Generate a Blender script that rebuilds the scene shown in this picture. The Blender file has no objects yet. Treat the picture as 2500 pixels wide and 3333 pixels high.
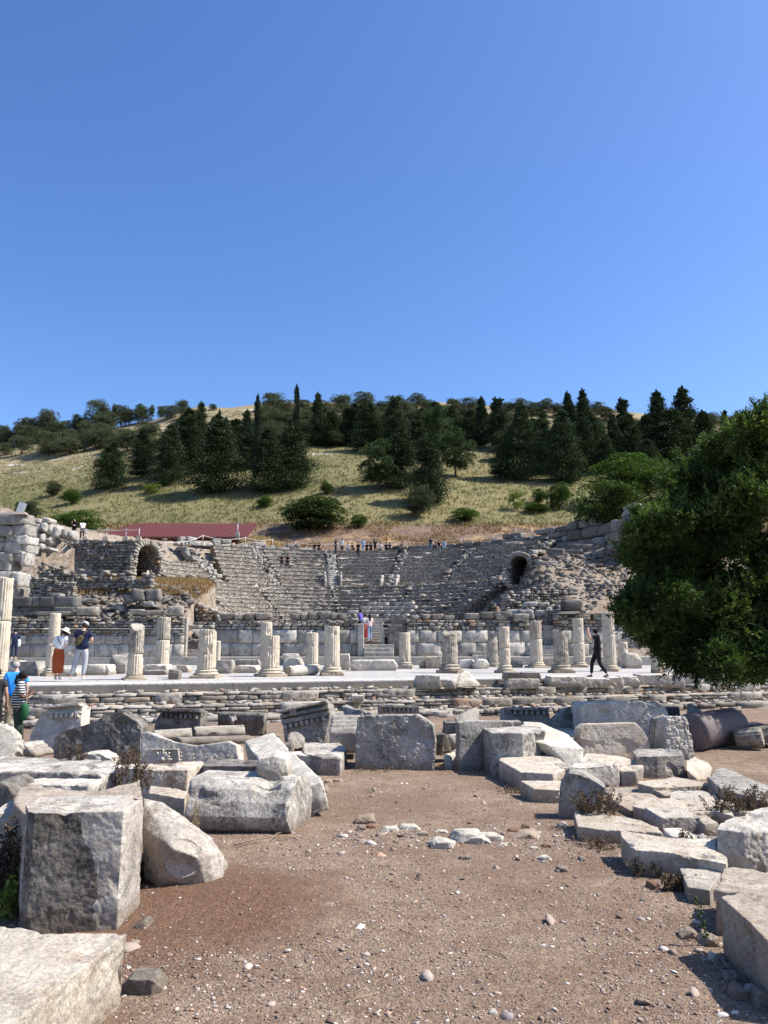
import bpy, bmesh, math, random
import numpy as np
from mathutils import Vector, Matrix
R = math.radians
sc = bpy.context.scene
C = sc.collection
# ---------------- camera, world, sun, exposure ----------------
F = 2500.0; PIT = R(9.73); CAMZ = 1.7            # focal length in photo pixels (2500 x 3333), pitch, eye height
cd = bpy.data.cameras.new("camera"); cam = bpy.data.objects.new("camera", cd); C.objects.link(cam)
cam.location = (0, 0, CAMZ); cam.rotation_euler = (math.pi/2 + PIT, 0, 0)
cd.sensor_fit = 'VERTICAL'; cd.sensor_height = 36.0; cd.lens = 36.0*F/3333.0
cd.clip_start = 0.05; cd.clip_end = 3000
sc.camera = cam
SUN_EL, SUN_AZ = R(50), R(91)                    # azimuth from +Y (view direction) towards +X (right)
w = bpy.data.worlds.new("World"); sc.world = w; w.use_nodes = True
nt = w.node_tree; bg = nt.nodes["Background"]
sky = nt.nodes.new("ShaderNodeTexSky"); sky.sky_type = 'NISHITA'; sky.sun_disc = False
sky.sun_elevation = SUN_EL; sky.sun_rotation = SUN_AZ; sky.altitude = 0
sky.air_density = 1.0; sky.dust_density = 0.9; sky.ozone_density = 4.0
hs = nt.nodes.new("ShaderNodeHueSaturation"); hs.inputs['Saturation'].default_value = 1.19
hs.inputs['Hue'].default_value = 0.509
nt.links.new(sky.outputs[0], hs.inputs['Color']); nt.links.new(hs.outputs[0], bg.inputs[0])
bg.inputs[1].default_value = 0.13
sl = bpy.data.lights.new("sun", 'SUN'); sl.energy = 5.0; sl.angle = R(0.55); sl.color = (1.0, 0.95, 0.87)
so = bpy.data.objects.new("sun", sl); C.objects.link(so); so.location = (40, 10, 60)
sdir = Vector((math.cos(SUN_EL)*math.sin(SUN_AZ), math.cos(SUN_EL)*math.cos(SUN_AZ), math.sin(SUN_EL)))
so.rotation_euler = sdir.to_track_quat('Z', 'Y').to_euler()
sc.view_settings.view_transform = 'Standard'; sc.view_settings.look = 'None'
sc.view_settings.exposure = 0.76; sc.view_settings.gamma = 1.0
sc.render.engine = 'CYCLES'; sc.cycles.max_bounces = 5; sc.cycles.diffuse_bounces = 3
sc.cycles.transparent_max_bounces = 8

# ---------------- measuring the place: a point seen in the photo at a forward distance ----------------
cp, sp = math.cos(PIT), math.sin(PIT)
def ray(px, py):
    a = (px-1250.0)/F; d = (1666.5-py)/F
    return Vector((a, cp-d*sp, sp+d*cp))
def U(px, py, Y):
    r = ray(px, py); return Vector((0, 0, CAMZ)) + r*(Y/r.y)
def HZ(px, py, z):                               # hit of the level z
    r = ray(px, py); return Vector((0, 0, CAMZ)) + r*((z-CAMZ)/r.z)
# ---------------- noise (numpy) ----------------
def _h(ix, iy, iz, s):
    n = (ix*374761393 + iy*668265263 + iz*2147483647 + s*1274126177) & 0xffffffff
    n = ((n ^ (n >> 13))*1274126177) & 0xffffffff
    return ((n ^ (n >> 16)) & 0xffff)/65535.0
def vnoise(P, s=0):
    P = np.asarray(P, dtype=np.float64); I = np.floor(P).astype(np.int64); f = P-I; u = f*f*(3-2*f)
    r = 0
    for dx in (0, 1):
        wx = u[:, 0] if dx else 1-u[:, 0]
        for dy in (0, 1):
            wy = u[:, 1] if dy else 1-u[:, 1]
            for dz in (0, 1):
                wz = u[:, 2] if dz else 1-u[:, 2]
                r = r + _h(I[:, 0]+dx, I[:, 1]+dy, I[:, 2]+dz, s)*wx*wy*wz
    return r*2-1
def fbm(P, oct=4, s=0):
    r = 0; a = 1.0; P = np.asarray(P, dtype=np.float64)
    for k in range(oct):
        r = r + a*vnoise(P*2**k + 17.3*k, s+k); a *= 0.5
    return r/1.8
# ---------------- terrain heights ----------------
CX, CY, AX = -3.3, 59.0, R(6)                    # centre and axis of the theatre's circle
DZ = 7.0                                         # level of the walkway halfway up
def sstep(a, b, x):
    t = np.clip((x-a)/(b-a), 0, 1); return t*t*(3-2*t)
def street_y(x): return 22.0 + 0.30*(x+11.0)     # front edge of the marble street
STZ = 0.5
def ridge_tan(u):                                # elevation tangent of the ridge by direction
    return np.interp(u, [-1.2, -.5, -.41, -.33, -.25, -.16, 0, .2, .35, .5, 1.2], [.24, .262, .275, .295, .315, .320, .318, .318, .305, .30, .28])
def hill(x, y):
    u = x/np.maximum(y, 1.0); Y0 = 90.0; Yr = 212.0
    rt = ridge_tan(u); zr = CAMZ + rt*Yr
    t = np.clip((y-Y0)/(Yr-Y0), 0, 1)
    s = t**1.04
    z = 13.6 + (zr-13.6)*s
    z = z - np.clip(y-Yr, 0, 400)*0.10
    return z
def T(x, y):
    x = np.asarray(x, dtype=float); y = np.asarray(y, dtype=float)
    near = -0.38*np.clip((y-4)/9.0, 0, 1)
    ey = street_y(np.clip(x, -40, 45))
    st = near + (0.32-near)*sstep(0, .5, (y-ey)/2.0-0.2)
    st = st + (0.9-0.32)*sstep(44, 46.5, y)
    # ground rising behind the stage wall, with the masses left and right of the seating
    bowl = st + 10.7*sstep(47.5, 80, y)
    r = np.hypot(x-CX, y-CY); phi = np.degrees(np.arctan2(x-CX, y-CY)+AX)
    seat = np.where(r > 15, DZ + (r-15.6)*0.445/0.75, 2.2 + np.clip((r-7.2)/7.5, 0, 1)*4.9)-0.9
    seat = np.where(r < 6.8, 1.5, seat)
    lf = np.interp(y, [46.6, 47.2, 49, 51, 54, 57, 60, 70, 84], [.9, 3.1, 4.2, 5.1, 5.9, 6.5, 6.7, 8.4, 10.4])
    sh = 4.5*sstep(-19.2, -17.8, x); lf = lf + 2.5*sstep(56.6, 58.2, y-sh)
    rt = np.interp(y, [47.2, 48.5, 52, 56, 60, 64, 70, 84], [1.2, 3.0, 4.6, 6.2, 7.8, 9.3, 11.0, 13.2])
    lf = st+(lf-st)*sstep(-9.3, -13.2, x)*(y > 46.6); rt = st+(rt-st)*sstep(7.0, 12.5, x)*(y > 47.2)
    out = np.maximum(bowl, np.maximum(lf, rt))
    inside = (r < 25.3) & (phi > -93) & (phi < 85)
    b = np.where(inside, seat, out)
    b = np.where((~inside) & (r < 16) & (x > -12.5) & (x < 8.5) & (y > 47.6) & (y < 61), np.minimum(out, 1.4), b)
    h = hill(x, y)
    k = sstep(83, 91, y)
    z = b*(1-k) + h*k
    z = z - 1.5*sstep(-33, -31, x)*sstep(-14.5, -16.5, x)*sstep(80.5, 82.5, y)*sstep(92, 90, y)
    n = fbm(np.stack([x*.07, y*.07, 0*x], -1).reshape(-1, 3), 3, 5).reshape(x.shape)
    z = z + n*sstep(92, 120, y)*1.6
    return z
def ground_detail(x, y):
    P = np.stack([x, y, 0*x], -1)
    path = np.exp(-((P[:, 0]-.2)/1.6)**2)
    d = (fbm(P/.9, 4, 3)*.03+fbm(P/.16, 3, 8)*.010+np.abs(fbm(P/.06, 2, 9))*.006)*(1-.35*path)
    return d+np.exp(-(((x+1.15)/.8)**2+((y-5.7)/.75)**2))*.07
def gz(x, y): return float(T(np.array([x]), np.array([y]))[0])
def hit(px, py, y0=1.5, y1=420, n=1500):         # where the sight line through a photo pixel meets the terrain
    r = ray(px, py); ys = np.linspace(y0, y1, n) if y1 > 60 else np.linspace(y0, y1, 600)
    t = ys/r.y; X = r.x*t; Z = CAMZ + r.z*t; d = Z-T(X, ys)
    k = np.argmax(d < 0)
    if d[k] >= 0: return None
    if k > 0:
        f = d[k-1]/(d[k-1]-d[k]); y = ys[k-1] + f*(ys[k]-ys[k-1])
    else: y = ys[k]
    t = y/r.y; return Vector((r.x*t, y, CAMZ+r.z*t))
def ghit(px, py):
    p = hit(px, py, 1.5, 30)
    return p if p else HZ(px, py, -.38)
# ---------------- tagging ----------------
def tag(o, label=None, cat=None, group=None, kind=None):
    if label: o["label"] = label
    if cat: o["category"] = cat
    if group: o["group"] = group
    o["kind"] = kind or "thing"
    return o
def mesh_obj(name, me, mat=None, parent=None):
    o = bpy.data.objects.new(name, me); C.objects.link(o)
    if mat is not None and not me.materials: me.materials.append(mat)
    if parent: o.parent = parent
    return o
def empty(name, loc, rz=0):
    o = bpy.data.objects.new(name, None); C.objects.link(o); o.location = loc; o.rotation_euler = (0, 0, rz); o.empty_display_size = .2
    return o
def np_mesh(name, V, Fc, mat=None, smooth=False):
    """V (n,3); Fc: (m,k) index array or a list of such arrays"""
    me = bpy.data.meshes.new(name); V = np.asarray(V, dtype=np.float32)
    if not isinstance(Fc, (list, tuple)): Fc = [Fc]
    Fc = [np.asarray(f, dtype=np.int32) for f in Fc if len(f)]
    me.vertices.add(len(V)); me.vertices.foreach_set('co', V.ravel())
    nl = sum(f.size for f in Fc); me.loops.add(nl)
    me.loops.foreach_set('vertex_index', np.concatenate([f.ravel() for f in Fc]))
    tot = np.concatenate([np.full(len(f), f.shape[1], dtype=np.int32) for f in Fc])
    st = np.concatenate([[0], np.cumsum(tot)[:-1]]).astype(np.int32)
    me.polygons.add(len(tot)); me.polygons.foreach_set('loop_start', st); me.polygons.foreach_set('loop_total', tot)
    if smooth: me.polygons.foreach_set('use_smooth', np.ones(len(tot), dtype=bool))
    me.update(calc_edges=True); me.validate()
    if mat is not None: me.materials.append(mat)
    return me
def bm_mesh(bm, name, mat=None, smooth=False):
    me = bpy.data.meshes.new(name); bmesh.ops.recalc_face_normals(bm, faces=bm.faces); bm.to_mesh(me); bm.free()
    if smooth: me.polygons.foreach_set('use_smooth', np.ones(len(me.polygons), dtype=bool))
    if mat is not None: me.materials.append(mat)
    return me
def get_co(me):
    a = np.empty(len(me.vertices)*3, dtype=np.float32); me.vertices.foreach_get('co', a); return a.reshape(-1, 3).astype(float)
def set_co(me, V): me.vertices.foreach_set('co', np.asarray(V, dtype=np.float32).ravel()); me.update()
def get_no(me):
    a = np.empty(len(me.vertices)*3, dtype=np.float32); me.vertices.foreach_get('normal', a); return a.reshape(-1, 3).astype(float)
def grid_faces(nu, nv, off=0, wrap=False):
    i = np.arange(nu if wrap else nu-1)[:, None]; j = np.arange(nv-1)[None, :]
    a = i*nv+j; b = ((i+1) % nu)*nv+j
    return np.stack([a, b, b+1, a+1], -1).reshape(-1, 4)+off
def bake(me, mods):
    """evaluate modifiers on a mesh and give the resulting mesh"""
    o = bpy.data.objects.new("baking", me); C.objects.link(o)
    for ty, kw in mods:
        m = o.modifiers.new(ty, ty)
        for k, v in kw.items(): setattr(m, k, v)
    dg = bpy.context.evaluated_depsgraph_get(); dg.update()
    out = bpy.data.meshes.new_from_object(o.evaluated_get(dg), depsgraph=dg)
    bpy.data.objects.remove(o); bpy.data.meshes.remove(me)
    return out
# ---------------- materials ----------------
def new_mat(name, rough=.9):
    m = bpy.data.materials.new(name); m.use_nodes = True; n = m.node_tree
    b = n.nodes["Principled BSDF"]; b.inputs['Roughness'].default_value = rough
    b.inputs['Specular IOR Level'].default_value = 0.25
    return m, n, b
class N:
    """short-hand for wiring nodes"""
    def __init__(s, nt): s.t = nt
    def _in(s, sock, v):
        if isinstance(v, bpy.types.NodeSocket): s.t.links.new(v, sock)
        else:
            try: sock.default_value = v
            except Exception: sock.default_value = (*v, 1)
    def coord(s, kind='Object', scale=None, rnd=True):
        c = s.t.nodes.new("ShaderNodeTexCoord"); v = c.outputs[kind]
        if rnd:
            oi = s.t.nodes.new("ShaderNodeObjectInfo"); a = s.t.nodes.new("ShaderNodeVectorMath"); a.operation = 'MULTIPLY_ADD'
            cb = s.t.nodes.new("ShaderNodeCombineXYZ")
            for k in range(3): s.t.links.new(oi.outputs['Random'], cb.inputs[k])
            s.t.links.new(cb.outputs[0], a.inputs[0]); a.inputs[1].default_value = (57, 31, 83); s.t.links.new(v, a.inputs[2]); v = a.outputs[0]
        if scale:
            m = s.t.nodes.new("ShaderNodeMapping"); m.inputs['Scale'].default_value = scale; s.t.links.new(v, m.inputs[0]); v = m.outputs[0]
        return v
    def noise(s, v, scale, detail=4, rough=.55, dist=0):
        n = s.t.nodes.new("ShaderNodeTexNoise"); s._in(n.inputs['Vector'], v); n.inputs['Scale'].default_value = scale
        n.inputs['Detail'].default_value = detail; n.inputs['Roughness'].default_value = rough; n.inputs['Distortion'].default_value = dist
        return n.outputs[0]
    def vor(s, v, scale, feat='F1', rnd=1.0):
        n = s.t.nodes.new("ShaderNodeTexVoronoi"); n.feature = feat; s._in(n.inputs['Vector'], v); n.inputs['Scale'].default_value = scale
        n.inputs['Randomness'].default_value = rnd
        return n
    def ramp(s, f, stops, interp='LINEAR'):
        n = s.t.nodes.new("ShaderNodeValToRGB"); s.t.links.new(f, n.inputs[0]); e = n.color_ramp.elements; n.color_ramp.interpolation = interp
        while len(e) < len(stops): e.new(.5)
        for k, (p, c) in enumerate(stops):
            e[k].position = p; e[k].color = (c, c, c, 1) if isinstance(c, (int, float)) else (*c, 1)
        return n.outputs[0]
    def mix(s, f, a, b, mode='MIX'):
        n = s.t.nodes.new("ShaderNodeMix"); n.data_type = 'RGBA'; n.blend_type = mode
        s._in(n.inputs[0], f); s._in(n.inputs[6], a); s._in(n.inputs[7], b); return n.outputs[2]
    def math(s, op, a, b=0.0, clamp=False):
        n = s.t.nodes.new("ShaderNodeMath"); n.operation = op; n.use_clamp = clamp; s._in(n.inputs[0], a); s._in(n.inputs[1], b); return n.outputs[0]
    def bump(s, h, strength, dist, nrm=None):
        n = s.t.nodes.new("ShaderNodeBump"); n.inputs['Strength'].default_value = strength; n.inputs['Distance'].default_value = dist
        s.t.links.new(h, n.inputs['Height'])
        if nrm: s.t.links.new(nrm, n.inputs['Normal'])
        return n.outputs[0]
    def upz(s):
        g = s.t.nodes.new("ShaderNodeNewGeometry"); x = s.t.nodes.new("ShaderNodeSeparateXYZ"); s.t.links.new(g.outputs['Normal'], x.inputs[0]); return x.outputs[2]
    def out(s, b, col, nrm=None, rough=None):
        s.t.links.new(col, b.inputs['Base Color'])
        if nrm: s.t.links.new(nrm, b.inputs['Normal'])
        if rough: s.t.links.new(rough, b.inputs['Roughness'])

def marble(name, light, mid, dark, stain=.5, speck=.3, tone=1.0, scale=1.0, brown=0.35, bump=.5, brown_col=(.30, .22, .15), soil=.62):
    m, nt, b = new_mat(name, .9); n = N(nt); v = n.coord(); w_ = lambda c: (c[0]*1.0, c[1]*.955, c[2]*.87)
    light, mid, dark = w_(light), w_(mid), w_(dark)
    big = n.noise(v, 1.6*scale, 8, .72, .5); med = n.noise(v, 6.5*scale, 10, .74, .4); fine = n.noise(v, 55*scale, 6, .75); grain = n.noise(v, 160*scale, 3, .7)
    c = n.mix(n.ramp(big, [(.43, 0), (.56, 1)]), light, mid)
    c = n.mix(n.ramp(med, [(.49, 0), (.53, .75)]), c, n.mix(.6, light, mid))
    c = n.mix(n.ramp(n.noise(v, 13*scale, 9, .78), [(.54, 0), (.60, .55)]), c, tuple(x*.55 for x in mid))
    # black weathering crust in sharp-edged patches
    pm = n.math('MULTIPLY', n.ramp(n.noise(v, 2.2*scale, 12, .8, .5), [(.545-.10*stain, 0), (.60-.09*stain, 1)]), n.ramp(n.noise(v, 24*scale, 6, .75), [(.40, .15), (.55, 1)]))
    c = n.mix(n.math('MULTIPLY', pm, min(1, .8*stain+.3)), c, dark)
    # pale lichen spots of several sizes
    for sc_, th in ((16, .56), (41, .52)):
        vo = n.vor(v, sc_*scale); sp_ = n.ramp(n.math('ADD', vo.outputs['Distance'], n.math('MULTIPLY', fine, .18)), [(.20, 1), (.27, 0)])
        c = n.mix(n.math('MULTIPLY', n.math('MULTIPLY', sp_, n.ramp(n.noise(v, 3.7*scale, 4, .7), [(th-.05, 0), (th+.05, 1)])), speck), c, tuple(min(.8, x*1.08) for x in light))
    # brown earth lodged in pits
    c = n.mix(n.math('MULTIPLY', n.ramp(n.noise(v, 4.3*scale, 11, .8), [(.51, 0), (.58, 1)]), brown), c, brown_col)
    # soil splashed and dried on the lowest hand's breadth
    oc = n.coord(rnd=False); sz = nt.nodes.new("ShaderNodeSeparateXYZ"); nt.links.new(oc, sz.inputs[0])
    low = n.ramp(n.math('ADD', sz.outputs[2], n.math('MULTIPLY', n.noise(v, 7, 6, .75), -.16)), [(-.02, 1), (.17, 0)]) 
    c = n.mix(n.math('MULTIPLY', low, soil), c, tuple(x*.62 for x in brown_col))
    c = n.mix(.85, c, n.ramp(fine, [(.30, .56), (.60, 1.12)]), 'MULTIPLY')
    c = n.mix(.5, c, n.ramp(grain, [(.30, .55), (.62, 1.15)]), 'MULTIPLY')
    h = n.math('ADD', n.math('MULTIPLY', med, .8), n.math('ADD', n.math('MULTIPLY', fine, .42), n.math('MULTIPLY', grain, .12)))
    n.out(b, c, n.bump(h, min(1, bump*1.7), .035))
    return m
M = {}
M['white'] = marble('white_marble', (.70, .67, .61), (.50, .485, .46), (.13, .125, .12), .25, .5, brown=.3)
M['grey'] = marble('grey_marble', (.47, .455, .43), (.29, .285, .28), (.075, .073, .07), .55, .6, brown=.3)
M['dark'] = marble('dark_weathered_marble', (.30, .29, .28), (.16, .155, .15), (.045, .043, .042), .75, .7, brown=.3)
M['warm'] = marble('warm_limestone', (.66, .61, .54), (.50, .455, .40), (.14, .12, .10), .25, .4, brown=.45, brown_col=(.36, .25, .15))
M['mottled'] = marble('mottled_marble', (.66, .64, .60), (.36, .35, .34), (.065, .062, .06), .6, .4, brown=.3)
M['brown'] = marble('earth_stained_stone', (.53, .47, .41), (.38, .33, .28), (.10, .085, .07), .35, .5, brown=.55, brown_col=(.30, .21, .15))
M['lichen'] = marble('lichen_spotted_marble', (.66, .63, .59), (.44, .41, .38), (.11, .10, .09), .35, .9, brown=.4)
M['chip'] = marble('white_marble_chip', (.72, .69, .63), (.54, .52, .48), (.16, .15, .14), .15, .4, scale=2, brown=.2, soil=.1)
M['shade_crust'] = marble('shaded_lichen_crust', (.36, .34, .31), (.17, .155, .14), (.05, .045, .04), .8, .9, brown=.45)  # lichen tones, deepened to paint in the shade of a front
M['column'] = marble('column_marble', (.66, .61, .53), (.53, .48, .41), (.17, .15, .13), .2, .3, scale=1.6, brown=.45, brown_col=(.42, .32, .21), bump=.35)
M['column_dark'] = marble('stained_column_marble', (.55, .52, .47), (.38, .35, .31), (.07, .065, .06), .6, .3, scale=1.6, brown=.4)
M['slab'] = marble('wall_slab_marble', (.50, .48, .45), (.37, .36, .34), (.13, .12, .11), .3, .2, scale=.8, brown=.3, bump=.25)
M['brick'] = marble('red_brick_fragment', (.42, .20, .12), (.30, .13, .08), (.12, .06, .04), .3, .3, scale=3, brown=.3)
def granite():
    m, nt, b = new_mat('purple_granite', .7); n = N(nt); v = n.coord()
    c = n.mix(n.ramp(n.noise(v, 60, 3, .8), [(.40, 0), (.60, 1)]), (.085, .065, .065), (.185, .150, .145))
    c = n.mix(n.ramp(n.noise(v, 2.5, 5, .7), [(.6, 0), (.75, .6)]), c, (.36, .31, .29))
    n.out(b, c, n.bump(n.noise(v, 30, 4), .3, .01)); return m
M['granite'] = granite()
def rubble(name, s, stones, joint, zs=1.45, jw=.06, bump=.9, dist=.05, extra=0.0):
    """masonry of small rough stones: cells with their own tone and dark joints"""
    m, nt, b = new_mat(name, .95); n = N(nt); v0 = n.coord(rnd=False)
    wob = nt.nodes.new("ShaderNodeVectorMath"); wob.operation = 'MULTIPLY_ADD'
    nn = nt.nodes.new("ShaderNodeTexNoise"); nt.links.new(v0, nn.inputs['Vector']); nn.inputs['Scale'].default_value = 2.2*s/4
    nt.links.new(nn.outputs['Color'], wob.inputs[0]); wob.inputs[1].default_value = (.5/s, .5/s, .9/s); nt.links.new(v0, wob.inputs[2])
    mp = nt.nodes.new("ShaderNodeMapping"); mp.inputs['Scale'].default_value = (1, 1, zs); nt.links.new(wob.outputs[0], mp.inputs[0]); v = mp.outputs[0]
    c1 = n.vor(v, s, 'F1', .85); e = n.vor(v, s, 'DISTANCE_TO_EDGE', .85)
    sep = nt.nodes.new("ShaderNodeSeparateColor"); nt.links.new(c1.outputs['Color'], sep.inputs[0])
    col = n.ramp(sep.outputs[0], stones)
    col = n.mix(.6, col, n.ramp(sep.outputs[1], [(0, .55), (1, 1.25)]), 'MULTIPLY')
    col = n.mix(.8, col, n.ramp(n.noise(v0, s*5, 4, .7), [(.3, .5), (.7, 1.15)]), 'MULTIPLY')
    col = n.mix(n.ramp(n.noise(v0, .35, 5, .65), [(.5, 0), (.72, .45)]), col, (.12, .105, .09))
    jm = n.ramp(e.outputs['Distance'], [(jw*.4, 0), (jw*1.5, 1)])
    col = n.mix(jm, joint, col)
    h = n.math('ADD', n.ramp(e.outputs['Distance'], [(0, 0), (jw*2.6, 1)]), n.math('MULTIPLY', n.noise(v0, s*4, 3), .5))
    n.out(b, col, n.bump(h, bump, dist)); return m
ST = [(0, (.25, .22, .18)), (.25, (.36, .32, .265)), (.55, (.46, .415, .35)), (.8, (.57, .52, .45)), (1, (.38, .30, .23))]
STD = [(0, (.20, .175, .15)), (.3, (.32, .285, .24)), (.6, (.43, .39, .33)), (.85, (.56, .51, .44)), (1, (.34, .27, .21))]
M['rubble'] = rubble('rubble_masonry', 4.4, ST, (.085, .07, .055), zs=1.9, bump=.55)
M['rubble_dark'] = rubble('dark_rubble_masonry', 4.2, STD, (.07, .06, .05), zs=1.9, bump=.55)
M['rubble_fine'] = rubble('small_rubble', 5.5, ST, (.10, .08, .06), zs=1.2)
M['debris'] = rubble('rubble_debris', 3.0, [(0, (.16, .13, .10)), (.4, (.34, .29, .23)), (.7, (.50, .45, .38)), (1, (.30, .22, .16))], (.11, .085, .06), zs=1.0, jw=.10, bump=1, dist=.12)
def flat(name, col, rough=.8, var=.25, s=12, metallic=0):
    m, nt, b = new_mat(name, rough); n = N(nt); v = n.coord()
    c = n.mix(n.noise(v, s, 4), tuple(x*(1-var) for x in col), tuple(min(1, x*(1+var)) for x in col))
    b.inputs['Metallic'].default_value = metallic
    n.out(b, c, n.bump(n.noise(v, s*4, 3), .2, .005)); return m
def leafmat(name, cols, rough=.55, trans=.25):
    m, nt, b = new_mat(name, rough); n = N(nt); v = n.coord(rnd=True)
    at = nt.nodes.new("ShaderNodeAttribute"); at.attribute_name = 'tone'
    c = n.ramp(at.outputs['Fac'], cols)
    oi = nt.nodes.new("ShaderNodeObjectInfo")
    c = n.mix(.55, c, n.ramp(oi.outputs['Random'], [(0, .6), (1, 1.25)]), 'MULTIPLY')
    b.inputs['Specular IOR Level'].default_value = .12
    tr = nt.nodes.new("ShaderNodeBsdfTranslucent"); ms = nt.nodes.new("ShaderNodeMixShader"); ms.inputs[0].default_value = trans
    o = nt.nodes["Material Output"]; nt.links.new(c, b.inputs['Base Color'])
    br = n.mix(1.0, c, (1.3, 1.4, .6), 'MULTIPLY'); nt.links.new(br, tr.inputs[0])
    nt.links.new(b.outputs[0], ms.inputs[1]); nt.links.new(tr.outputs[0], ms.inputs[2]); nt.links.new(ms.outputs[0], o.inputs[0])
    return m
M['conifer'] = leafmat('conifer_needles', [(0, (.016, .028, .014)), (.6, (.038, .058, .025)), (1, (.085, .11, .042))], .7, .1)
M['cypress'] = leafmat('cypress_needles', [(0, (.010, .020, .010)), (.6, (.022, .040, .018)), (1, (.045, .07, .028))], .7, .1)
M['pine'] = leafmat('pine_needles', [(0, (.022, .040, .015)), (.6, (.05, .08, .028)), (1, (.10, .14, .05))], .65, .15)
M['olive'] = leafmat('olive_leaves', [(0, (.035, .045, .025)), (.6, (.085, .10, .055)), (1, (.16, .18, .10))], .7, .15)
M['shrub'] = leafmat('shrub_leaves', [(0, (.022, .038, .012)), (.6, (.055, .085, .022)), (1, (.11, .15, .04))], .6, .2)
M['bright'] = leafmat('bright_leaves', [(0, (.025, .05, .012)), (.6, (.065, .11, .022)), (1, (.13, .19, .04))], .5, .25)
M['bay'] = leafmat('glossy_leaves', [(0, (.020, .036, .010)), (.6, (.052, .084, .022)), (1, (.14, .19, .058))], .58, .30)
M['yellowgreen'] = leafmat('yellow_green_leaves', [(0, (.06, .09, .02)), (.6, (.13, .18, .03)), (1, (.22, .27, .05))], .6, .25)
M['weed'] = leafmat('dry_weed', [(0, (.05, .035, .025)), (.6, (.11, .075, .05)), (1, (.17, .12, .07))], .8, .1)
M['straw'] = leafmat('dry_straw', [(0, (.22, .14, .07)), (.5, (.38, .27, .13)), (1, (.55, .43, .24))], .8, .25)
M['orange_straw'] = leafmat('orange_dry_grass', [(0, (.16, .085, .04)), (.5, (.27, .165, .08)), (1, (.40, .27, .14))], .8, .2)
M['grass'] = leafmat('hill_grass_blades', [(0, (.115, .120, .046)), (.5, (.150, .143, .058)), (1, (.185, .165, .074))], .8, .25)
M['bark'] = flat('bark', (.10, .075, .055), .9, .4, 8)
M['twig'] = flat('dry_twig', (.22, .16, .11), .9, .3, 30)
M['fascia'] = flat('shaded_weathered_board', (.17, .155, .135), .9, .35, 4)  # board colour darkened to hold the shade on the fascia
M['rope'] = flat('white_rope', (.6, .58, .54), .8, .1)
M['post'] = flat('grey_metal_post', (.42, .42, .42), .5, .1, metallic=.3)
M['lampmetal'] = flat('floodlight_housing', (.5, .53, .55), .4, .1, metallic=.5)
M['dirt_dark'] = flat('shed_wall_paint', (.16, .035, .04), .7, .15)
def roofmat():
    m, nt, b = new_mat('red_metal_roofing', .85); n = N(nt); v = n.coord(rnd=False)
    c = n.mix(n.noise(v, 1.2, 5), (.075, .018, .018), (.120, .036, .034)); n.out(b, c); return m
M['roof'] = roofmat()
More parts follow.
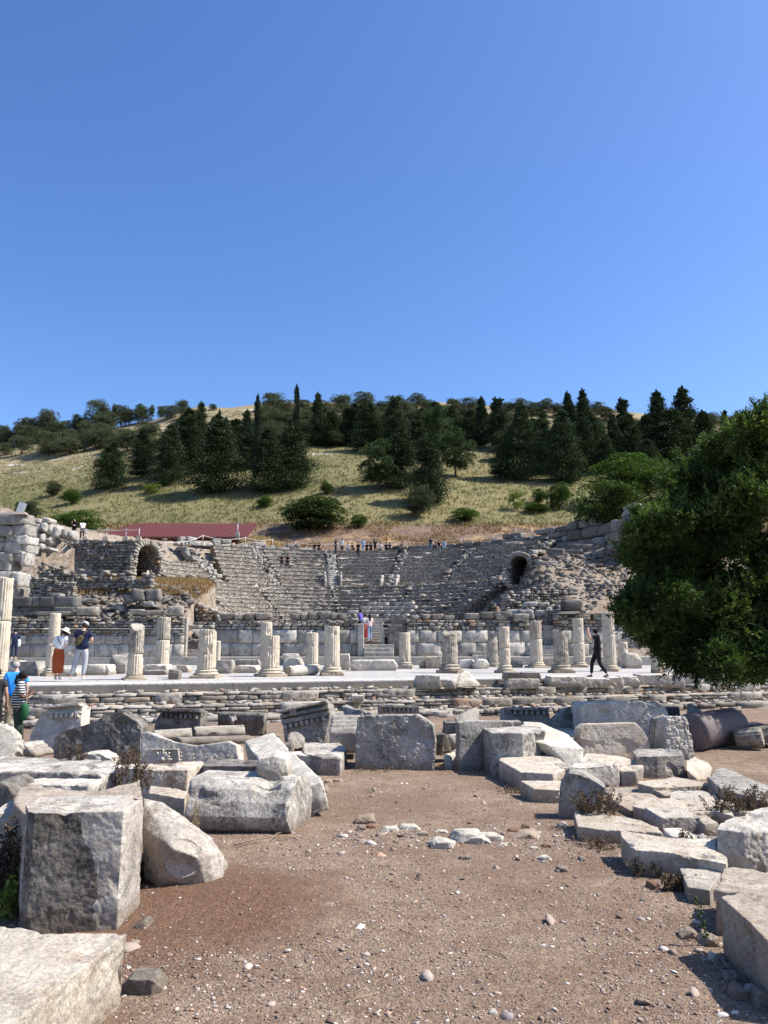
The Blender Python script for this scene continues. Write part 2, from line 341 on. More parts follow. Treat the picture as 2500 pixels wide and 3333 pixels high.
def groundmat():
    m, nt, b = new_mat('dirt_and_hillside', .95); n = N(nt); v = n.coord(rnd=False)
    sx = nt.nodes.new("ShaderNodeSeparateXYZ"); nt.links.new(v, sx.inputs[0])
    # ---- trodden earth near the blocks
    big = n.noise(v, .55, 5, .6, .5); med = n.noise(v, 4, 6, .65); fine = n.noise(v, 60, 4, .7); f2 = n.noise(v, 16, 5, .7)
    e = n.mix(n.ramp(big, [(.38, 0), (.62, 1)]), (.245, .168, .115), (.345, .255, .182))
    e = n.mix(n.ramp(med, [(.45, 0), (.62, .7)]), e, (.220, .138, .088))
    # patch of darker red loose soil beside the broken drum
    dsx = n.math('SUBTRACT', sx.outputs[0], -1.35); dsy = n.math('MULTIPLY', n.math('SUBTRACT', sx.outputs[1], 5.6), .85)
    rr = n.math('SQRT', n.math('ADD', n.math('MULTIPLY', dsx, dsx), n.math('MULTIPLY', dsy, dsy)))
    rr = n.math('ADD', rr, n.math('MULTIPLY', n.noise(v, 1.8, 4), .9))
    e = n.mix(n.ramp(rr, [(1.15, 0.85), (1.75, 0)]) if False else n.ramp(n.math('MULTIPLY', rr, .5), [(.55, .85), (.85, 0)]), e, (.170, .088, .050))
    gv = n.vor(v, 42); gs = nt.nodes.new("ShaderNodeSeparateColor"); nt.links.new(gv.outputs['Color'], gs.inputs[0])
    gm = n.math('MULTIPLY', n.ramp(gv.outputs['Distance'], [(.18, 1), (.34, 0)]), n.ramp(gs.outputs[0], [(.50, 0), (.62, 1)]))
    e = n.mix(n.math('MULTIPLY', gm, .45), e, n.ramp(gs.outputs[1], [(0, (.20, .15, .11)), (.6, (.33, .28, .23)), (1, (.50, .46, .41))]))
    e = n.mix(.9, e, n.ramp(fine, [(.32, .45), (.68, 1.3)]), 'MULTIPLY')
    e = n.mix(.7, e, n.ramp(n.noise(v, 27, 8, .8), [(.40, .6), (.60, 1.15)]), 'MULTIPLY')
    e = n.mix(.5, e, n.ramp(f2, [(.3, .65), (.7, 1.2)]), 'MULTIPLY')
    # ---- grassy hill
    hb = n.noise(v, .045, 5, .6, .6); hm = n.noise(v, .5, 6, .7)
    g = n.mix(n.ramp(hb, [(.40, 0), (.60, 1)]), (.135, .130, .052), (.225, .190, .085))
    g = n.mix(n.ramp(hm, [(.42, 0), (.62, .8)]), g, (.15, .135, .062))
    g = n.mix(n.ramp(n.noise(v, .16, 5, .7), [(.58, 0), (.68, .7)]), g, (.23, .19, .10))
    g = n.mix(.7, g, n.ramp(n.noise(v, 3.0, 4, .7), [(.3, .6), (.7, 1.25)]), 'MULTIPLY')
    # pale rock and straw high up
    yh = n.math('ADD', sx.outputs[1], n.math('MULTIPLY', n.noise(v, .06, 4), 50))
    g = n.mix(n.ramp(n.math('MULTIPLY', yh, .004), [(.66, 0), (.78, .75)]), g, (.27, .215, .13))
    rk = n.math('MULTIPLY', n.ramp(n.noise(v, .13, 5, .7, .5), [(.60, 0), (.64, 1)]), n.ramp(n.math('MULTIPLY', yh, .004), [(.64, 0), (.72, 1)]))
    g = n.mix(rk, g, (.46, .43, .39))
    # scrubby brown bank just above the top row
    yb = n.math('ADD', sx.outputs[1], n.math('MULTIPLY', n.noise(v, .25, 4), 8))
    bk = n.mix(n.ramp(n.noise(v, 1.3, 5, .7), [(.4, 0), (.6, 1)]), (.10, .068, .05), (.20, .135, .095))
    bk = n.mix(n.ramp(n.noise(v, .28, 4, .7), [(.52, 0), (.62, .8)]), bk, (.36, .235, .11))
    g = n.mix(n.ramp(n.math('MULTIPLY', yb, .004), [(.400, 1), (.418, 0)]), g, bk)
    # ---- fallen stone and earth around the theatre
    d = n.mix(n.ramp(n.noise(v, 2.6, 10, .8), [(.44, 0), (.56, 1)]), (.15, .11, .078), (.36, .31, .25))
    d = n.mix(n.ramp(n.noise(v, 7, 8, .8), [(.46, 0), (.55, .6)]), d, (.24, .19, .14))
    d = n.mix(n.ramp(n.noise(v, .3, 4, .7), [(.5, 0), (.62, .6)]), d, (.25, .16, .095))
    a = n.mix(n.ramp(n.math('MULTIPLY', sx.outputs[1], .01), [(.30, 0), (.34, 1)]), e, d)
    a = n.mix(n.ramp(n.math('MULTIPLY', sx.outputs[1], .01), [(.80, 0), (.86, 1)]), a, g)
    h = n.math('ADD', n.math('MULTIPLY', fine, .35), n.math('ADD', n.math('MULTIPLY', f2, .9), n.math('MULTIPLY', gm, .35)))
    n.out(b, a, n.bump(h, 1.0, .035)); return m
M['ground'] = groundmat()
def streetmat():
    m, nt, b = new_mat('worn_marble_paving', .6); n = N(nt); v = n.coord(rnd=False)
    br = nt.nodes.new("ShaderNodeTexBrick"); mp = nt.nodes.new("ShaderNodeMapping"); mp.inputs['Rotation'].default_value = (0, 0, R(-16)); nt.links.new(v, mp.inputs[0])
    nt.links.new(mp.outputs[0], br.inputs['Vector']); br.inputs['Scale'].default_value = 1.0; br.inputs['Brick Width'].default_value = 1.3; br.inputs['Row Height'].default_value = .8
    br.inputs['Mortar Size'].default_value = .015; br.inputs['Color1'].default_value = (.46, .44, .405, 1); br.inputs['Color2'].default_value = (.38, .36, .33, 1); br.inputs['Mortar'].default_value = (.17, .15, .13, 1)
    c = n.mix(.6, br.outputs[0], n.ramp(n.noise(v, 1.2, 6, .7), [(.3, .75), (.7, 1.1)]), 'MULTIPLY')
    n.out(b, c, n.bump(n.noise(v, 5, 5), .3, .02)); return m
M['street'] = streetmat()
def boardmat():
    m, nt, b = new_mat('weathered_boards', .85); n = N(nt); v = n.coord(rnd=False, scale=(3, 3, 25))
    c = n.mix(n.ramp(n.noise(v, 1.5, 6, .7), [(.35, 0), (.65, 1)]), (.36, .34, .31), (.54, .52, .48))
    n.out(b, c, n.bump(n.noise(v, 6, 4), .4, .01)); return m
M['board'] = boardmat()
def lowstone(name, A, B_, D, odd=True):
    """stones of a wall: tone taken from each stone's own 'tone' value"""
    m, nt, b = new_mat(name, .93); n = N(nt); v = n.coord(rnd=False)
    at = nt.nodes.new("ShaderNodeAttribute"); at.attribute_name = 'tone'
    c = n.ramp(at.outputs['Fac'], [(0, D), (.35, A), (.8, B_)]+([(.94, (.36, .25, .17)), (1, (.27, .15, .10))] if odd else [(1, tuple(x*1.1 for x in B_))]))
    c = n.mix(n.ramp(n.noise(v, 3.2, 10, .78), [(.50, 0), (.57, .7)]), c, tuple(x*.40 for x in A))
    c = n.mix(n.ramp(n.noise(v, 1.1, 8, .7), [(.50, 0), (.60, .35)]), c, (.22, .17, .12))
    c = n.mix(.85, c, n.ramp(n.noise(v, 26, 6, .75), [(.3, .5), (.66, 1.2)]), 'MULTIPLY')
    h = n.math('ADD', n.noise(v, 9, 8, .75), n.math('MULTIPLY', n.noise(v, 50, 4), .4))
    n.out(b, c, n.bump(h, .9, .04)); return m
M['dry'] = lowstone('dry_wall_stone', (.29, .265, .23), (.46, .43, .38), (.15, .135, .118))
M['drydark'] = lowstone('dark_ashlar', (.155, .148, .138), (.27, .255, .23), (.09, .085, .078), False)
M['slabs'] = lowstone('marble_facing_slabs', (.40, .375, .335), (.50, .47, .42), (.30, .28, .245), False)
M['ashlar'] = lowstone('weathered_ashlar', (.33, .31, .275), (.50, .47, .42), (.19, .175, .155), False)
M['ashdark'] = lowstone('shaded_ashlar', (.23, .215, .19), (.34, .31, .27), (.13, .12, .105), False)  # darker ashlar copy: shade beneath the shrubs painted into the stone
M['fallen'] = lowstone('fallen_stone', (.215, .19, .16), (.37, .335, .285), (.11, .095, .08), False)
# ---------------- stones ----------------
def prism_bm(top, bot):
    bm = bmesh.new(); a = [bm.verts.new(p) for p in top]; b = [bm.verts.new(p) for p in bot]; n = len(a)
    bm.faces.new(a); bm.faces.new(b[::-1])
    for i in range(n): bm.faces.new((a[i], b[i], b[(i+1) % n], a[(i+1) % n]))
    bmesh.ops.recalc_face_normals(bm, faces=bm.faces); return bm
def hull_bm(pts):
    bm = bmesh.new()
    for p in pts: bm.verts.new(p)
    r = bmesh.ops.convex_hull(bm, input=bm.verts)
    bmesh.ops.delete(bm, geom=[g for g in set(r['geom_interior']+r['geom_unused']) if isinstance(g, bmesh.types.BMVert)], context='VERTS')
    bmesh.ops.recalc_face_normals(bm, faces=bm.faces); return bm
SEED = [0]
def rough_mesh(bm, name, mat, res=42, rgh=1.0, chip=1.0, soft=2, pit=1.0):
    """turn a plain solid into worn stone: even grid, rounded edges, knocks, chips and pits"""
    SEED[0] += 1; s = SEED[0]
    me = bpy.data.meshes.new(name); bm.to_mesh(me); bm.free()
    V = get_co(me); d = V.max(0)-V.min(0); L = float(d.max()); sm = float(np.sort(d)[0])
    vs = max(L/(res*1.35), .004)
    mods = [('REMESH', dict(mode='VOXEL', voxel_size=vs, adaptivity=0.0))]
    if soft: mods.append(('SMOOTH', dict(factor=.5, iterations=soft)))
    me = bake(me, mods); me.name = name
    V = get_co(me); Nn = get_no(me); q = min(L, 2.2*sm+.1)
    o = np.array([s*3.1, s*1.7, s*5.3])
    a = fbm(V/(q*.45)+o, 3, 1)*q*.022*rgh + fbm(V/(q*.12)+o, 3, 9)*q*.008*rgh
    c = fbm(V/(q*.28)+o+9, 3, 21); a -= np.clip(c-.22, 0, 1)*q*.13*chip
    a += np.clip(fbm(V/.035+o, 2, 33), -1, .25)*.005*pit*min(1, q*2)
    c2 = fbm(V/(q*.07)+o+4, 2, 41); a -= np.clip(c2-.35, 0, 1)*q*.03*chip
    set_co(me, V+Nn*a[:, None])
    me.polygons.foreach_set('use_smooth', np.ones(len(me.polygons), dtype=bool))
    me.materials.clear(); me.materials.append(mat); return me
def finish(name, label, cat, me, group=None, parent=None):
    V = get_co(me); c = np.array([(V[:, 0].min()+V[:, 0].max())/2, (V[:, 1].min()+V[:, 1].max())/2, V[:, 2].min()])
    set_co(me, V-c); o = mesh_obj(name, me, None, parent); o.location = c
    if parent:
        o.location = Vector(c)-parent.location
    if label: tag(o, label, cat, group)
    return o
def blk(name, label, cat, top, fy, mat='grey', bot=1.0, tilt=0.0, sink=.06, group=None, hgt=None, k=0, zb=None, **kw):
    """block by the outline of its top face in the photo; fy is the photo row where the corner below top[k] meets the ground.
       a top point may carry a third value: its height above the plane of the top"""
    p0 = top[k]; g = ghit(p0[0], fy); Z = g.y
    if zb is not None: g.z = zb
    zt = U(p0[0], p0[1], Z).z if hgt is None else g.z+hgt
    T_ = []
    for p in top:
        dz = p[2] if len(p) > 2 else 0.0
        T_.append(HZ(p[0], p[1], zt+dz))
    c = sum((Vector((p.x, p.y, 0)) for p in T_), Vector())/len(T_)
    B_ = []
    for p in T_:
        x = c.x+(p.x-c.x)*bot; y = c.y+(p.y-c.y)*bot
        B_.append(Vector((x, y, g.z-sink)))
    me = rough_mesh(prism_bm(T_, B_), name, M[mat], **kw)
    return finish(name, label, cat, me, group)
def seatdown(pts, air=False):
    """let the underside of a stone reach the ground it lies on"""
    if air: return pts
    zs = [p.z for p in pts]; lo, hi = min(zs), max(zs)
    for p in pts:
        if p.z < lo+.35*(hi-lo) and p.y < 21:
            g = gz(p.x, p.y)-.06
            if p.z > g: p.z = g
    return pts
def hul(name, label, cat, pts, mat='grey', group=None, **kw):
    air = kw.pop('air', False); P = seatdown([U(*p) for p in pts], air)
    return finish(name, label, cat, rough_mesh(hull_bm(P), name, M[mat], **kw), group)
def slabv(name, label, cat, poly, Z, mat='grey', yaw=0, thick=.4, lean=0, group=None, taper=1.0, fin=True, **kw):
    """upright stone: its outline in the photo on an upright plane at distance Z (turned by yaw, leaning back by lean), then given its thickness"""
    cx = sum(p[0] for p in poly)/len(poly); cy = max(p[1] for p in poly)
    if Z is None: Z = ghit(cx, cy).y
    o = U(cx, cy, Z); nrm = Matrix.Rotation(R(yaw), 3, 'Z') @ (Matrix.Rotation(R(-lean), 3, 'X') @ Vector((0, -1, 0)))
    T_ = []
    for p in poly:
        r = ray(*p); e = Vector((0, 0, CAMZ)); t = (o-e).dot(nrm)/r.dot(nrm); T_.append(e+r*t)
    c = sum(T_, Vector())/len(T_)
    B_ = [c+(p-c)*taper-nrm*thick for p in T_]
    q = seatdown(T_+B_); bm = prism_bm(q[:len(T_)], q[len(T_):])
    if not fin: return bm
    return finish(name, label, cat, rough_mesh(bm, name, M[mat], **kw), group)
# ---------------- many small stones in one mesh ----------------
def lattice(n=4):
    g = np.linspace(-1, 1, n); idx = {}; V = []; Fq = []
    def vid(i, j, k):
        if (i, j, k) not in idx: idx[(i, j, k)] = len(V); V.append((g[i], g[j], g[k]))
        return idx[(i, j, k)]
    m = n-1
    for a in range(m):
        for b in range(m):
            Fq += [(vid(a, b, 0), vid(a, b+1, 0), vid(a+1, b+1, 0), vid(a+1, b, 0)), (vid(a, b, m), vid(a+1, b, m), vid(a+1, b+1, m), vid(a, b+1, m)),
                   (vid(a, 0, b), vid(a+1, 0, b), vid(a+1, 0, b+1), vid(a, 0, b+1)), (vid(a, m, b), vid(a, m, b+1), vid(a+1, m, b+1), vid(a+1, m, b)),
                   (vid(0, a, b), vid(0, a, b+1), vid(0, a+1, b+1), vid(0, a+1, b)), (vid(m, a, b), vid(m, a+1, b), vid(m, a+1, b+1), vid(m, a, b+1))]
    return np.array(V), np.array(Fq)
LT = {n: lattice(n) for n in (3, 4, 6)}
def stones_mesh(name, items, mat, n=4, k=7, amp=.05, smooth=False, skew=0.0):
    if 3.9 < k <= 5: k = 7; skew = .35
    elif 5 < k <= 7: k = 13; skew = .20
    elif 7 < k < 10: k = 16; amp = amp*.8; skew = .12
    elif 10 < k < 16: k = 40; amp = amp*.6
    """items: (centre, ux, uy, uz, tone): half-axes as vectors"""
    V0, F0 = LT[n]
    nr = (np.abs(V0)**k).sum(1)**(1/k); Vs = V0/nr[:, None]
    m = len(items); Cc = np.array([i[0] for i in items], dtype=float)
    A = np.array([[i[1], i[2], i[3]] for i in items], dtype=float)          # m,3,3
    tone = np.array([i[4] for i in items])
    P = np.einsum('vk,mkd->mvd', Vs, A)
    if skew:                                           # every stone gets its own uneven corners
        rs = np.random.RandomState(m+5); J = rs.uniform(-skew, skew, (m, 8, 3)); wgt = np.stack([np.prod([(1+sg*Vs[:, ax])/2 for ax, sg in enumerate(sgn)], axis=0) for sgn in [(a, b, c) for a in (-1, 1) for b in (-1, 1) for c in (-1, 1)]], 1)
        P = P+np.einsum('vk,mkd,mde->mve', wgt, J, A)
    sz = np.sqrt((A**2).sum(2)).min(1)
    off = np.random.RandomState(m).rand(m, 1, 3)*50
    d = fbm((P/sz[:, None, None]*.9+off).reshape(-1, 3), 2, 3).reshape(m, -1)
    d2 = fbm((P/sz[:, None, None]*2.2+off).reshape(-1, 3), 2, 7).reshape(m, -1)
    P = P*(1+(d*amp*3+d2*amp)[:, :, None])+Cc[:, None, :]
    Fa = (F0[None]+(np.arange(m)*len(V0))[:, None, None]).reshape(-1, 4)
    me = np_mesh(name, P.reshape(-1, 3), Fa, mat, smooth)
    at = me.attributes.new('tone', 'FLOAT', 'POINT'); at.data.foreach_set('value', np.repeat(tone, len(V0)).astype(np.float32))
    return me
def wall_stones(p0, p1, zb, zt, rng, course=(.12, .2), length=(.2, .45), thick=.35, jit=.15, gap=.012, tone=None, broken=0.0):
    """courses of stones between two ground points; zt may be a function of distance along (0..1)"""
    p0 = np.array([p0[0], p0[1]], float); p1 = np.array([p1[0], p1[1]], float); L = np.hypot(*(p1-p0)); d = (p1-p0)/L; nn = np.array([d[1], -d[0]])
    f = zt if callable(zt) else (lambda u: zt)
    fb = zb if callable(zb) else (lambda u: zb)
    items = []; ztm = max(f(u) for u in np.linspace(0, 1, 30)); z = min(fb(0), fb(1))
    while z < ztm-.02:
        h = rng.uniform(*course)
        if z+h > ztm-.05: h = ztm-z
        s = -rng.uniform(0, length[0])
        while s < L:
            l = rng.uniform(*length); u = min(max((s+l/2)/L, 0), 1); lim = f(u)
            if z+h*.55 < lim and z+h > fb(u) and rng.random() > broken*(z+h > lim-h*1.2):
                hh = h if z+h < lim+.05 else max(lim-z, h*.4)
                lx0 = max(s, -.05); lx1 = min(s+l, L+.05)
                if lx1-lx0 > .05:
                    c = p0+d*((lx0+lx1)/2)+nn*rng.uniform(-.02, .03)*jit/.15
                    a = rng.uniform(-1, 1)*.03
                    items.append(((c[0], c[1], z+hh/2), ((lx1-lx0)/2-gap)*np.array([d[0], d[1], a]), (thick/2)*np.array([nn[0], nn[1], 0])*rng.uniform(.92, 1.05), np.array([0, 0, hh/2-gap*rng.uniform(.5, 1.5)]),
                                  rng.random() if tone is None else tone(rng)))
            s += l
        z += h
    return items
def box_bm(bm, c, ux, uy, uz):
    c, ux, uy, uz = map(Vector, (c, ux, uy, uz)); vs = []
    for a in (-1, 1):
        for b in (-1, 1):
            for d in (-1, 1): vs.append(bm.verts.new(c+ux*a+uy*b+uz*d))
    for f in ((0, 1, 3, 2), (4, 6, 7, 5), (0, 4, 5, 1), (2, 3, 7, 6), (0, 2, 6, 4), (1, 5, 7, 3)): bm.faces.new([vs[i] for i in f])
def tube_bm(bm, pts, rad, n=6):
    pts = [Vector(p) for p in pts]; rings = []
    for i, p in enumerate(pts):
        t = (pts[min(i+1, len(pts)-1)]-pts[max(i-1, 0)]).normalized()
        a = t.orthogonal().normalized(); b = t.cross(a); r = rad[i] if isinstance(rad, (list, tuple)) else rad
        rings.append([bm.verts.new(p+(a*math.cos(2*math.pi*k/n)+b*math.sin(2*math.pi*k/n))*r) for k in range(n)])
    for i in range(len(rings)-1):
        for k in range(n): bm.faces.new((rings[i][k], rings[i][(k+1) % n], rings[i+1][(k+1) % n], rings[i+1][k]))
    bm.faces.new(rings[0][::-1]); bm.faces.new(rings[-1])
# ---------------- columns ----------------
def drum_mesh(name, r0, r1, z0, z1, mat, seed, brk=None, flutes=20, wear=1.0, bot_wear=0.0):
    """fluted shaft; brk(x, y) gives the height of the broken top"""
    per = 6; nu = flutes*per; nv = max(6, int((z1-z0)/.05)+1); th = np.arange(nu)/nu*2*math.pi; ph = (np.arange(nu) % per)/per
    fl = np.sin(ph*math.pi)**.75; depth = .062*r0*2*.55
    tt = np.linspace(0, 1, nv); U_, V_ = np.meshgrid(th, tt, indexing='ij'); FL = np.repeat(fl[:, None], nv, 1)
    rr = (r0+(r1-r0)*V_)-FL*depth*np.clip(wear, .2, 1)
    X = np.cos(U_)*rr; Y = np.sin(U_)*rr; Z = z0+(z1-z0)*V_
    P = np.stack([X, Y, Z], -1).reshape(-1, 3); o = np.array([seed*7.7, seed*3.3, seed])
    nr = np.stack([np.cos(U_), np.sin(U_), 0*U_], -1).reshape(-1, 3)
    d = fbm(P/.35+o, 3, 2)*.012+fbm(P/.06+o, 2, 5)*.004-np.clip(fbm(P/.22+o, 3, 8)-.22, 0, 1)*.16
    e = np.minimum(V_, 1-V_).reshape(-1)*(z1-z0); d = d-np.clip(.03-e, 0, 1)*.5*(1+fbm(P/.1+o, 2, 6))
    P = P+nr*d[:, None]
    if brk is not None:
        lim = brk(P[:, 0], P[:, 1])+fbm(P[:, :2].repeat([1, 2], 1)/.12+o, 3, 4)*.035
        P[:, 2] = np.minimum(P[:, 2], lim)
    F_ = [grid_faces(nu, nv, 0, True)]
    # caps as rings to the centre, following the break
    top = P.reshape(nu, nv, 3)[:, -1]; caps = [P]; off = len(P)
    prev = np.arange(nu)*nv+nv-1
    for k, s in enumerate((.8, .5, .2)):
        ring = top*1.0; ring[:, :2] *= s
        if brk is not None: ring[:, 2] = np.minimum(brk(ring[:, 0], ring[:, 1]), z1)+fbm(ring/.09+o, 3, 4)*.03
        else: ring[:, 2] = z1+fbm(ring/.2+o, 2, 4)*.012
        caps.append(ring); cur = off+np.arange(nu); off += nu
        F_.append(np.stack([prev, np.roll(prev, -1), np.roll(cur, -1), cur], -1)); prev = cur
    caps.append(caps[-1].mean(0)[None]); F_.append(np.stack([prev, np.roll(prev, -1), np.full(nu, off)], -1)); off += 1
    bt = np.arange(nu)*nv; caps.append(np.array([[0, 0, z0]])); F_.append(np.stack([np.roll(bt, -1), bt, np.full(nu, off)], -1))
    me = np_mesh(name, np.concatenate(caps), F_, mat, True); return me
def lathe(name, prof, n, mat, seed=0, amp=.01):
    prof = np.array(prof); th = np.arange(n)/n*2*math.pi
    X = np.cos(th)[:, None]*prof[None, :, 0]; Y = np.sin(th)[:, None]*prof[None, :, 0]; Z = np.repeat(prof[None, :, 1], n, 0)
    P = np.stack([X, Y, Z], -1).reshape(-1, 3); q = fbm(P/.15+seed*9.1, 3, 3)*amp-np.clip(fbm(P/.3+seed*5.3, 2, 8)-.3, 0, 1)*amp*8
    rr = np.maximum(np.hypot(P[:, 0], P[:, 1]), 1e-4); P[:, 0] *= 1+q/rr; P[:, 1] *= 1+q/rr
    F_ = [grid_faces(n, len(prof), 0, True)]; m = len(P); P = np.concatenate([P, [[0, 0, prof[-1, 1]]]])
    last = np.arange(n)*len(prof)+len(prof)-1; F_.append(np.stack([last, np.roll(last, -1), np.full(n, m)], -1))
    return np_mesh(name, P, F_, mat, True)
def column(label, cx, yb, ytop, w, ybot, mat='column', joint=None, brk=None, base=True, lean=0, seed=1, group='broken fluted columns along the street', level=STZ, wear=1.0, name='fluted_column', upper=None):
    p = HZ(cx, yb, level); Z = p.y+ (w/F*p.y)*.9 if base else p.y
    p = U(cx, yb, p.y); p.y = Z; p.x = (cx-1250)/F*Z/ (cp - (1666.5-yb)/F*sp) if False else ray(cx, yb).x*(Z/ray(cx, yb).y)
    dep = Z*cp+(1.0-CAMZ)*sp
    r = w/2*dep/F
    def zz(py): return U(cx, py, Z).z-level
    root = empty(name, (p.x, Z, level)); tag(root, label, 'column', group)
    zb = zz(ybot) if base else 0.0; zt = zz(ytop); zb = max(zb, .12) if base else 0
    if base:
        hb = zb; pl = hb*.32
        bm = bmesh.new(); s = r*1.42; box_bm(bm, (0, 0, pl/2-.03), (s, 0, 0), (0, s, 0), (0, 0, pl/2+.03))
        pm = rough_mesh(bm, 'plinth', M[mat], res=34, soft=1); mesh_obj('plinth', pm, None, root)
        a = hb-pl; pr = []
        for t in np.linspace(-90, 90, 9): pr.append((r*1.26+a*.2*math.cos(R(t)), pl+a*.20+a*.20*math.sin(R(t))))
        pr += [(r*1.2, pl+a*.46), (r*1.13, pl+a*.52), (r*1.10, pl+a*.60), (r*1.13, pl+a*.66)]
        for t in np.linspace(-90, 90, 7): pr.append((r*1.12+a*.12*math.cos(R(t)), pl+a*.81+a*.13*math.sin(R(t))))
        pr += [(r*1.03, pl+a*.97), (r*1.02, hb+.01)]
        mesh_obj('base_moulding', lathe('base_moulding', pr, 48, M[mat], seed), None, root)
    rt = r*.93
    if joint is None:
        bf = None if brk is None else (lambda x, y: zt+brk(x/r, y/r)*r)
        mesh_obj('shaft', drum_mesh('shaft', r, rt, zb, zt+(0.0 if brk is None else .5*r), M[mat], seed, bf, wear=wear), None, root)
    else:
        zj = zz(joint)
        mesh_obj('drum', drum_mesh('drum', r, r*.965, zb, zj-.008, M[mat], seed, None, wear=wear), None, root)
        bf = None if brk is None else (lambda x, y: zt+brk(x/r, y/r)*r)
        d = mesh_obj('drum', drum_mesh('drum', r*.96, rt, zj+.008, zt+(0.0 if brk is None else .5*r), M[upper or mat], seed+5, bf, wear=wear), None, root)
        d.rotation_euler[2] = .08; d.location = (.012*((seed % 3)-1), 0, 0)
    root.rotation_euler[2] = seed*1.3; root.rotation_euler[1] = R(lean)
    return root
# ---------------- carved architectural pieces: an extruded profile ----------------
def moulded(name, label, cat, A, B, prof, mat, group=None, up=None, dent=None, rgh=.5, tiltx=0, extra=None, res=None):
    """A, B: the two ends (world) of the front foot edge; prof: (back, up) in metres, the section; dent: (back, up, size, depth, pitch)"""
    A = Vector(A); B = Vector(B); d = (B-A); L = d.length; d.normalize(); upv = Vector(up) if up else Vector((0, 0, 1)); bk = upv.cross(d).normalized()*1.0
    if bk.y < 0: bk = -bk
    upv = d.cross(bk) if d.cross(bk).z > 0 else bk.cross(d)
    root = empty(name, A); tag(root, label, cat, group)
    nv = len(prof); pf = []
    for i in range(nv):
        a = np.array(prof[i]); b = np.array(prof[(i+1) % nv]); m = max(1, int(np.hypot(*(b-a))/.05))
        for k in range(m): pf.append(a+(b-a)*k/m)
    nv = len(pf); nu = max(8, int(L/.04)); P = np.zeros((nu, nv, 3))
    dv, bv, uv = np.array(d), np.array(bk), np.array(upv)
    for i in range(nu):
        for j in range(nv): P[i, j] = dv*(L*i/(nu-1))+bv*pf[j][0]+uv*pf[j][1]
    P = P.reshape(-1, 3); SEED[0] += 1; o = SEED[0]*3.7
    q = fbm(P/.25+o, 3, 2)*.012*rgh+fbm(P/.05+o, 2, 3)*.004
    ce = P.mean(0); nr = P-ce; nr = nr/np.maximum(np.linalg.norm(nr, axis=1), .01)[:, None]
    ck = np.clip(fbm(P/.3+o, 3, 11)-.25, 0, 1)*.35*rgh
    # ends broken unevenly
    s = (P@dv); en = fbm(P/.15+o, 3, 13)*.05*rgh
    P = P+nr*(q-ck)[:, None]+np.where(((s < .06) | (s > L-.06)), en, 0)[:, None]*dv
    Fq = []; ii = np.arange(nu-1)[:, None]; jj = np.arange(nv)[None]
    a = ii*nv+jj; b = ii*nv+(jj+1) % nv; Fq = np.stack([a, b, b+nv, a+nv], -1).reshape(-1, 4)
    c0 = len(P); P = np.concatenate([P, P[:nv].mean(0)[None], P[-nv:].mean(0)[None]])
    j = np.arange(nv); e0 = np.stack([(j+1) % nv, j, np.full(nv, c0)], -1); l0 = (nu-1)*nv
    e1 = np.stack([l0+j, l0+(j+1) % nv, np.full(nv, c0+1)], -1)
    me = np_mesh('block_body', P, [Fq, e0, e1], M[mat], False); bm = bmesh.new(); bm.from_mesh(me); bmesh.ops.recalc_face_normals(bm, faces=bm.faces); bm.to_mesh(me); bm.free()
    mesh_obj('block_body', me, None, root)
    if dent:
        b0, u0, sz, dp, pit = dent; k = int(L/pit); bm = bmesh.new()
        for i in range(k):
            if random.random() < .06: continue
            c = d*(pit*(i+.5)+(L-k*pit)/2)+bk*(b0-dp/2)+upv*(u0+sz/2)
            box_bm(bm, c, d*(pit*.31), bk*(dp/2+.01), upv*(sz/2))
        me = rough_mesh(bm, 'dentils', M[mat], res=int(min(150, L/.012)), rgh=.25, chip=.3, soft=1)
        mesh_obj('dentils', me, None, root)
    return root, d, bk, upv, L

def beam(name, label, cat, A, B_, w_, h_, roll, mat='white', group=None, **kw):
    """a squared beam lying between two points (px, py, distance): top-face centre line"""
    a = U(*A); b = U(*B_); d = (b-a); L = d.length; d.normalize(); s_ = d.cross(Vector((0, 0, 1))).normalized(); u = s_.cross(d); q = Matrix.Rotation(R(roll), 3, d); s_ = q @ s_; u = q @ u; bm = bmesh.new()
    box_bm(bm, (a+b)/2-u*h_/2, d*L/2, s_*w_/2, u*h_/2); return finish(name, label, cat, rough_mesh(bm, name, M[mat], **kw), group)

def hollow(o, px, py, Z, r, depth):
    """a round worn hollow sunk into a stone"""
    c = np.array(U(px, py, Z)-o.location); V = get_co(o.data); Nn = get_no(o.data); d = np.linalg.norm(V-c, axis=1)/r
    k = np.clip(1-d**2, 0, 1)**.7*(d < 1); v = np.array(ray(px, py).normalized()); set_co(o.data, V+v[None]*(k*depth)[:, None])
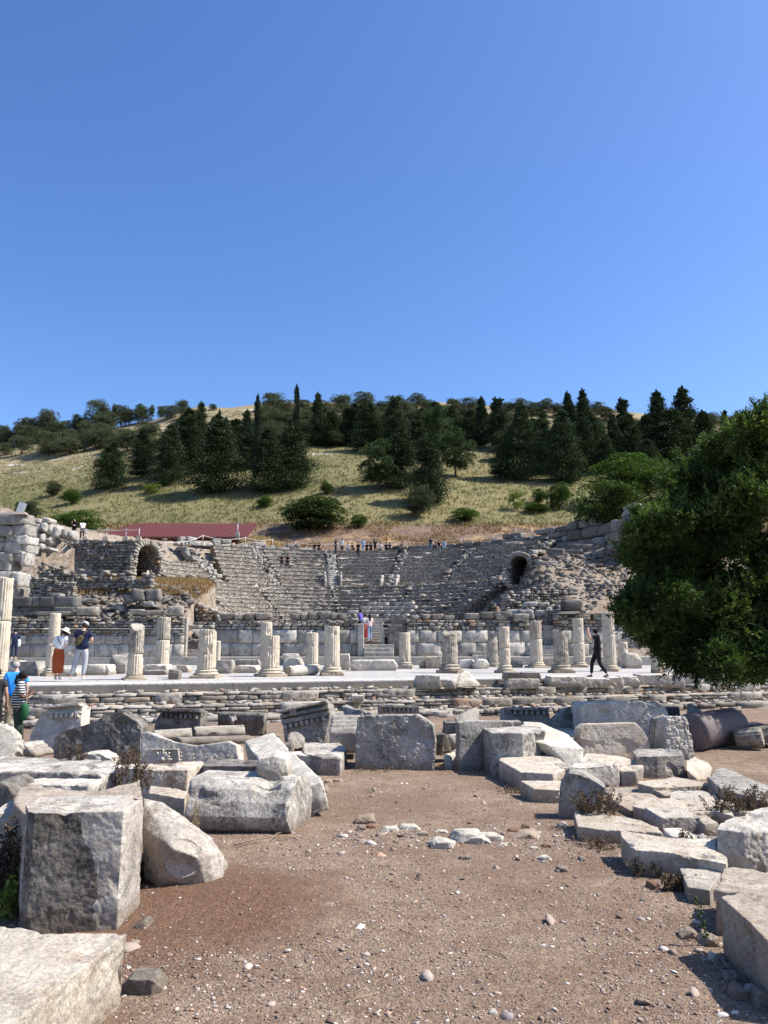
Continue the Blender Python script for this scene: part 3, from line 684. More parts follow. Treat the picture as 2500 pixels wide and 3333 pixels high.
# ---------------- ground, hill, street ----------------
def build_ground():
    ys = np.concatenate([np.linspace(-30, 1.5, 12), np.linspace(1.7, 24, 330), np.linspace(24.2, 90, 200), np.linspace(90.7, 230, 190), np.geomspace(232, 1500, 26)])
    s = np.concatenate([np.linspace(-1, -.14, 30)[:-1], np.linspace(-.14, .14, 330), np.linspace(.14, 1, 30)[1:]])
    us = s*4.0                                      # lateral slope, dense in the middle
    Uu, Yy = np.meshgrid(us, ys, indexing='ij')
    X = Uu*np.maximum(np.abs(Yy), 3.0); Y = Yy
    Z = T(X, Y)
    near = (Y < 24) & (Y > 1)
    P = np.stack([X, Y, Z*0], -1).reshape(-1, 3)
    Z = Z+np.where(near.ravel(), ground_detail(P[:, 0], P[:, 1]), 0).reshape(Z.shape)
    mid = (Y > 30) & (Y < 92)
    dm = fbm(P/2.2, 4, 13)*.22+fbm(P/.5, 3, 14)*.10
    Z = Z+np.where(mid.ravel(), dm, 0).reshape(Z.shape)*sstep(46, 50, Y)
    me = np_mesh('ground', np.stack([X, Y, Z], -1).reshape(-1, 3), grid_faces(len(us), len(ys)), M['ground'], True)
    tag(mesh_obj('ground', me), kind='structure')
build_ground()
def street():
    # marble paving from the front edge to the stage wall, in one slightly worn sheet with thickness
    xs = np.linspace(-40, 60, 240); ts = np.linspace(0, 1, 60)
    Xg, Tg = np.meshgrid(xs, ts, indexing='ij'); y0 = street_y(Xg)+np.where(Xg < 6.5, 1.45, .35); Y = y0+(44.9-y0)*Tg
    P = np.stack([Xg, Y, 0*Xg], -1).reshape(-1, 3); Z = STZ-.012+fbm(P/3, 3, 2)*.018
    P[:, 2] = Z; n = len(P); 
    me = np_mesh('marble_street', P, grid_faces(len(xs), len(ts)), M['street'], True)
    tag(mesh_obj('marble_street', me), kind='structure')
    # raised court in front of the stage wall
    bm = bmesh.new(); box_bm(bm, (5, 46.6, .52), (45, 0, 0), (0, 1.9, 0), (0, 0, .42)); me = bm_mesh(bm, 'stone_step', M['slab']); tag(mesh_obj('stone_step', me), kind='structure')
street()
def boardwalk():
    ang = math.atan(.30); d = Vector((math.cos(ang), math.sin(ang), 0)); nb = Vector((-d.y, d.x, 0)); rng = random.Random(3)
    A = Vector((-13.5, street_y(-13.5), 0)); root = empty('boardwalk', A); tag(root, 'long low walkway of weathered grey boards edging the marble street', 'boardwalk')
    L = 21.8; W = 1.55; items = []; s = 0
    bm = bmesh.new(); n = 0
    while s < L:
        wd = rng.uniform(.20, .24)
        n += 1
        box_bm(bm, d*(s+wd/2)+nb*(W/2+rng.uniform(-.01, .01))+Vector((0, 0, STZ+.018+rng.uniform(-.003, .003))), d*(wd/2-.006), nb*(W/2), (0, 0, .018)); s += wd
    me = bm_mesh(bm, 'deck_boards', M['board']); o = mesh_obj('deck_boards', me, None, root)
    # fascia in lengths, each with bolt heads
    s = 0
    while s < L-.1:
        l = min(3.1, L-s); bm = bmesh.new(); box_bm(bm, d*(s+l/2)-nb*.0+Vector((0, 0, STZ-.105)), d*(l/2-.008), nb*.03, (0, 0, .10))
        f = mesh_obj('fascia_board', bm_mesh(bm, 'fascia_board', M['fascia']), None, root)
        for k in range(3):
            bm = bmesh.new(); c = d*(s+l*(k+.5)/3)-nb*.035+Vector((0, 0, STZ-.09)); tube_bm(bm, [c, c-nb*.006], .013, 8)
            mesh_obj('bolt', bm_mesh(bm, 'bolt', M['post']), None, f)
        s += l
boardwalk()
# ---------------- retaining steps of rough stone in front of the street ----------------
def tiers():
    rng = random.Random(11)
    ang = math.atan(.30); d = np.array([math.cos(ang), math.sin(ang)]); nn = np.array([d[1], -d[0]])
    lv = [(.75, .30, .03, 'uppermost'), (1.72, .03, -.20, 'middle'), (2.7, -.20, -.40, 'lowest')]
    A0 = np.array([-16.0, street_y(-16.0)]); L = 46.0
    for off, zt, zb, wd in lv:
        a = A0+nn*off; b = a+d*L
        its = wall_stones(a, b, zb-.06, zt, rng, (.08, .15), (.2, .85), .42, .25, .007, tone=lambda r: r.uniform(.1, .93))
        # big stones now and then, full height
        for k in range(26):
            s = rng.uniform(0, L); c = a+d*s+nn*.05; l = rng.uniform(.25, .55)
            its.append(((c[0], c[1], (zt+zb)/2), l*np.array([d[0], d[1], 0]), .22*np.array([nn[0], nn[1], 0]), np.array([0, 0, (zt-zb)/2+rng.uniform(-.01, .02)]), rng.uniform(.15, .96)))
        # loose stones lying on the tread
        base_n = len(its)
        for k in range(420):
            s = rng.uniform(0, L); t = rng.uniform(-.95, -.15); c = a+d*s+nn*t; r = rng.uniform(.02, .075)
            its.append(((c[0], c[1], zt+.01+r*.3), r*rng.uniform(1, 2)*np.array([math.cos(k), math.sin(k), .1]), r*np.array([-math.sin(k), math.cos(k), 0]), r*np.array([0, .2, .6]), rng.uniform(.3, 1)))
        root = empty('retaining_wall', (a[0], a[1], zb)); tag(root, wd+' of the three low rough stone walls stepping down from the boardwalk', 'wall', 'low stepped walls below the street')
        lo = its[base_n:]; its = its[:base_n]; ml = stones_mesh('loose_stones', lo, M['dry'], 3, 5, .06); set_co(ml, get_co(ml)-np.array([a[0], a[1], zb])); ol_ = mesh_obj('loose_stones', ml, None, root); ol_['kind'] = 'stuff'
        me = stones_mesh('stonework', its, M['dry'], 4, 9, .035); V = get_co(me)-np.array([a[0], a[1], zb]); set_co(me, V); mesh_obj('stonework', me, None, root)
        # packed earth and gravel of the tread
        ns = 300; nt_ = 8; S, Tt = np.meshgrid(np.linspace(0, L, ns), np.linspace(-1.05, .14, nt_), indexing='ij')
        X = a[0]+d[0]*S+nn[0]*Tt; Y = a[1]+d[1]*S+nn[1]*Tt; P = np.stack([X, Y, 0*X], -1).reshape(-1, 3)
        Z = zt-.02+fbm(P/.25, 4, 7)*.018; Z = Z-np.where(Tt.ravel() > .12, zt-zb, 0)
        P[:, 2] = Z; P -= np.array([a[0], a[1], zb]); me = np_mesh('tread', P, grid_faces(ns, nt_), M['warm'], True); mesh_obj('tread', me, None, root)
tiers()
# ---------------- the theatre ----------------
theatre = empty('ruined_theatre', (CX, CY, 1.5)); tag(theatre, 'ruined half-round stone theatre of rubble seating tiers below the hill', 'theatre')
def tpart(name, me, par=None):
    V = get_co(me)-np.array([CX, CY, 1.5]); set_co(me, V); return mesh_obj(name, me, None, par or theatre)
def cyl(phi, r, z):                                # phi from the far axis, positive to the right
    a = phi-AX; return np.stack([CX+r*np.sin(a), CY+r*np.cos(a), z], -1)
def seats(name, r0, z0, rows, dr, dz, p0, p1, mat, seed, ragl=0, ragr=0, nose=True, rubbled=1.0):
    """stepped wedge of seats; ragl / ragr: how the ends step back row by row (radians a row)"""
    Rr = []; Zz = []; row = []
    for k in range(rows):
        ra = r0+k*dr; za = z0+k*dz
        for t in (0, .3, .6, .9): Rr.append(ra); Zz.append(za+dz*t); row.append(k)
        Rr += [ra-.03, ra-.02, ra+.06, ra+dr*.5, ra+dr*.97]; Zz += [za+dz*.93, za+dz*1.0, za+dz*1.01, za+dz*.985, za+dz*.98]; row += [k]*5
    Rr = np.array(Rr); Zz = np.array(Zz); row = np.array(row)
    n = max(8, int((p1-p0)*(r0+rows*dr/2)/.16)); ph = np.linspace(0, 1, n)
    PH, RR = np.meshgrid(ph, Rr, indexing='ij'); ZZ = np.repeat(Zz[None], n, 0); RW = np.repeat(row[None], n, 0)
    a0 = p0+ragl*RW; a1 = p1-ragr*RW; PHI = a0+(a1-a0)*PH
    P = cyl(PHI, RR, ZZ).reshape(-1, 3); rw = RW.reshape(-1)
    q = fbm(P/.6+seed, 3, 3)*.045*rubbled+fbm(P/.17+seed, 2, 5)*.035*rubbled
    arc = (PHI*RR).reshape(-1); S = np.stack([arc*1.0, rw*3.7, 0*arc], -1)
    step = fbm(S/1.3+seed, 2, 9); drop = np.clip(step-.28, 0, 1)*dz*1.3*rubbled      # stones lost from the edge
    blockn = _h(np.floor(arc/.42).astype(np.int64), rw.astype(np.int64), np.zeros(len(rw), dtype=np.int64), seed)-.5
    top = np.isin(np.arange(len(P)) % len(Rr) % 9, (3, 4, 5, 6)).astype(float)
    rad = np.stack([P[:, 0]-CX, P[:, 1]-CY], -1); rad /= np.linalg.norm(rad, axis=1)[:, None]
    P[:, :2] += rad*(q+blockn*.07*(np.arange(len(P)) % len(Rr) % 9 < 6))[:, None]
    P[:, 2] += fbm(P/.5+seed+3, 2, 6)*.025+top*(blockn*.05-drop)
    m = len(Rr); F_ = [grid_faces(n, m)]
    # closed ends (down to below the seat)
    vv = [P]; off = len(P)
    for e, idx in ((0, np.arange(m)), (1, (n-1)*m+np.arange(m))):
        lo = P[idx].copy(); lo[:, 2] = np.minimum(lo[:, 2]-1.1, z0+(row*dz)-1.1+0*lo[:, 2]); vv.append(lo); k = np.arange(m-1)
        q_ = np.stack([idx[:-1], idx[1:], off+k+1, off+k], -1); F_.append(q_ if e else q_[:, ::-1]); off += m
    me = np_mesh(name, np.concatenate(vv), F_, mat, False); return tpart(name, me)
D = math.pi/180
def stair(name, phi, r0, z0, rows, dr, dz, w_, mat, seed, ruin=.05, cheek=False):
    items = []; rng = random.Random(seed); n = rows*2
    for k in range(n):
        r = r0+dr/2*k; z = z0+dz/2*(k+1)
        if rng.random() < ruin*2: z -= dz*.3
        a = phi-AX; er = np.array([math.sin(a), math.cos(a), 0]); et = np.array([er[1], -er[0], 0])
        m = 1 if cheek else rng.randint(2, 3)
        for j in range(m):
            c = np.array([CX, CY, z-dz*.45])+er*(r+dr*.5)+et*(w_*((j+.5)/m-.5)); c[:2] += rng.uniform(-ruin, ruin); c[2] += rng.uniform(-ruin, ruin)
            items.append((c, et*(w_/m/2-.01), er*(dr*.5), np.array([0, 0, dz*.45]), rng.uniform(.4, .85)))
    return tpart(name, stones_mesh(name, items, mat, 4, 12, .02 if cheek else .05))
# upper seating between the stairways at -40, -20, 0, 20, 40, 60 degrees
w2 = .55/19
r_u, dru, dzu = 15.6, .75, .445
seats('upper_seating', r_u, DZ+.05, 10, dru, dzu, -40*D+w2, -20*D-w2, M['rubble'], 1, ragl=.012)
seats('upper_seating', r_u, DZ+.05, 10, dru, dzu, -20*D+w2, 0-w2, M['rubble'], 2)
seats('upper_seating', r_u, DZ+.05, 10, dru, dzu, 0+w2, 20*D-w2, M['rubble'], 3)
seats('upper_seating', r_u, DZ+.05, 10, dru, dzu, 20*D+w2, 39*D-w2, M['rubble'], 4)
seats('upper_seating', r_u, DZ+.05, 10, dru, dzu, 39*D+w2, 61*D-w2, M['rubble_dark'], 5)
seats('upper_seating', r_u, DZ+.05, 4, dru*1.2, dzu*1.15, -80*D, -41.5*D-w2, M['rubble'], 6, ragl=.05, rubbled=1.3)
for ph, sd, ru in ((-40, 1, .16), (-20, 2, .10), (20, 4, .12), (39, 5, .14), (61, 6, .16)):
    stair('stairway', ph*D, r_u, DZ, 10, dru, dzu, 1.15, M['dry'], sd, ru)
stair('stairway', 0, r_u-.2, DZ, 6, dru, dzu, 1.25, M['slabs'], 33, 0, True)
stair('stairway', 0, r_u-.2+6*dru, DZ+6*dzu, 4, dru, dzu, 1.1, M['dry'], 34, .12)
def cheeks(ph, n=3):
    for sgn in (-1, 1):
        its = []
        a = (ph*D+sgn*.78/16)-AX; er = np.array([math.sin(a), math.cos(a), 0]); et = np.array([er[1], -er[0], 0])
        for k in range(n):
            c = np.array([CX, CY, DZ+.45+k*.42])+er*(r_u-.15+k*.55); its.append((c, et*.11, er*.34, np.array([0, 0, .40]), .75))
        tpart('stair_cheek', stones_mesh('stair_cheek', its, M['slabs'], 4, 8, .05))
cheeks(0); cheeks(20, 2)
# lower seating
r_l, drl, dzl = 7.2, .58, .375
for k, (a, b) in enumerate(((-92, -62), (-60, -31), (-29, -1), (1, 29), (31, 58), (60, 84))):
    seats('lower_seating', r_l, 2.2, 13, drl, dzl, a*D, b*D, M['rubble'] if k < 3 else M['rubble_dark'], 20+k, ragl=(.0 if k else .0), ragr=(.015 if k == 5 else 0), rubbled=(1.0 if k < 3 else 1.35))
for ph, sd, ru in ((-61, 41, .1), (-30, 42, .12), (0, 43, .18), (30, 44, .2), (59, 45, .18)):
    stair('stairway', ph*D, r_l, 2.15, 13, drl, dzl, .62, M['dry'], sd, ru)
# restored pale marble seats, lower right of the middle
def marble_seats():
    rng = random.Random(5); its = []
    for k, (p0, p1) in enumerate(((8, 34), (10, 36), (6, 38), (12, 40), (15, 33))):
        r = r_l+.0+(k+3)*drl; z = 2.2+(k+4)*dzl; p = p0
        while p < p1:
            dp = rng.uniform(3.2, 6); a = (p+dp/2)*D-AX; er = np.array([math.sin(a), math.cos(a), 0]); et = np.array([er[1], -er[0], 0])
            if rng.random() < .8: its.append((np.array([CX, CY, z+.02])+er*(r+.18), et*(r*dp*D/2-.02), er*.27, np.array([0, 0, .16]), rng.uniform(.45, .85)))
            p += dp
    tpart('marble_seat_row', stones_mesh('marble_seat_row', its, M['slabs'], 4, 12, .02))
marble_seats()
def loose_on_seats():
    rng = random.Random(8); its = []
    for k in range(420):
        low = rng.random() < .7
        if low: r = rng.uniform(7.6, 14.8); ph = rng.uniform(-30, 84)**1 if rng.random() < .75 else rng.uniform(-85, -30); z = 2.2+math.floor((r-r_l)/drl+1)*dzl
        else: r = rng.uniform(15.8, 23); ph = rng.choice([-20, 20, 39, 61, 0, -40])+rng.gauss(0, 2.2); z = DZ+.05+math.floor((r-r_u)/dru+1)*dzu
        c = cyl(np.array(ph*D), r, z); s = rng.uniform(.05, .17); th = rng.uniform(0, 3)
        its.append((c+np.array([0, 0, s*.3]), s*rng.uniform(1, 2)*np.array([math.cos(th), math.sin(th), rng.uniform(-.2, .2)]), s*np.array([-math.sin(th), math.cos(th), 0]), s*.6*np.array([.1, 0, 1]), rng.random()))
    for k in range(160):                              # remains of marble edging on the lower rows
        i = rng.randint(1, 12); ph = rng.uniform(-25, 60); r = r_l+i*drl; a = ph*D-AX; er = np.array([math.sin(a), math.cos(a), 0]); et = np.array([er[1], -er[0], 0])
        its.append((np.array([CX, CY, 2.2+(i+1)*dzl])+er*(r+.2), et*rng.uniform(.15, .6), er*.2, np.array([0, 0, .05]), rng.uniform(.5, .8)))
    o = tpart('loose_stones', stones_mesh('loose_stones', its, M['dry'], 4, 5, .08)); o["kind"] = "stuff"
loose_on_seats()
def walkway():
    ph = np.linspace(-95*D, 78*D, 260); rr = np.array([14.35, 14.3, 14.32, 14.6, 15.2, 15.75]); zz = np.array([6.45, 6.85, DZ+.02, DZ+.03, DZ, DZ])
    PH, RR = np.meshgrid(ph, rr, indexing='ij'); ZZ = np.repeat(zz[None], len(ph), 0); P = cyl(PH, RR, ZZ).reshape(-1, 3)
    P[:, 2] += fbm(P/.5, 3, 4)*.03; P[:, :2] += fbm(P/.4, 2, 5)[:, None]*.04
    me = np_mesh('walkway', P, grid_faces(len(ph), len(rr)), M['warm'], False); tpart('walkway', me)
walkway()
# the two vaulted passages at the ends of the walkway
def arch(name, cx, cy_bot, Z, yaw, w_, h_, ww, wh, depth, mat, seed, rough_top=0.0):
    """round-headed opening of rough voussoirs in a rubble front, with a dark barrel behind"""
    root_c = U(cx, cy_bot, Z); d = np.array([math.cos(R(yaw)), math.sin(R(yaw)), 0]); nb = np.array([-d[1], d[0], 0]); rng = random.Random(seed)
    its = []; r = w_/2; hs_ = h_-r; c0 = np.array(root_c)
    for k in range(15):
        t = math.pi*(k+.5)/15; e = d*math.cos(t)+np.array([0, 0, math.sin(t)]); tg = -d*math.sin(t)+np.array([0, 0, math.cos(t)])
        its.append((c0+np.array([0, 0, hs_])+e*(r+.2)-nb*.06, e*.2, nb*.4, tg*(math.pi*(r+.2)/15/2-.012), rng.uniform(.35, .8)))
    z = -.15
    while z < wh:
        h = rng.uniform(.16, .26)
        s = -ww[0]
        while s < ww[1]:
            l = rng.uniform(.22, .45); xm = s+l/2; zm = z+h/2
            inside = (abs(xm) < r+.10 and zm < hs_) or (zm >= hs_ and math.hypot(xm, zm-hs_) < r+.42)
            lim = wh-rough_top*abs(xm)*rng.uniform(.8, 1.2)
            if not inside and zm < lim: its.append((c0+d*xm+np.array([0, 0, zm]), d*(l/2-.012), nb*.35, np.array([0, 0, h/2-.012]), rng.random()))
            s += l
        z += h
    o = tpart(name, stones_mesh(name, its, mat, 4, 8, .04))
    # barrel vault
    n = 18; P = []; prof = [(-r-.02, -.2), (-r-.02, hs_)]+[((r+.02)*math.cos(math.pi-t), hs_+(r+.02)*math.sin(math.pi-t)) for t in np.linspace(0, math.pi, n)]+[(r+.02, -.2)]
    m = len(prof); V = []
    for q in np.linspace(0, depth, 8):
        for x, z in prof: V.append(c0+d*x+np.array([0, 0, z])+nb*q)
    V = np.array(V); me = np_mesh('vault', V, np.concatenate([grid_faces(8, m), np.array([[7*m+i, 7*m+i+1, 7*m+m-2-i, 7*m+m-1-i] for i in range(m//2-1)])]), M['rubble_dark'], False)
    tpart('vault', me, None).parent = o
    return c0, d, nb
arch('vaulted_passage', 470, 1868, 56.8, 50, 1.75, 2.1, (1.45, 1.15), 2.45, 4, M['dry'], 3, .10)
arch('vaulted_passage', 1694, 1893, 61.0, -24, 1.45, 2.0, (1.1, 1.5), 2.3, 4, M['dry'], 4, .25)
# ---------------- stage wall and other walls ----------------
def zof(py, Z, px=1250): return U(px, py, Z).z
def wall_thing(name, label, parts, group=None, origin=None):
    """parts: (part name, items, material, lattice, power, amp)"""
    o = origin if origin is not None else parts[0][1][0][0]
    root = empty(name, tuple(o)); tag(root, label, 'wall', group)
    for nm, its, mat, n, k, amp in parts:
        me = stones_mesh(nm, its, M[mat], n, k, amp); set_co(me, get_co(me)-np.array(o)); mesh_obj(nm, me, None, root)
    return root
ORD = 'first second third fourth fifth sixth seventh eighth ninth tenth'.split()
def stage_segment(px0, px1, Z0, Z1, label, ytop, yslab, seed, tops=(), ybase=2152, slabmat='slabs', rub='dry', ledge=None, short=''):
    rng = random.Random(seed); a = U(px0, ybase, Z0); b = U(px1, ybase, Z1); zb = .88
    zs = zof(yslab, (Z0+Z1)/2); zt = zof(ytop, (Z0+Z1)/2)
    sl = wall_stones(a, b, zb, zs, rng, (.72, .95), (.8, 1.7), .7, .1, .004)
    ru = wall_stones(a, b, zs, zt, rng, (.13, .24), (.2, .6), .62, .4, .012, broken=.25)
    L = math.hypot(b.x-a.x, b.y-a.y); d = np.array([(b.x-a.x)/L, (b.y-a.y)/L, 0]); nb = np.array([-d[1], d[0], 0])
    core = [((np.array([(a.x+b.x)/2, (a.y+b.y)/2, 0])+nb*.3+np.array([0, 0, (zb+zt)/2-.15])), d*(L/2-.1), nb*.42, np.array([0, 0, (zt-zb)/2-.1]), .1)]
    parts = [('facing_slabs', sl, slabmat, 4, 14, .012), ('rubble_courses', ru, rub, 4, 7, .05), ('core', core, 'dry', 6, 14, .002)]
    if ledge:
        zl = zof(ledge, (Z0+Z1)/2); led = wall_stones(a-Vector((0, .06, 0)), b-Vector((0, .06, 0)), zl, zl+.07, rng, (.07, .07), (.8, 2.0), .85, .1, .01)
        parts.append(('cornice_ledge', led, 'slabs', 4, 12, .01))
    for i, (x0, x1, y0, y1, tn) in enumerate(sorted(tops)):
        p = U((x0+x1)/2, y1, (Z0+Z1)/2+.1); q = U((x0+x1)/2, y0, (Z0+Z1)/2+.1); hw = (x1-x0)/2/F*(Z0+Z1)/2; hz = (q.z-p.z)/2*1.05
        it = [((0, 0, hz), np.array([hw*.97, rng.uniform(-.05, .05), rng.uniform(-.03, .03)]), np.array([0, .36, 0]), np.array([rng.uniform(-.02, .02), 0, hz]), tn)]
        me = stones_mesh('stone_block', it, M['dry'], 6, 5.5, .06); o_ = mesh_obj('stone_block', me); o_.location = (p.x, p.y, p.z)
        tag(o_, ('pale', 'dark')[tn < .3]+' block, '+ORD[i]+' from the left on top of the '+short, 'stone block', 'blocks lying along the top of the stage wall')
    return wall_thing('stage_wall', label, parts, 'stage wall between street and theatre', (a.x, a.y, zb))
stage_segment(700, 1166, 47.2, 46.9, 'marble faced wall left of the middle doorway with dark blocks along its top', 2017, 2050, 5,
    [(717, 762, 1999, 2017, .1), (764, 795, 2001, 2017, .5), (797, 831, 1999, 2017, .12), (833, 881, 1997, 2017, .45), (945, 978, 1999, 2017, .2), (980, 1003, 2000, 2017, .5), (1004, 1038, 1998, 2017, .15), (1040, 1074, 1992, 2017, .25), (1076, 1100, 1998, 2017, .3), (1102, 1126, 1999, 2017, .15)], short='wall left of the middle doorway')
stage_segment(1325, 1762, 46.9, 47.6, 'marble faced wall right of the middle doorway carrying a row of fallen blocks', 2018, 2052, 6,
    [(1336, 1370, 2006, 2018, .6), (1372, 1398, 2001, 2018, .3), (1404, 1440, 2001, 2018, .3), (1442, 1475, 2005, 2018, .5), (1512, 1560, 1998, 2018, .35), (1562, 1606, 1994, 2014, .05), (1606, 1662, 1993, 2010, .04), (1610, 1648, 1999, 2018, .4), (1668, 1715, 2000, 2022, .45)], short='wall right of the middle doorway')
stage_segment(30, 592, 45.2, 45.8, 'long marble faced wall at the left with two cornice lines behind the tall column', 2008, 2068, 7,
    [(120, 245, 1992, 2004, .3), (251, 312, 1978, 2004, .5), (425, 465, 1985, 2000, .5), (455, 533, 1988, 2002, .35), (535, 565, 1990, 2003, .55), (548, 592, 1975, 2004, .5)], ledge=2049, short='far left wall')
stage_segment(611, 692, 48.3, 48.3, 'short pale slab wall set back above the left steps', 2026, 2034, 8, ybase=2110)
stage_segment(1812, 2140, 47.2, 48.0, 'wall of slabs and thin rubble courses behind the man in black', 2003, 2052, 9, [(1815, 1880, 1992, 2002, .5), (1925, 1958, 1997, 2020, .45), (1960, 2080, 1996, 2003, .4), (2085, 2140, 1990, 2003, .4)], ledge=2000, short='wall behind the man in black')
stage_segment(2150, 2620, 48, 49, 'rubble wall seen through the branches at far right', 2010, 2060, 10)
def pier(px0, px1, y0, y1, Z, label, mat='slab', z0=.86, dep=.4):
    a = U(px0, y1, Z); b = U(px1, y1, Z); zt = zof(y0, Z)
    bm = bmesh.new(); box_bm(bm, ((a.x+b.x)/2, Z+dep/2, (z0+zt)/2), ((b.x-a.x)/2, 0, 0), (0, dep/2, 0), (0, 0, (zt-z0)/2))
    return finish('door_pier', label, 'pier', rough_mesh(bm, 'door_pier', M[mat], res=60, rgh=.35, chip=.5, soft=1), 'upright marble jambs of the stage doors')
pier(1164, 1184, 2030, 2146, 46.2, 'tall leaning-topped marble jamb on the left of the middle doorway')
pier(1240, 1252, 2042, 2098, 46.9, 'short pale jamb on the right of the middle doorway', z0=1.5)
pier(592, 606, 2010, 2110, 46.0, 'narrow stepped marble jamb at the right end of the left wall')
pier(1262, 1324, 2033, 2140, 46.7, 'big dark stained block filling the corner right of the middle doorway', 'dark', dep=.8)
pier(1274, 1326, 2001, 2033, 46.9, 'dark block lying on top of the corner right of the middle doorway', 'dark', z0=zof(2032.5, 46.9), dep=.7)
pier(1768, 1812, 2035, 2100, 47.5, 'rubble corner pier between the two right walls', 'grey')
def steps(label, px0, px1, ys_, Z0, tread, mat='slab', z0=.85):
    root = empty('stone_steps', (U((px0+px1)/2, 2140, Z0).x, Z0, z0)); tag(root, label, 'steps', 'steps through the stage wall'); zb = z0
    for k, y in enumerate(ys_):
        Z = Z0+k*tread; a = U(px0, y, Z); b = U(px1, y, Z); zt = a.z; bm = bmesh.new()
        box_bm(bm, ((a.x+b.x)/2, Z+tread*.75, (zt+zb)/2-.05), ((b.x-a.x)/2, 0, 0), (0, tread*.75, 0), (0, 0, (zt-zb)/2+.05))
        me = rough_mesh(bm, 'step', M[mat], res=70, rgh=.25, chip=.6, soft=1); set_co(me, get_co(me)-np.array(root.location)); mesh_obj('step', me, None, root); zb = zt-.03
steps('four wide marble steps rising into the middle doorway', 1184, 1282, (2136, 2122, 2109, 2097), 45.3, .42)
steps('narrow pale steps climbing from the middle doorway to the seats', 1186, 1246, (2086, 2077, 2068, 2059, 2050, 2041, 2032, 2022, 2012), 48.6, .5, z0=1.6)
steps('marble steps in the gap at the left of the stage wall', 600, 645, (2140, 2127, 2114, 2101), 45.9, .40)
steps('two marble steps in the gap of the right walls', 1766, 1806, (2130, 2114, 2101), 46.2, .4)
# ---- ruins on the left
def rects(label, lst, Z, mat, name='ruined_wall', dep=.8, seed=1, k=7, amp=.05, n=6, group=None, yaw=0):
    rng = random.Random(seed); its = []
    for e in lst:
        x0, y0, x1, y1, tn = e[:5]; z = Z+(e[5] if len(e) > 5 else 0)
        a = U((x0+x1)/2, y1, z); b = U((x0+x1)/2, y0, z); hw = (x1-x0)/2/F*z; c = math.cos(R(yaw)); s_ = math.sin(R(yaw))
        its.append(((a.x, a.y+dep/2, (a.z+b.z)/2), np.array([hw*c, hw*s_, rng.uniform(-.05, .05)*hw]), np.array([-s_, c, 0])*dep/2*rng.uniform(.8, 1.1), np.array([rng.uniform(-.06, .06), 0, (b.z-a.z)/2]), tn))
    return wall_thing(name, label, [('stonework', its, mat, n, k, amp)], group, (its[0][0][0], its[0][0][1], min(i[0][2] for i in its)-.3))
rects('stack of huge weathered ashlar blocks at the far left edge, with a floodlight on top', [(-60, 1670, 78, 1707, .2), (-60, 1708, 40, 1745, .1), (28, 1706, 88, 1745, .35), (-60, 1746, 10, 1762, .2), (12, 1742, 58, 1764, .4), (52, 1742, 88, 1772, .97), (-60, 1760, 12, 1795, .3), (10, 1759, 64, 1800, .55), (-30, 1797, 40, 1830, .3), (38, 1800, 64, 1828, .15), (62, 1795, 78, 1840, .7), (-30, 1822, 14, 1858, .3), (12, 1822, 32, 1862, .6), (60, 1770, 90, 1800, .7, .3), (-30, 1858, 35, 1910, .6), (30, 1860, 60, 1912, .7), (35, 1910, 62, 1945, .25)], 47.6, 'ashlar', dep=1.6, k=9, amp=.03, seed=2)
rects('cascade of big rounded pale boulders tumbling right from the ashlar stack', [(88, 1684, 130, 1706, .6), (126, 1682, 160, 1702, .85, .2), (88, 1700, 128, 1732, .6), (124, 1700, 146, 1732, .7), (140, 1700, 164, 1742, .75, .3), (88, 1722, 118, 1762, .5), (115, 1730, 138, 1764, .65), (164, 1710, 188, 1748, .75, .6), (187, 1718, 212, 1750, .45, .9), (209, 1724, 235, 1756, .6, 1.2), (90, 1762, 112, 1790, .7), (110, 1768, 138, 1794, .7), (138, 1750, 165, 1770, .5, .4), (92, 1784, 110, 1806, .3), (140, 1780, 166, 1792, .7)], 50.5, 'ashlar', dep=1.4, k=3.6, amp=.10, seed=4, name='boulder_heap')
def rubwall(label, px0, Z0, px1, Z1, yb, yt, mat, seed, name='rubble_wall', course=(.14, .24), length=(.2, .5), thick=.5, broken=.2, group=None, yfun=None, n=4):
    rng = random.Random(seed); a = U(px0, yb, Z0); b = U(px1, yb, Z1); zb = min(a.z, b.z)-.5
    f = yfun if yfun else (lambda u: U(px0+(px1-px0)*u, yt, Z0+(Z1-Z0)*u).z)
    its = wall_stones(a, b, zb, f, rng, course, length, thick, .8, .012, broken=broken)
    return wall_thing(name, label, [('stonework', its, mat, n, 7, .05)], group, (a.x, a.y, zb))
rubwall('grey rubble retaining wall with a level top running into the left arch', 166, 56.7, 440, 56.0, 1858, 1759, 'dry', 21, broken=.05)
rubwall('low dark broken rubble wall below the dry grass on the left', 130, 51.5, 500, 50.0, 1890, 1857, 'dry', 22, broken=.6, yfun=lambda u: U(130+370*u, 1822+42*min(1, u*2.4)+6*math.sin(u*30), 51.5-1.5*u).z)
rubwall('small brown wall of thin layered stones beside the ashlar stack', 104, 47.9, 242, 47.5, 1942, 1888, 'dry', 23, course=(.10, .15), length=(.15, .4), yfun=lambda u: U(104+138*u, 1876+22*u, 47.9).z)
rects('wall of very dark ashlar blocks in two courses above the left marble wall', [(30, 1942, 102, 1975, .1), (102, 1942, 128, 1975, .45), (128, 1942, 176, 1975, .15), (176, 1940, 246, 1975, .35), (30, 1976, 60, 1990, .3), (60, 1976, 102, 1990, .2), (102, 1976, 172, 1990, .15), (172, 1975, 245, 2000, .5), (30, 1990, 75, 2003, .5), (75, 1990, 110, 2003, .6), (110, 1990, 170, 2003, .4), (160, 1930, 195, 1942, .7)], 46.0, 'drydark', dep=.9, k=14, amp=.015)
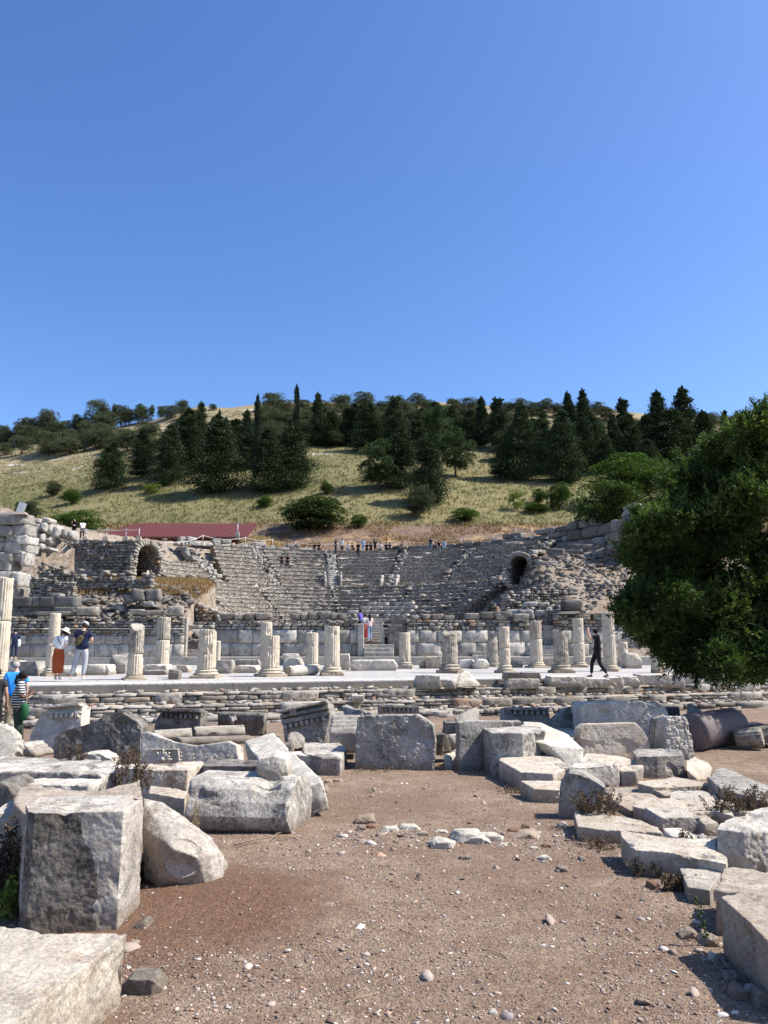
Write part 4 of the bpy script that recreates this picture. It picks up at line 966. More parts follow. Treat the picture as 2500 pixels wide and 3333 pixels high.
rects('low dark broken wall of mixed blocks at the foot of the seating on the left', [(430, 1918, 470, 1958, .1), (470, 1916, 515, 1955, .2), (400, 1935, 435, 1960, .3), (250, 1978, 300, 2000, .6), (300, 1982, 312, 1998, .8), (360, 1965, 385, 1985, .5), (460, 1958, 500, 1975, .7), (255, 1948, 300, 1962, .4), (380, 1970, 400, 1990, .5)], 47.6, 'dry', dep=.8, seed=8, amp=.07)
# stepped broken ends of the lower seating, seen on the left
def cheek_l():
    its = []; rng = random.Random(4)
    a = U(515, 1905, 54); b = U(722, 2000, 50.5)
    def f(u): return U(515+207*u, 1900+88*round(u*9)/9, 54-3.5*u).z
    its = wall_stones(a, b, 2.4, f, rng, (.16, .26), (.2, .5), .6, .8, .012, broken=.1)
    wall_thing('rubble_wall', 'dark stepped end wall of the lower seats descending to the right', [('stonework', its, 'dry', 4, 6, .06)], None, (a.x, a.y, 2.4))
cheek_l()
# ---- ruins on the right
def arc_wall(label, ph0, ph1, r, zb, ztop, mat, seed, course, length, thick, k=9, amp=.035, n=6, name='block_wall'):
    rng = random.Random(seed); its = []; z = zb; ph0 *= D; ph1 *= D
    while z < max(ztop(0), ztop(1)):
        h = rng.uniform(*course); s = ph0
        while s < ph1:
            dp = rng.uniform(*length)/r; u = (s+dp/2-ph0)/(ph1-ph0)
            if z+h*.5 < ztop(u):
                a = s+dp/2-AX; er = np.array([math.sin(a), math.cos(a), 0]); et = np.array([er[1], -er[0], 0])
                its.append((np.array([CX, CY, z+h/2])+er*(r+rng.uniform(-.12, .12)+(z-zb)*.12), et*(dp*r/2-.02)+np.array([0, 0, rng.uniform(-.02, .02)]), er*thick/2, np.array([0, 0, h/2-.015])*rng.uniform(.9, 1.02), rng.random()))
            s += dp
        z += h
    return wall_thing(name, label, [('stonework', its, mat, n, k, amp)], None, tuple(its[0][0]))
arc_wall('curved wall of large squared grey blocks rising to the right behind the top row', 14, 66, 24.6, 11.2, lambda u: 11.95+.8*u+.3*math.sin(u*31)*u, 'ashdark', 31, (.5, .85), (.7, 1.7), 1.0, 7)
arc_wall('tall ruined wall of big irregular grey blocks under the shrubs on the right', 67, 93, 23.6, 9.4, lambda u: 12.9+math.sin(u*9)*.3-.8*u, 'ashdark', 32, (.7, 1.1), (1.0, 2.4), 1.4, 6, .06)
arc_wall('short run of grey blocks edging the path behind the top row on the left', -39, -6, 24.4, 11.5, lambda u: 12.15+.25*math.sin(u*23), 'ashlar', 33, (.35, .5), (.5, 1.4), .6, 7, .06)
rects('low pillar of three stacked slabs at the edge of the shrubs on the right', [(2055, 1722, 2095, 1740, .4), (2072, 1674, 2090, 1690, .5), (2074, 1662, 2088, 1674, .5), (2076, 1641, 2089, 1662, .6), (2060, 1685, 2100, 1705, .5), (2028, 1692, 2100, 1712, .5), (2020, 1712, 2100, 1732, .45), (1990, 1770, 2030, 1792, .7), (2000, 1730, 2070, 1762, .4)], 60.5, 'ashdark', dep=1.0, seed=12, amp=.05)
rects('long flat grey block lying right of the dark arch', [(1752, 1826, 1815, 1848, .35)], 60, 'ashlar', name='stone_block', seed=3)
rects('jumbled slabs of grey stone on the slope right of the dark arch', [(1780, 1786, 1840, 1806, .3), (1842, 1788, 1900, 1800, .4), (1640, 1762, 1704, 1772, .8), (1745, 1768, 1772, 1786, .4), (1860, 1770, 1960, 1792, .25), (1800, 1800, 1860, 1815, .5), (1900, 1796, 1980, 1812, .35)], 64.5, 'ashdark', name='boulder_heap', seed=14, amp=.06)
rubwall('collapsed reddish earth and rubble wall on the slope right of the theatre', 1640, 52.0, 2080, 56.0, 1960, 1920, 'dry', 41, broken=.65, yfun=lambda u: U(1640+440*u, 1912+10*math.sin(u*17)-8*u, 52+4*u).z, thick=.9)
rects('row of pale cut blocks stacked above the right-hand walls', [(1648, 1983, 1692, 2004, .6), (1690, 1983, 1740, 2020, .55), (1706, 1958, 1752, 1975, .8), (1752, 1960, 1790, 1974, .6), (1780, 1976, 1800, 1998, .5), (1812, 1983, 1858, 1994, .6), (1815, 1956, 1890, 1966, .5), (1832, 1956, 1888, 1992, .18), (1765, 1995, 1812, 2030, .4), (1740, 1985, 1780, 2010, .5)], 49.0, 'ashlar', dep=.8, seed=15, amp=.03, k=10)
rects('very large dark grey boulder on the slope above the right wall', [(1834, 1955, 1892, 1992, .1)], 48.2, 'drydark', name='boulder', seed=16, amp=.09, k=5)
def brick_pier():
    rng = random.Random(2); a = U(1776, 2030, 48.6); b = U(1812, 2030, 48.6)
    its = wall_stones(a, b, 3.0-.6, zof(1984, 48.6), rng, (.06, .07), (.2, .3), .5, .1, .008)
    wall_thing('brick_pier', 'small pier of thin red bricks between grey blocks on the right', [('brickwork', its, 'dry', 3, 10, .02)], None, (a.x, a.y, 2.4))
brick_pier()
# rubble strewn over the slopes left and right of the seating
def debris():
    rng = random.Random(77); its = []
    for k in range(7500):
        if k % 2: x = rng.uniform(-26, -9.2); y = rng.uniform(46.8, 57.5)
        else: x = rng.uniform(8, 26); y = rng.uniform(47.6, 72)
        if -22 < x < -12.5 and 53 < y < 57 and rng.random() < .9: continue
        r = math.hypot(x-CX, y-CY); ph = math.degrees(math.atan2(x-CX, y-CY)+AX)
        if r < 25 and -92 < ph < 84: continue
        s = min(.20, .05*rng.paretovariate(1.9)); th = rng.uniform(0, 3); z = gz(x, y)
        its.append(((x, y, z+s*.25+.05), s*rng.uniform(1, 1.6)*np.array([math.cos(th), math.sin(th), rng.uniform(-.4, .4)]), s*np.array([-math.sin(th), math.cos(th), rng.uniform(-.3, .3)]), s*rng.uniform(.5, .8)*np.array([.2, .1, 1]), rng.uniform(.0, .62)))
    tag(mesh_obj('rubble', stones_mesh('rubble', its, M['fallen'], 4, 4, .10)), 'loose fallen stones strewn over the slopes beside the seating', 'rubble', kind='stuff')
debris()
# ---- small shed with a red roof
def shed():
    Z = 84.5; a = U(312, 1748, Z); b = U(800, 1745, Z); L = b.x-a.x; zt = a.z; bk = 6.0
    root = empty('shed', ((a.x+b.x)/2, Z, zt-1.6)); tag(root, 'long low shed with a dark red ribbed metal roof behind the left arch', 'shed'); o = root.location
    nu = 420; nv = 5; us = np.linspace(-L/2-.2, L/2+.2, nu); vs = np.linspace(0, 1, nv); Ug, Vg = np.meshgrid(us, vs, indexing='ij')
    rz = U(360, 1704, Z+bk).z-o.z; X = Ug*(1-.0*Vg)+Vg*(.9); Zc = (zt-o.z)+(rz-(zt-o.z))*Vg+.035*np.maximum(0, np.sin(Ug*2*math.pi/.42))**.5
    # left hip
    hip = -L/2-.2+2.6*Vg; X = np.where(Ug < hip+.0, np.maximum(Ug, hip), Ug)+.0*Vg
    P = np.stack([X, Vg*bk, Zc], -1).reshape(-1, 3); top = grid_faces(nu, nv); lo = P.copy(); lo[:, 2] -= .05
    me = np_mesh('roof', np.concatenate([P, lo]), [top, top[:, ::-1]+len(P)], M['roof'], False); r_ = mesh_obj('roof', me, None, root)
    # gutter edge
    bm = bmesh.new(); box_bm(bm, (0, -.06, zt-o.z-.04), (L/2+.15, 0, 0), (0, .05, 0), (0, 0, .06)); mesh_obj('gutter', bm_mesh(bm, 'gutter', M['roof']), None, r_)
    bm = bmesh.new(); box_bm(bm, (-.6, 1.0, (zt-o.z)/2-.4), (L/2-.6, 0, 0), (0, .05, 0), (0, 0, (zt-o.z)/2+.4)); box_bm(bm, (-L/2+.3, 3.4, (zt-o.z)/2-.4), (.05, 0, 0), (0, 2.3, 0), (0, 0, (zt-o.z)/2+.4)); box_bm(bm, (L/2-1.3, 3.4, (zt-o.z)/2-.4), (.05, 0, 0), (0, 2.3, 0), (0, 0, (zt-o.z)/2+.4))
    mesh_obj('wall', bm_mesh(bm, 'wall', M['dirt_dark']), None, root)
    for k in range(6):
        x = -L/2+.3+k*(L-.6)/5; bm = bmesh.new(); box_bm(bm, (x, .2, (zt-o.z)/2-.4), (.05, 0, 0), (0, .05, 0), (0, 0, (zt-o.z)/2+.4)); mesh_obj('post', bm_mesh(bm, 'post', M['dirt_dark']), None, root)
shed()
# ---- rope barriers
def barrier(label, pts, h=1.0, foot=True):
    P = [U(*p) for p in pts]; root = empty('rope_barrier', P[0]); tag(root, label, 'barrier'); o = root.location
    for p in P:
        bm = bmesh.new(); tube_bm(bm, [p-o+Vector((0, 0, -.1)), p-o+Vector((0, 0, h))], .03, 8); po = mesh_obj('post', bm_mesh(bm, 'post', M['post'], True), None, root)
        if foot:
            bm = bmesh.new(); q = p-o; r = .22
            a = [q+Vector((x*r, y*r, -.1)) for x, y in ((-1, -1), (1, -1), (1, 1), (-1, 1))]; b = [q+Vector((x*r*.65, y*r*.65, .24)) for x, y in ((-1, -1), (1, -1), (1, 1), (-1, 1))]
            me = bm_mesh(prism_bm(b, a), 'concrete_foot', M['white']); bm.free(); mesh_obj('concrete_foot', me, None, po)
    bm = bmesh.new()
    for i in range(len(P)-1):
        a = P[i]-o+Vector((0, 0, h*.93)); b = P[i+1]-o+Vector((0, 0, h*.93)); sag = min(.35, (b-a).length*.05)
        tube_bm(bm, [a.lerp(b, t)-Vector((0, 0, sag*4*t*(1-t))) for t in np.linspace(0, 1, 10)], .022, 5)
    mesh_obj('rope', bm_mesh(bm, 'rope', M['rope']), None, root)
barrier('rope and grey posts on the rubble wall in front of the shed', [(209, 1757, 56.6), (278, 1757, 56.4), (344, 1757, 56.1), (409, 1757, 55.8), (452, 1757, 55.5)], .82)
barrier('rope and posts along the dry grass at the top left of the seats', [(535, 1796, 68), (660, 1772, 74), (798, 1777, 79), (887, 1783, 81.5)], .95)
barrier('rope and posts behind the people along the middle of the top row', [(960, 1790, 83), (1100, 1795, 83.6), (1232, 1796, 83.5), (1316, 1790, 83.3), (1412, 1786, 82.6), (1502, 1781, 81.3)], .95)
barrier('rope and posts in front of the curved block wall at top right', [(1502, 1781, 81.0), (1608, 1770, 79), (1680, 1752, 76.8), (1732, 1752, 75)], .95)
def flood(label, px, y0, y1, Z, pole, tilt):
    p = U(px, y1, Z); q = U(px, y0, Z); root = empty('floodlight', p); tag(root, label, 'floodlight'); h = q.z-p.z; bm = bmesh.new()
    if pole: tube_bm(bm, [(0, 0, -.2), (0, 0, h)], .05, 8); mesh_obj('pole', bm_mesh(bm, 'pole', M['post'], True), None, root); bm = bmesh.new(); box_bm(bm, (0, -.05, .15), (.2, 0, 0), (0, .15, 0), (0, 0, .38)); mesh_obj('switch_box', bm_mesh(bm, 'switch_box', M['white']), None, root); s = .32
    else:
        s = h; a = [Vector((x*.5, y*.3, -.1)) for x, y in ((-1, -1), (1, -1), (1, 1), (-1, 1))]; b = [v*.6+Vector((0, 0, .14)) for v in a]; bm.free(); mesh_obj('concrete_foot', bm_mesh(prism_bm(b, a), 'concrete_foot', M['white']), None, root)
    bm = bmesh.new(); c = Vector((.05, 0, h*.55 if not pole else h)); up = Vector((math.sin(R(tilt)), 0, math.cos(R(tilt)))); rt_ = Vector((math.cos(R(tilt)), .3, -math.sin(R(tilt))))
    box_bm(bm, c, rt_*s*.28, (0, s*.15, 0), up*s*.5); bmesh.ops.bevel(bm, geom=bm.edges[:], offset=.02, segments=2, affect='EDGES'); mesh_obj('lamp_head', bm_mesh(bm, 'lamp_head', M['lampmetal']), None, root)
flood('tilted grey floodlight on the far left ashlar stack', 66, 1637, 1671, 47.8, False, 18)
flood('thin floodlight pole with a white box in front of the red roof', 773, 1702, 1748, 83.5, True, 70)
# ---------------- columns ----------------
column('tall slender fluted column of two drums cut by the left edge', -8, 2212, 1880, 56, 2188, joint=2022, seed=2, brk=lambda x, y: .15*x)
column('smooth worn column behind the couple, plain lower part', 166, 2200, 1996, 37, 2176, 'column', joint=2094, seed=3, wear=.4)
column('column with a slanting broken pale top beside the short dark drum', 437, 2214, 2042, 51, 2201, 'column', joint=2129, brk=lambda x, y: -.42*x+.25-.4*np.maximum(0, x-.2), seed=4, upper='column_dark')
column('tall back column with a dark stained upper drum, left of the wide fluted column', 525, 2182, 2009, 47, 2166, 'column', joint=2083, seed=5, upper='column_dark')
column('thick fluted column with sharp chipped rim standing on a wide base by the grey boulder', 671, 2208, 2058, 60, 2180, joint=None, brk=lambda x, y: .12+.12*(x < -.5)-.1*x, seed=6)
column('slim pale column hidden close behind the thick chipped column', 706, 2180, 2086, 20, 2172, seed=7, base=False)
column('tall plain-topped back column behind the wall corner near the centre left', 865, 2176, 2025, 40, 2150, joint=2108, seed=8)
column('flat-topped fluted column on a broad base left of the centre pair', 880, 2203, 2070, 57, 2176, brk=lambda x, y: .04*x, seed=9)
column('short stained fluted column with a chipped base between two larger ones', 1015, 2186, 2060, 41, 2162, seed=10, brk=lambda x, y: .1*y)
column('wide worn column with a broken square-looking top left of the doorway', 1080, 2199, 2042, 52, 2171, seed=11, wear=.6, brk=lambda x, y: .1-.3*np.maximum(0, x-.3)*(y < 0))
column('flat-topped fluted column just right of the middle doorway', 1318, 2176, 2059, 38, 2155, seed=12)
column('grey column with a rounded broken top standing forward on the right of the doorway', 1465, 2191, 2062, 52, 2162, seed=13, upper=None, mat='column_dark', brk=lambda x, y: .25-.5*x*x-.2*x)
column('low broken column stump with a pointed shard rising at its right', 1603, 2170, 2074, 37, 2154, 'column_dark', seed=14, brk=lambda x, y: -.9+(.9*np.maximum(0, x-.3)*2.2))
column('narrow two-part column with a paler upper drum beside the pointed stump', 1645, 2191, 2040, 37, 2164, joint=2110, seed=15)
column('column with a reddish brown stained upper drum and cracked joint', 1747, 2174, 2022, 41, 2156, joint=2080, seed=16, upper='brown')
column('dark broken column with a top slanting down to the left', 1828, 2191, 2062, 50, 2164, 'column_dark', seed=17, brk=lambda x, y: .1+.55*x-.6*np.maximum(0, -x-.2))
column('tall slender column with a clean joint left of the man in black', 1887, 2172, 2013, 37, 2156, joint=2090, seed=18)
column('tallest right-hand column directly behind the man in black', 1987, 2186, 1994, 42, 2166, joint=2065, seed=19)
column('column half hidden by the man in black and the low branches', 2030, 2171, 2090, 34, 2156, seed=20, wear=.8)
column('thick worn stump of a column seen through the lowest leaves', 2142, 2190, 2118, 46, 2180, 'warm', seed=21, wear=.3, base=False)
column('squat dark fluted drum standing on the paving without a base', 346, 2160, 2108, 51, 2160, 'column_dark', seed=22, base=False, group='short loose column drums')
# ---------------- the field of loose blocks, and the pieces on the street ----------------
def rk(name, label, cat, x0, y0, x1, y1, Z=None, mat='grey', dep=.5, rock=.12, skew=0.0, group=None, level=None, seed=None, topin=.06, **kw):
    """block or boulder seen as a box in the photo: irregular front, real depth behind it"""
    if level is not None: Z = HZ((x0+x1)/2, y1, level).y
    elif Z is None: Z = ghit((x0+x1)/2, y1).y
    SEED[0] += 1; rng = random.Random(seed if seed else SEED[0]*7)
    a = U(x0, y1, Z); b = U(x1, y1, Z); zt = U((x0+x1)/2, y0, Z).z; w_ = b.x-a.x; h = zt-a.z; P = []
    c = HZ((x0+x1)/2, y1, a.z)
    j = lambda s: rng.uniform(-1, 1)*rock*s
    for fz, ins in ((0, 0), (.5, -.01), (1, topin)):
        for fx in (0, .5, 1):
            for fy in (0, 1):
                x = a.x+w_*(ins+(1-2*ins)*fx); y = Z+dep*fy+skew*(fx-.5)*w_
                P.append((x+j(w_*.5)*(1 if fx != .5 else .4), y+j(dep*.5), a.z-.04+(h+.04)*fz+(j(h*.5) if fz == 1 else 0)))
    return finish(name, label, cat, rough_mesh(hull_bm(P), name, M[mat], **kw), group)
B = 'stone_block'; BL = 'stone block'; G1 = 'loose marble blocks beside the earth path'
# --- nearest left
blk('marble_slab', 'big pale slab lying at the bottom left corner with a long sunlit side', 'stone slab', [(412, 3040), (312, 3118), (42, 3333), (-260, 3600), (-420, 3300), (-120, 3005), (70, 3018), (150, 3040, .0), (250, 3036)], 3270, 'warm', k=0, res=190, rgh=.5, pit=2, chip=.6, soft=2, group=G1)
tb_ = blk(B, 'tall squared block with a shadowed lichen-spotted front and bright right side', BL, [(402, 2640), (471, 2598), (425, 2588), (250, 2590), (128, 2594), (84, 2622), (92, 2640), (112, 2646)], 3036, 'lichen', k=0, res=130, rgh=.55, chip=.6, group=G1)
def shade_crust(o, ax, lim, mat):
    """a dark lichen crust on one face, holding its shade in the colour, with a ragged edge"""
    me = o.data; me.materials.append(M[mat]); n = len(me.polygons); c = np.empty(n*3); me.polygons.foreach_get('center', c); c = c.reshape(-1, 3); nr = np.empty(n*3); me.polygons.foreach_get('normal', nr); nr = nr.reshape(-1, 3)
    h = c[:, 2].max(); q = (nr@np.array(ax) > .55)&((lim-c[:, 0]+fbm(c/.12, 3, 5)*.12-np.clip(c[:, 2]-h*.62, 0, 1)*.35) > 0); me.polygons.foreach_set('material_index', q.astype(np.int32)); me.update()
shade_crust(tb_, (0, -1, 0), .22, 'shade_crust')
blk(B, 'low block with a brown hollowed top just behind the tall squared block', BL, [(470, 2600), (455, 2532), (420, 2545), (330, 2568), (220, 2575), (110, 2550), (60, 2562), (45, 2615), (90, 2660), (250, 2640)], 2900, 'brown', k=0, res=110, rgh=1.0, group=G1)
wb_ = hul('boulder', 'rounded white boulder with a round hollow, touching the tall squared block', 'boulder', [(463, 2598, 6.62), (530, 2612, 6.51), (610, 2662, 6.30), (692, 2722, 6.20), (735, 2775, 6.25), (736, 2828, 6.25), (690, 2868, 6.14), (600, 2888, 6.04), (505, 2872, 6.09), (470, 2820, 6.20), (466, 2700, 6.30), (480, 2605, 7.25), (560, 2640, 7.25), (690, 2700, 7.14), (738, 2790, 6.93), (560, 2760, 5.90), (640, 2790, 5.93)], 'lichen', res=110, rgh=1.2, chip=.9, soft=14, group=G1)
hollow(wb_, 596, 2790, 5.95, .15, .05)
slabv('boulder', 'bright rock with dark weeds before it at the left edge behind the tall block', 'boulder', [(-60, 2650), (0, 2645), (60, 2645), (108, 2668), (100, 2710), (80, 2750), (78, 2860), (40, 2900), (-60, 2900)], 5.9, 'white', thick=.5, res=70, rgh=1.3, group=G1)
slabv('boulder', 'small dark rock between the brown hollowed block and the left edge', 'boulder', [(-50, 2560), (0, 2545), (28, 2560), (46, 2590), (48, 2640), (0, 2660), (-50, 2660)], 6.9, 'dark', thick=.5, res=50, rgh=1.3, group=G1)
slabv(B, 'thin pale stone edge lying behind the brown hollowed block', BL, [(50, 2590), (48, 2560), (90, 2553), (180, 2552), (288, 2556), (290, 2570), (240, 2578), (180, 2590)], 7.3, 'white', thick=.35, res=60, group=G1)
blk(B, 'long weathered beam across the left side, white above and dark grey below', BL, [(-140, 2512), (200, 2512), (330, 2524), (386, 2512), (384, 2492), (365, 2474), (250, 2467), (0, 2463), (-140, 2463)], 2595, 'mottled', k=1, res=140, rgh=1.0, group=G1)
def drumblock():
    g = ghit(930, 2718); Y = g.y; zb = g.z-.06; xl = U(606, 2718, Y+.12).x; xr = U(938, 2718, Y).x; h = U(930, 2546, Y+.1).z-zb
    prof = [(.10, 0), (.0, .16), (-.03, .40), (.01, .66), (.08, .86), (.20, .97), (.34, 1.0), (.78, .98), (.86, .6), (.84, 0)]
    lf = [Vector((xl+.03*math.sin(i*2.1), Y+.14+p[0], zb+p[1]*h)) for i, p in enumerate(prof)]; rt = [Vector((xr+.04*math.sin(i*1.7)+(.16*p[0]), Y+p[0], zb+p[1]*h)) for i, p in enumerate(prof)]
    return finish(B, 'large beam with a rounded front and a rough broken right end beside the earth path', BL, rough_mesh(prism_bm(lf, rt), B, M['mottled'], res=140, rgh=.9, chip=1.0), G1)
drumblock()
beam(B, 'long pale beam slanting down from its raised far end, right face in full sun', BL, (842, 2398, 12.2), (990, 2560, 9.0), .46, .34, 14, 'white', res=110, rgh=.6, chip=.7, group=G1)
rk(B, 'small rounded pale block sitting on the right end of the large rounded beam', BL, 838, 2466, 942, 2537, 8.5, 'white', dep=.4, rock=.25, topin=.12, res=60, rgh=1.1, group=G1)
blk(B, 'short block with a black shadowed front between the two pale beams', BL, [(660, 2492), (840, 2493), (846, 2474), (690, 2467), (672, 2476)], 2600, 'dark', k=0, res=70, rgh=.8, group=G1)
blk(B, 'flat topped beige block with a bright white right end', BL, [(380, 2497), (480, 2506), (612, 2506), (666, 2482), (655, 2476), (470, 2484), (385, 2487)], 2610, 'warm', k=2, res=80, group=G1)
blk(B, 'flat pale block lying low between the tall block and the large rounded beam', BL, [(482, 2580), (600, 2600), (606, 2578), (560, 2565), (490, 2558)], 2650, 'warm', k=0, res=60, group=G1)
slabv('boulder', 'very large dark streaked boulder with a curved top, left of the carved coffer', 'boulder', [(172, 2425), (175, 2400), (205, 2378), (260, 2362), (310, 2348), (350, 2322), (375, 2315), (400, 2318), (425, 2335), (448, 2345), (461, 2370), (458, 2410), (460, 2475), (430, 2490), (330, 2490), (250, 2480), (178, 2470)], 13.30, 'dark', thick=.9, taper=.8, res=120, rgh=1.6, chip=1.2, group=G1)
slabv(B, 'thin low pale stone in front of the dark streaked boulder', BL, [(240, 2464), (270, 2455), (325, 2452), (365, 2470), (370, 2490), (240, 2490)], 12.54, 'white', thick=.4, res=60, group=G1)
# fluted column drum end and fluted scrap
def fl_drum(label, px, py, Z, r, l, yaw, pitch, mat='white'):
    root = empty('column_drum', U(px, py, Z)); tag(root, label, 'column drum', 'short loose column drums')
    me = drum_mesh('drum', r, r*.98, 0, l, M[mat], 77, None, flutes=20); o = mesh_obj('drum', me, None, root); root.rotation_euler = (R(pitch), 0, R(yaw)); return root
fl_drum('fluted white drum end lying at the left edge below the woman in stripes', 8, 2441, 13.53, .36, .9, 20, 78)
moulded(B, 'grooved pale fragment lying in front of the leaning dentil slab', BL, U(112, 2466, 14.24), U(176, 2455, 14.58), [(0, 0), (0, .06), (.10, .13), (.12, .11), (.22, .18), (.24, .16), (.34, .23), (.36, .20), (.5, .22), (.5, 0)], 'white', G1)
# leaning slab with dentil cornice
def dentil_front(label, poly, Z, yaw, lean, thick, mat, ledges, dents, group=G1, cat=BL, res=90):
    """upright slab with moulded ledges and a row of dentils standing out of its face; ledges: (x0,y0,x1,y1,out); dents: (x0,y0,x1,y1,n)"""
    me = rough_mesh(slabv('', '', '', poly, Z, mat, yaw, thick, lean, fin=False), 'slab_body', M[mat], res=res, rgh=.6, chip=.6)
    p_ = U(poly[0][0], poly[0][1], Z); p_.z = gz(p_.x, p_.y)-.05; root = empty(B, p_); tag(root, label, cat, group); ro = np.array(root.location)
    set_co(me, get_co(me)-ro); mesh_obj('slab_body', me, None, root)
    cx = sum(p[0] for p in poly)/len(poly); cy = max(p[1] for p in poly); o = U(cx, cy, Z)
    nrm = Matrix.Rotation(R(yaw), 3, 'Z') @ (Matrix.Rotation(R(-lean), 3, 'X') @ Vector((0, -1, 0)))
    def on(px, py):
        r = ray(px, py); e = Vector((0, 0, CAMZ)); return e+r*((o-e).dot(nrm)/r.dot(nrm))
    for x0, y0, x1, y1, out, hh in ledges:
        a = on(x0, y0); b = on(x1, y1); d = (b-a); L = d.length; d.normalize(); u = nrm.cross(d); u = u if u.z > 0 else -u; h = hh*Z/F
        bm = bmesh.new(); box_bm(bm, (a+b)/2+nrm*out/2-u*h/2-Vector(ro), d*L/2, nrm*(out/2+.02), u*h/2)
        me = rough_mesh(bm, 'moulding', M[mat], res=int(min(160, L/.012)), rgh=.3, chip=.5, soft=1); mesh_obj('moulding', me, None, root)
    for x0, y0, x1, y1, n, hh in dents:
        a = on(x0, y0); b = on(x1, y1); d = (b-a); L = d.length; d.normalize(); u = nrm.cross(d); u = u if u.z > 0 else -u; h = hh*Z/F; bm = bmesh.new()
        for k in range(n): box_bm(bm, a+d*L*(k+.5)/n-u*h/2+nrm*.03-Vector(ro), d*L/n*.31, nrm*.06, u*h/2)
        me = rough_mesh(bm, 'dentils', M[mat], res=int(min(160, L/.010)), rgh=.15, chip=.3, soft=1); mesh_obj('dentils', me, None, root)
    return root, on, nrm
dentil_front('pale slab leaning back with a dentil cornice along its upper right edge', [(92, 2440), (100, 2385), (118, 2350), (140, 2318), (165, 2304), (270, 2290), (264, 2353), (262, 2425), (175, 2435)], 15.48, -14, 18, .3, 'white', [(148, 2300, 272, 2291, .13, 10), (160, 2318, 268, 2318, .06, 6)], [(168, 2325, 266, 2322, 6, 14)])
dentil_front('dark fronted cornice block with white topped dentils behind the moulded beam', [(494, 2384), (506, 2345), (520, 2322), (530, 2305), (655, 2308), (652, 2362), (600, 2378)], 16.79, -4, 10, .5, 'dark', [(522, 2307, 656, 2310, .16, 10)], [(522, 2322, 648, 2327, 8, 14)])
# coffered ceiling slab with a flower
def coffer():
    root, on, nrm = dentil_front('broken ceiling slab with a carved flower panel and a long curving pale top', [(458, 2386), (480, 2381), (520, 2398), (580, 2417), (640, 2426), (700, 2420), (745, 2413), (768, 2424), (778, 2470), (700, 2485), (460, 2492)], 12.54, -6, 12, .42, 'white', [(486, 2438, 586, 2438, .03, 4), (584, 2442, 588, 2482, .03, 4)], [], res=120)
    ro = Vector(root.location); c = on(533, 2472); bm = bmesh.new(); u = Vector((0, 0, 1)); d = Vector((1, -.1, 0))
    for k in range(9):
        t = math.pi*(k)/8; e = d*math.cos(t)+u*math.sin(t); p = c-ro+nrm*.03
        L_ = .13 if k % 2 == 0 else .10; s = e.cross(nrm)
        for q, wv in ((.35, .020), (.65, .028), (.95, .016)):
            ret = bmesh.ops.create_icosphere(bm, subdivisions=2, radius=1); mtx = Matrix.Translation(p+e*L_*q) @ Matrix((( e.x*.03, s.x*wv, nrm.x*.02), (e.y*.03, s.y*wv, nrm.y*.02), (e.z*.03, s.z*wv, nrm.z*.02))).to_4x4()
            bmesh.ops.transform(bm, matrix=mtx, verts=ret['verts'])
    ret = bmesh.ops.create_icosphere(bm, subdivisions=2, radius=.04); bmesh.ops.translate(bm, vec=c-ro+nrm*.04, verts=ret['verts'])
    mesh_obj('carved_flower', bm_mesh(bm, 'carved_flower', M['white'], True), None, root)
    bm = bmesh.new()
    for k, (x, y) in enumerate([(590, 2450), (592, 2462), (591, 2474), (630, 2455), (632, 2468), (632, 2480), (475, 2440), (476, 2452), (477, 2464), (670, 2464), (688, 2466), (705, 2462), (742, 2460)]):
        p = on(x, y)-ro+nrm*.01; ret = bmesh.ops.create_icosphere(bm, subdivisions=2, radius=.015); bmesh.ops.translate(bm, vec=p, verts=ret['verts'])
    mesh_obj('carved_border', bm_mesh(bm, 'carved_border', M['white'], True), None, root)
coffer()
PRB = [(0, 0), (0, .16), (.03, .16), (.03, .19), (.10, .19), (.10, .215), (.17, .215), (.17, .24), (.25, .24), (.25, .27), (.42, .27), (.42, 0)]
def mb(label, x0, y0, x1, y1, Z0, Z1, hpx, mat='white', prof=PRB, dep=1.0, dent=None, gx=None):
    a = U(x0, y0, Z0); b = U(x1, y1, Z1); h = hpx/F*(Z0+Z1)/2; k = h/.27
    moulded(B, label, BL, a, b, [(p[0]*dep, p[1]*k) for p in prof], mat, G1, dent=dent)
mb('left half of a long stepped architrave beam lying behind the carved coffer', 500, 2412, 626, 2404, 15.50, 15.73, 26)
mb('right half of a long stepped architrave beam ending in a broken corner', 631, 2402, 798, 2396, 15.73, 15.96, 28)
mb('low narrow beam with a dark front in front of the stepped architrave', 585, 2428, 825, 2420, 14.14, 14.71, 20, 'grey', [(0, 0), (0, .27), (.35, .27), (.35, 0)])
# lion-headed gutter block
def lion():
    a = U(708, 2392, 17.2); b = U(858, 2396, 17.2)
    root, d, bk, up, L = moulded(B, 'dark gutter block with a small worn lion head spout on its face', BL, a, b, [(0, 0), (.02, .22), (-.06, .30), (-.08, .46), (-.02, .48), (.4, .46), (.4, 0)], 'dark', G1)
    bm = bmesh.new(); c = U(759, 2340, 17.1)-root.location-Vector((0, .08, 0))
    for off, r in (((0, 0, 0), .07), ((0, -.05, -.03), .045), ((-.05, -.01, .05), .03), ((.05, -.01, .05), .03), ((-.06, 0, 0), .04), ((.06, 0, 0), .04), ((0, -.07, .0), .025), ((0, 0, -.07), .04)):
        ret = bmesh.ops.create_icosphere(bm, subdivisions=2, radius=r); bmesh.ops.translate(bm, vec=c+Vector(off), verts=ret['verts'])
    me = rough_mesh(bm, 'lion_head', M['grey'], res=40, rgh=.5, chip=.3, soft=1); mesh_obj('lion_head', me, None, root)
lion()
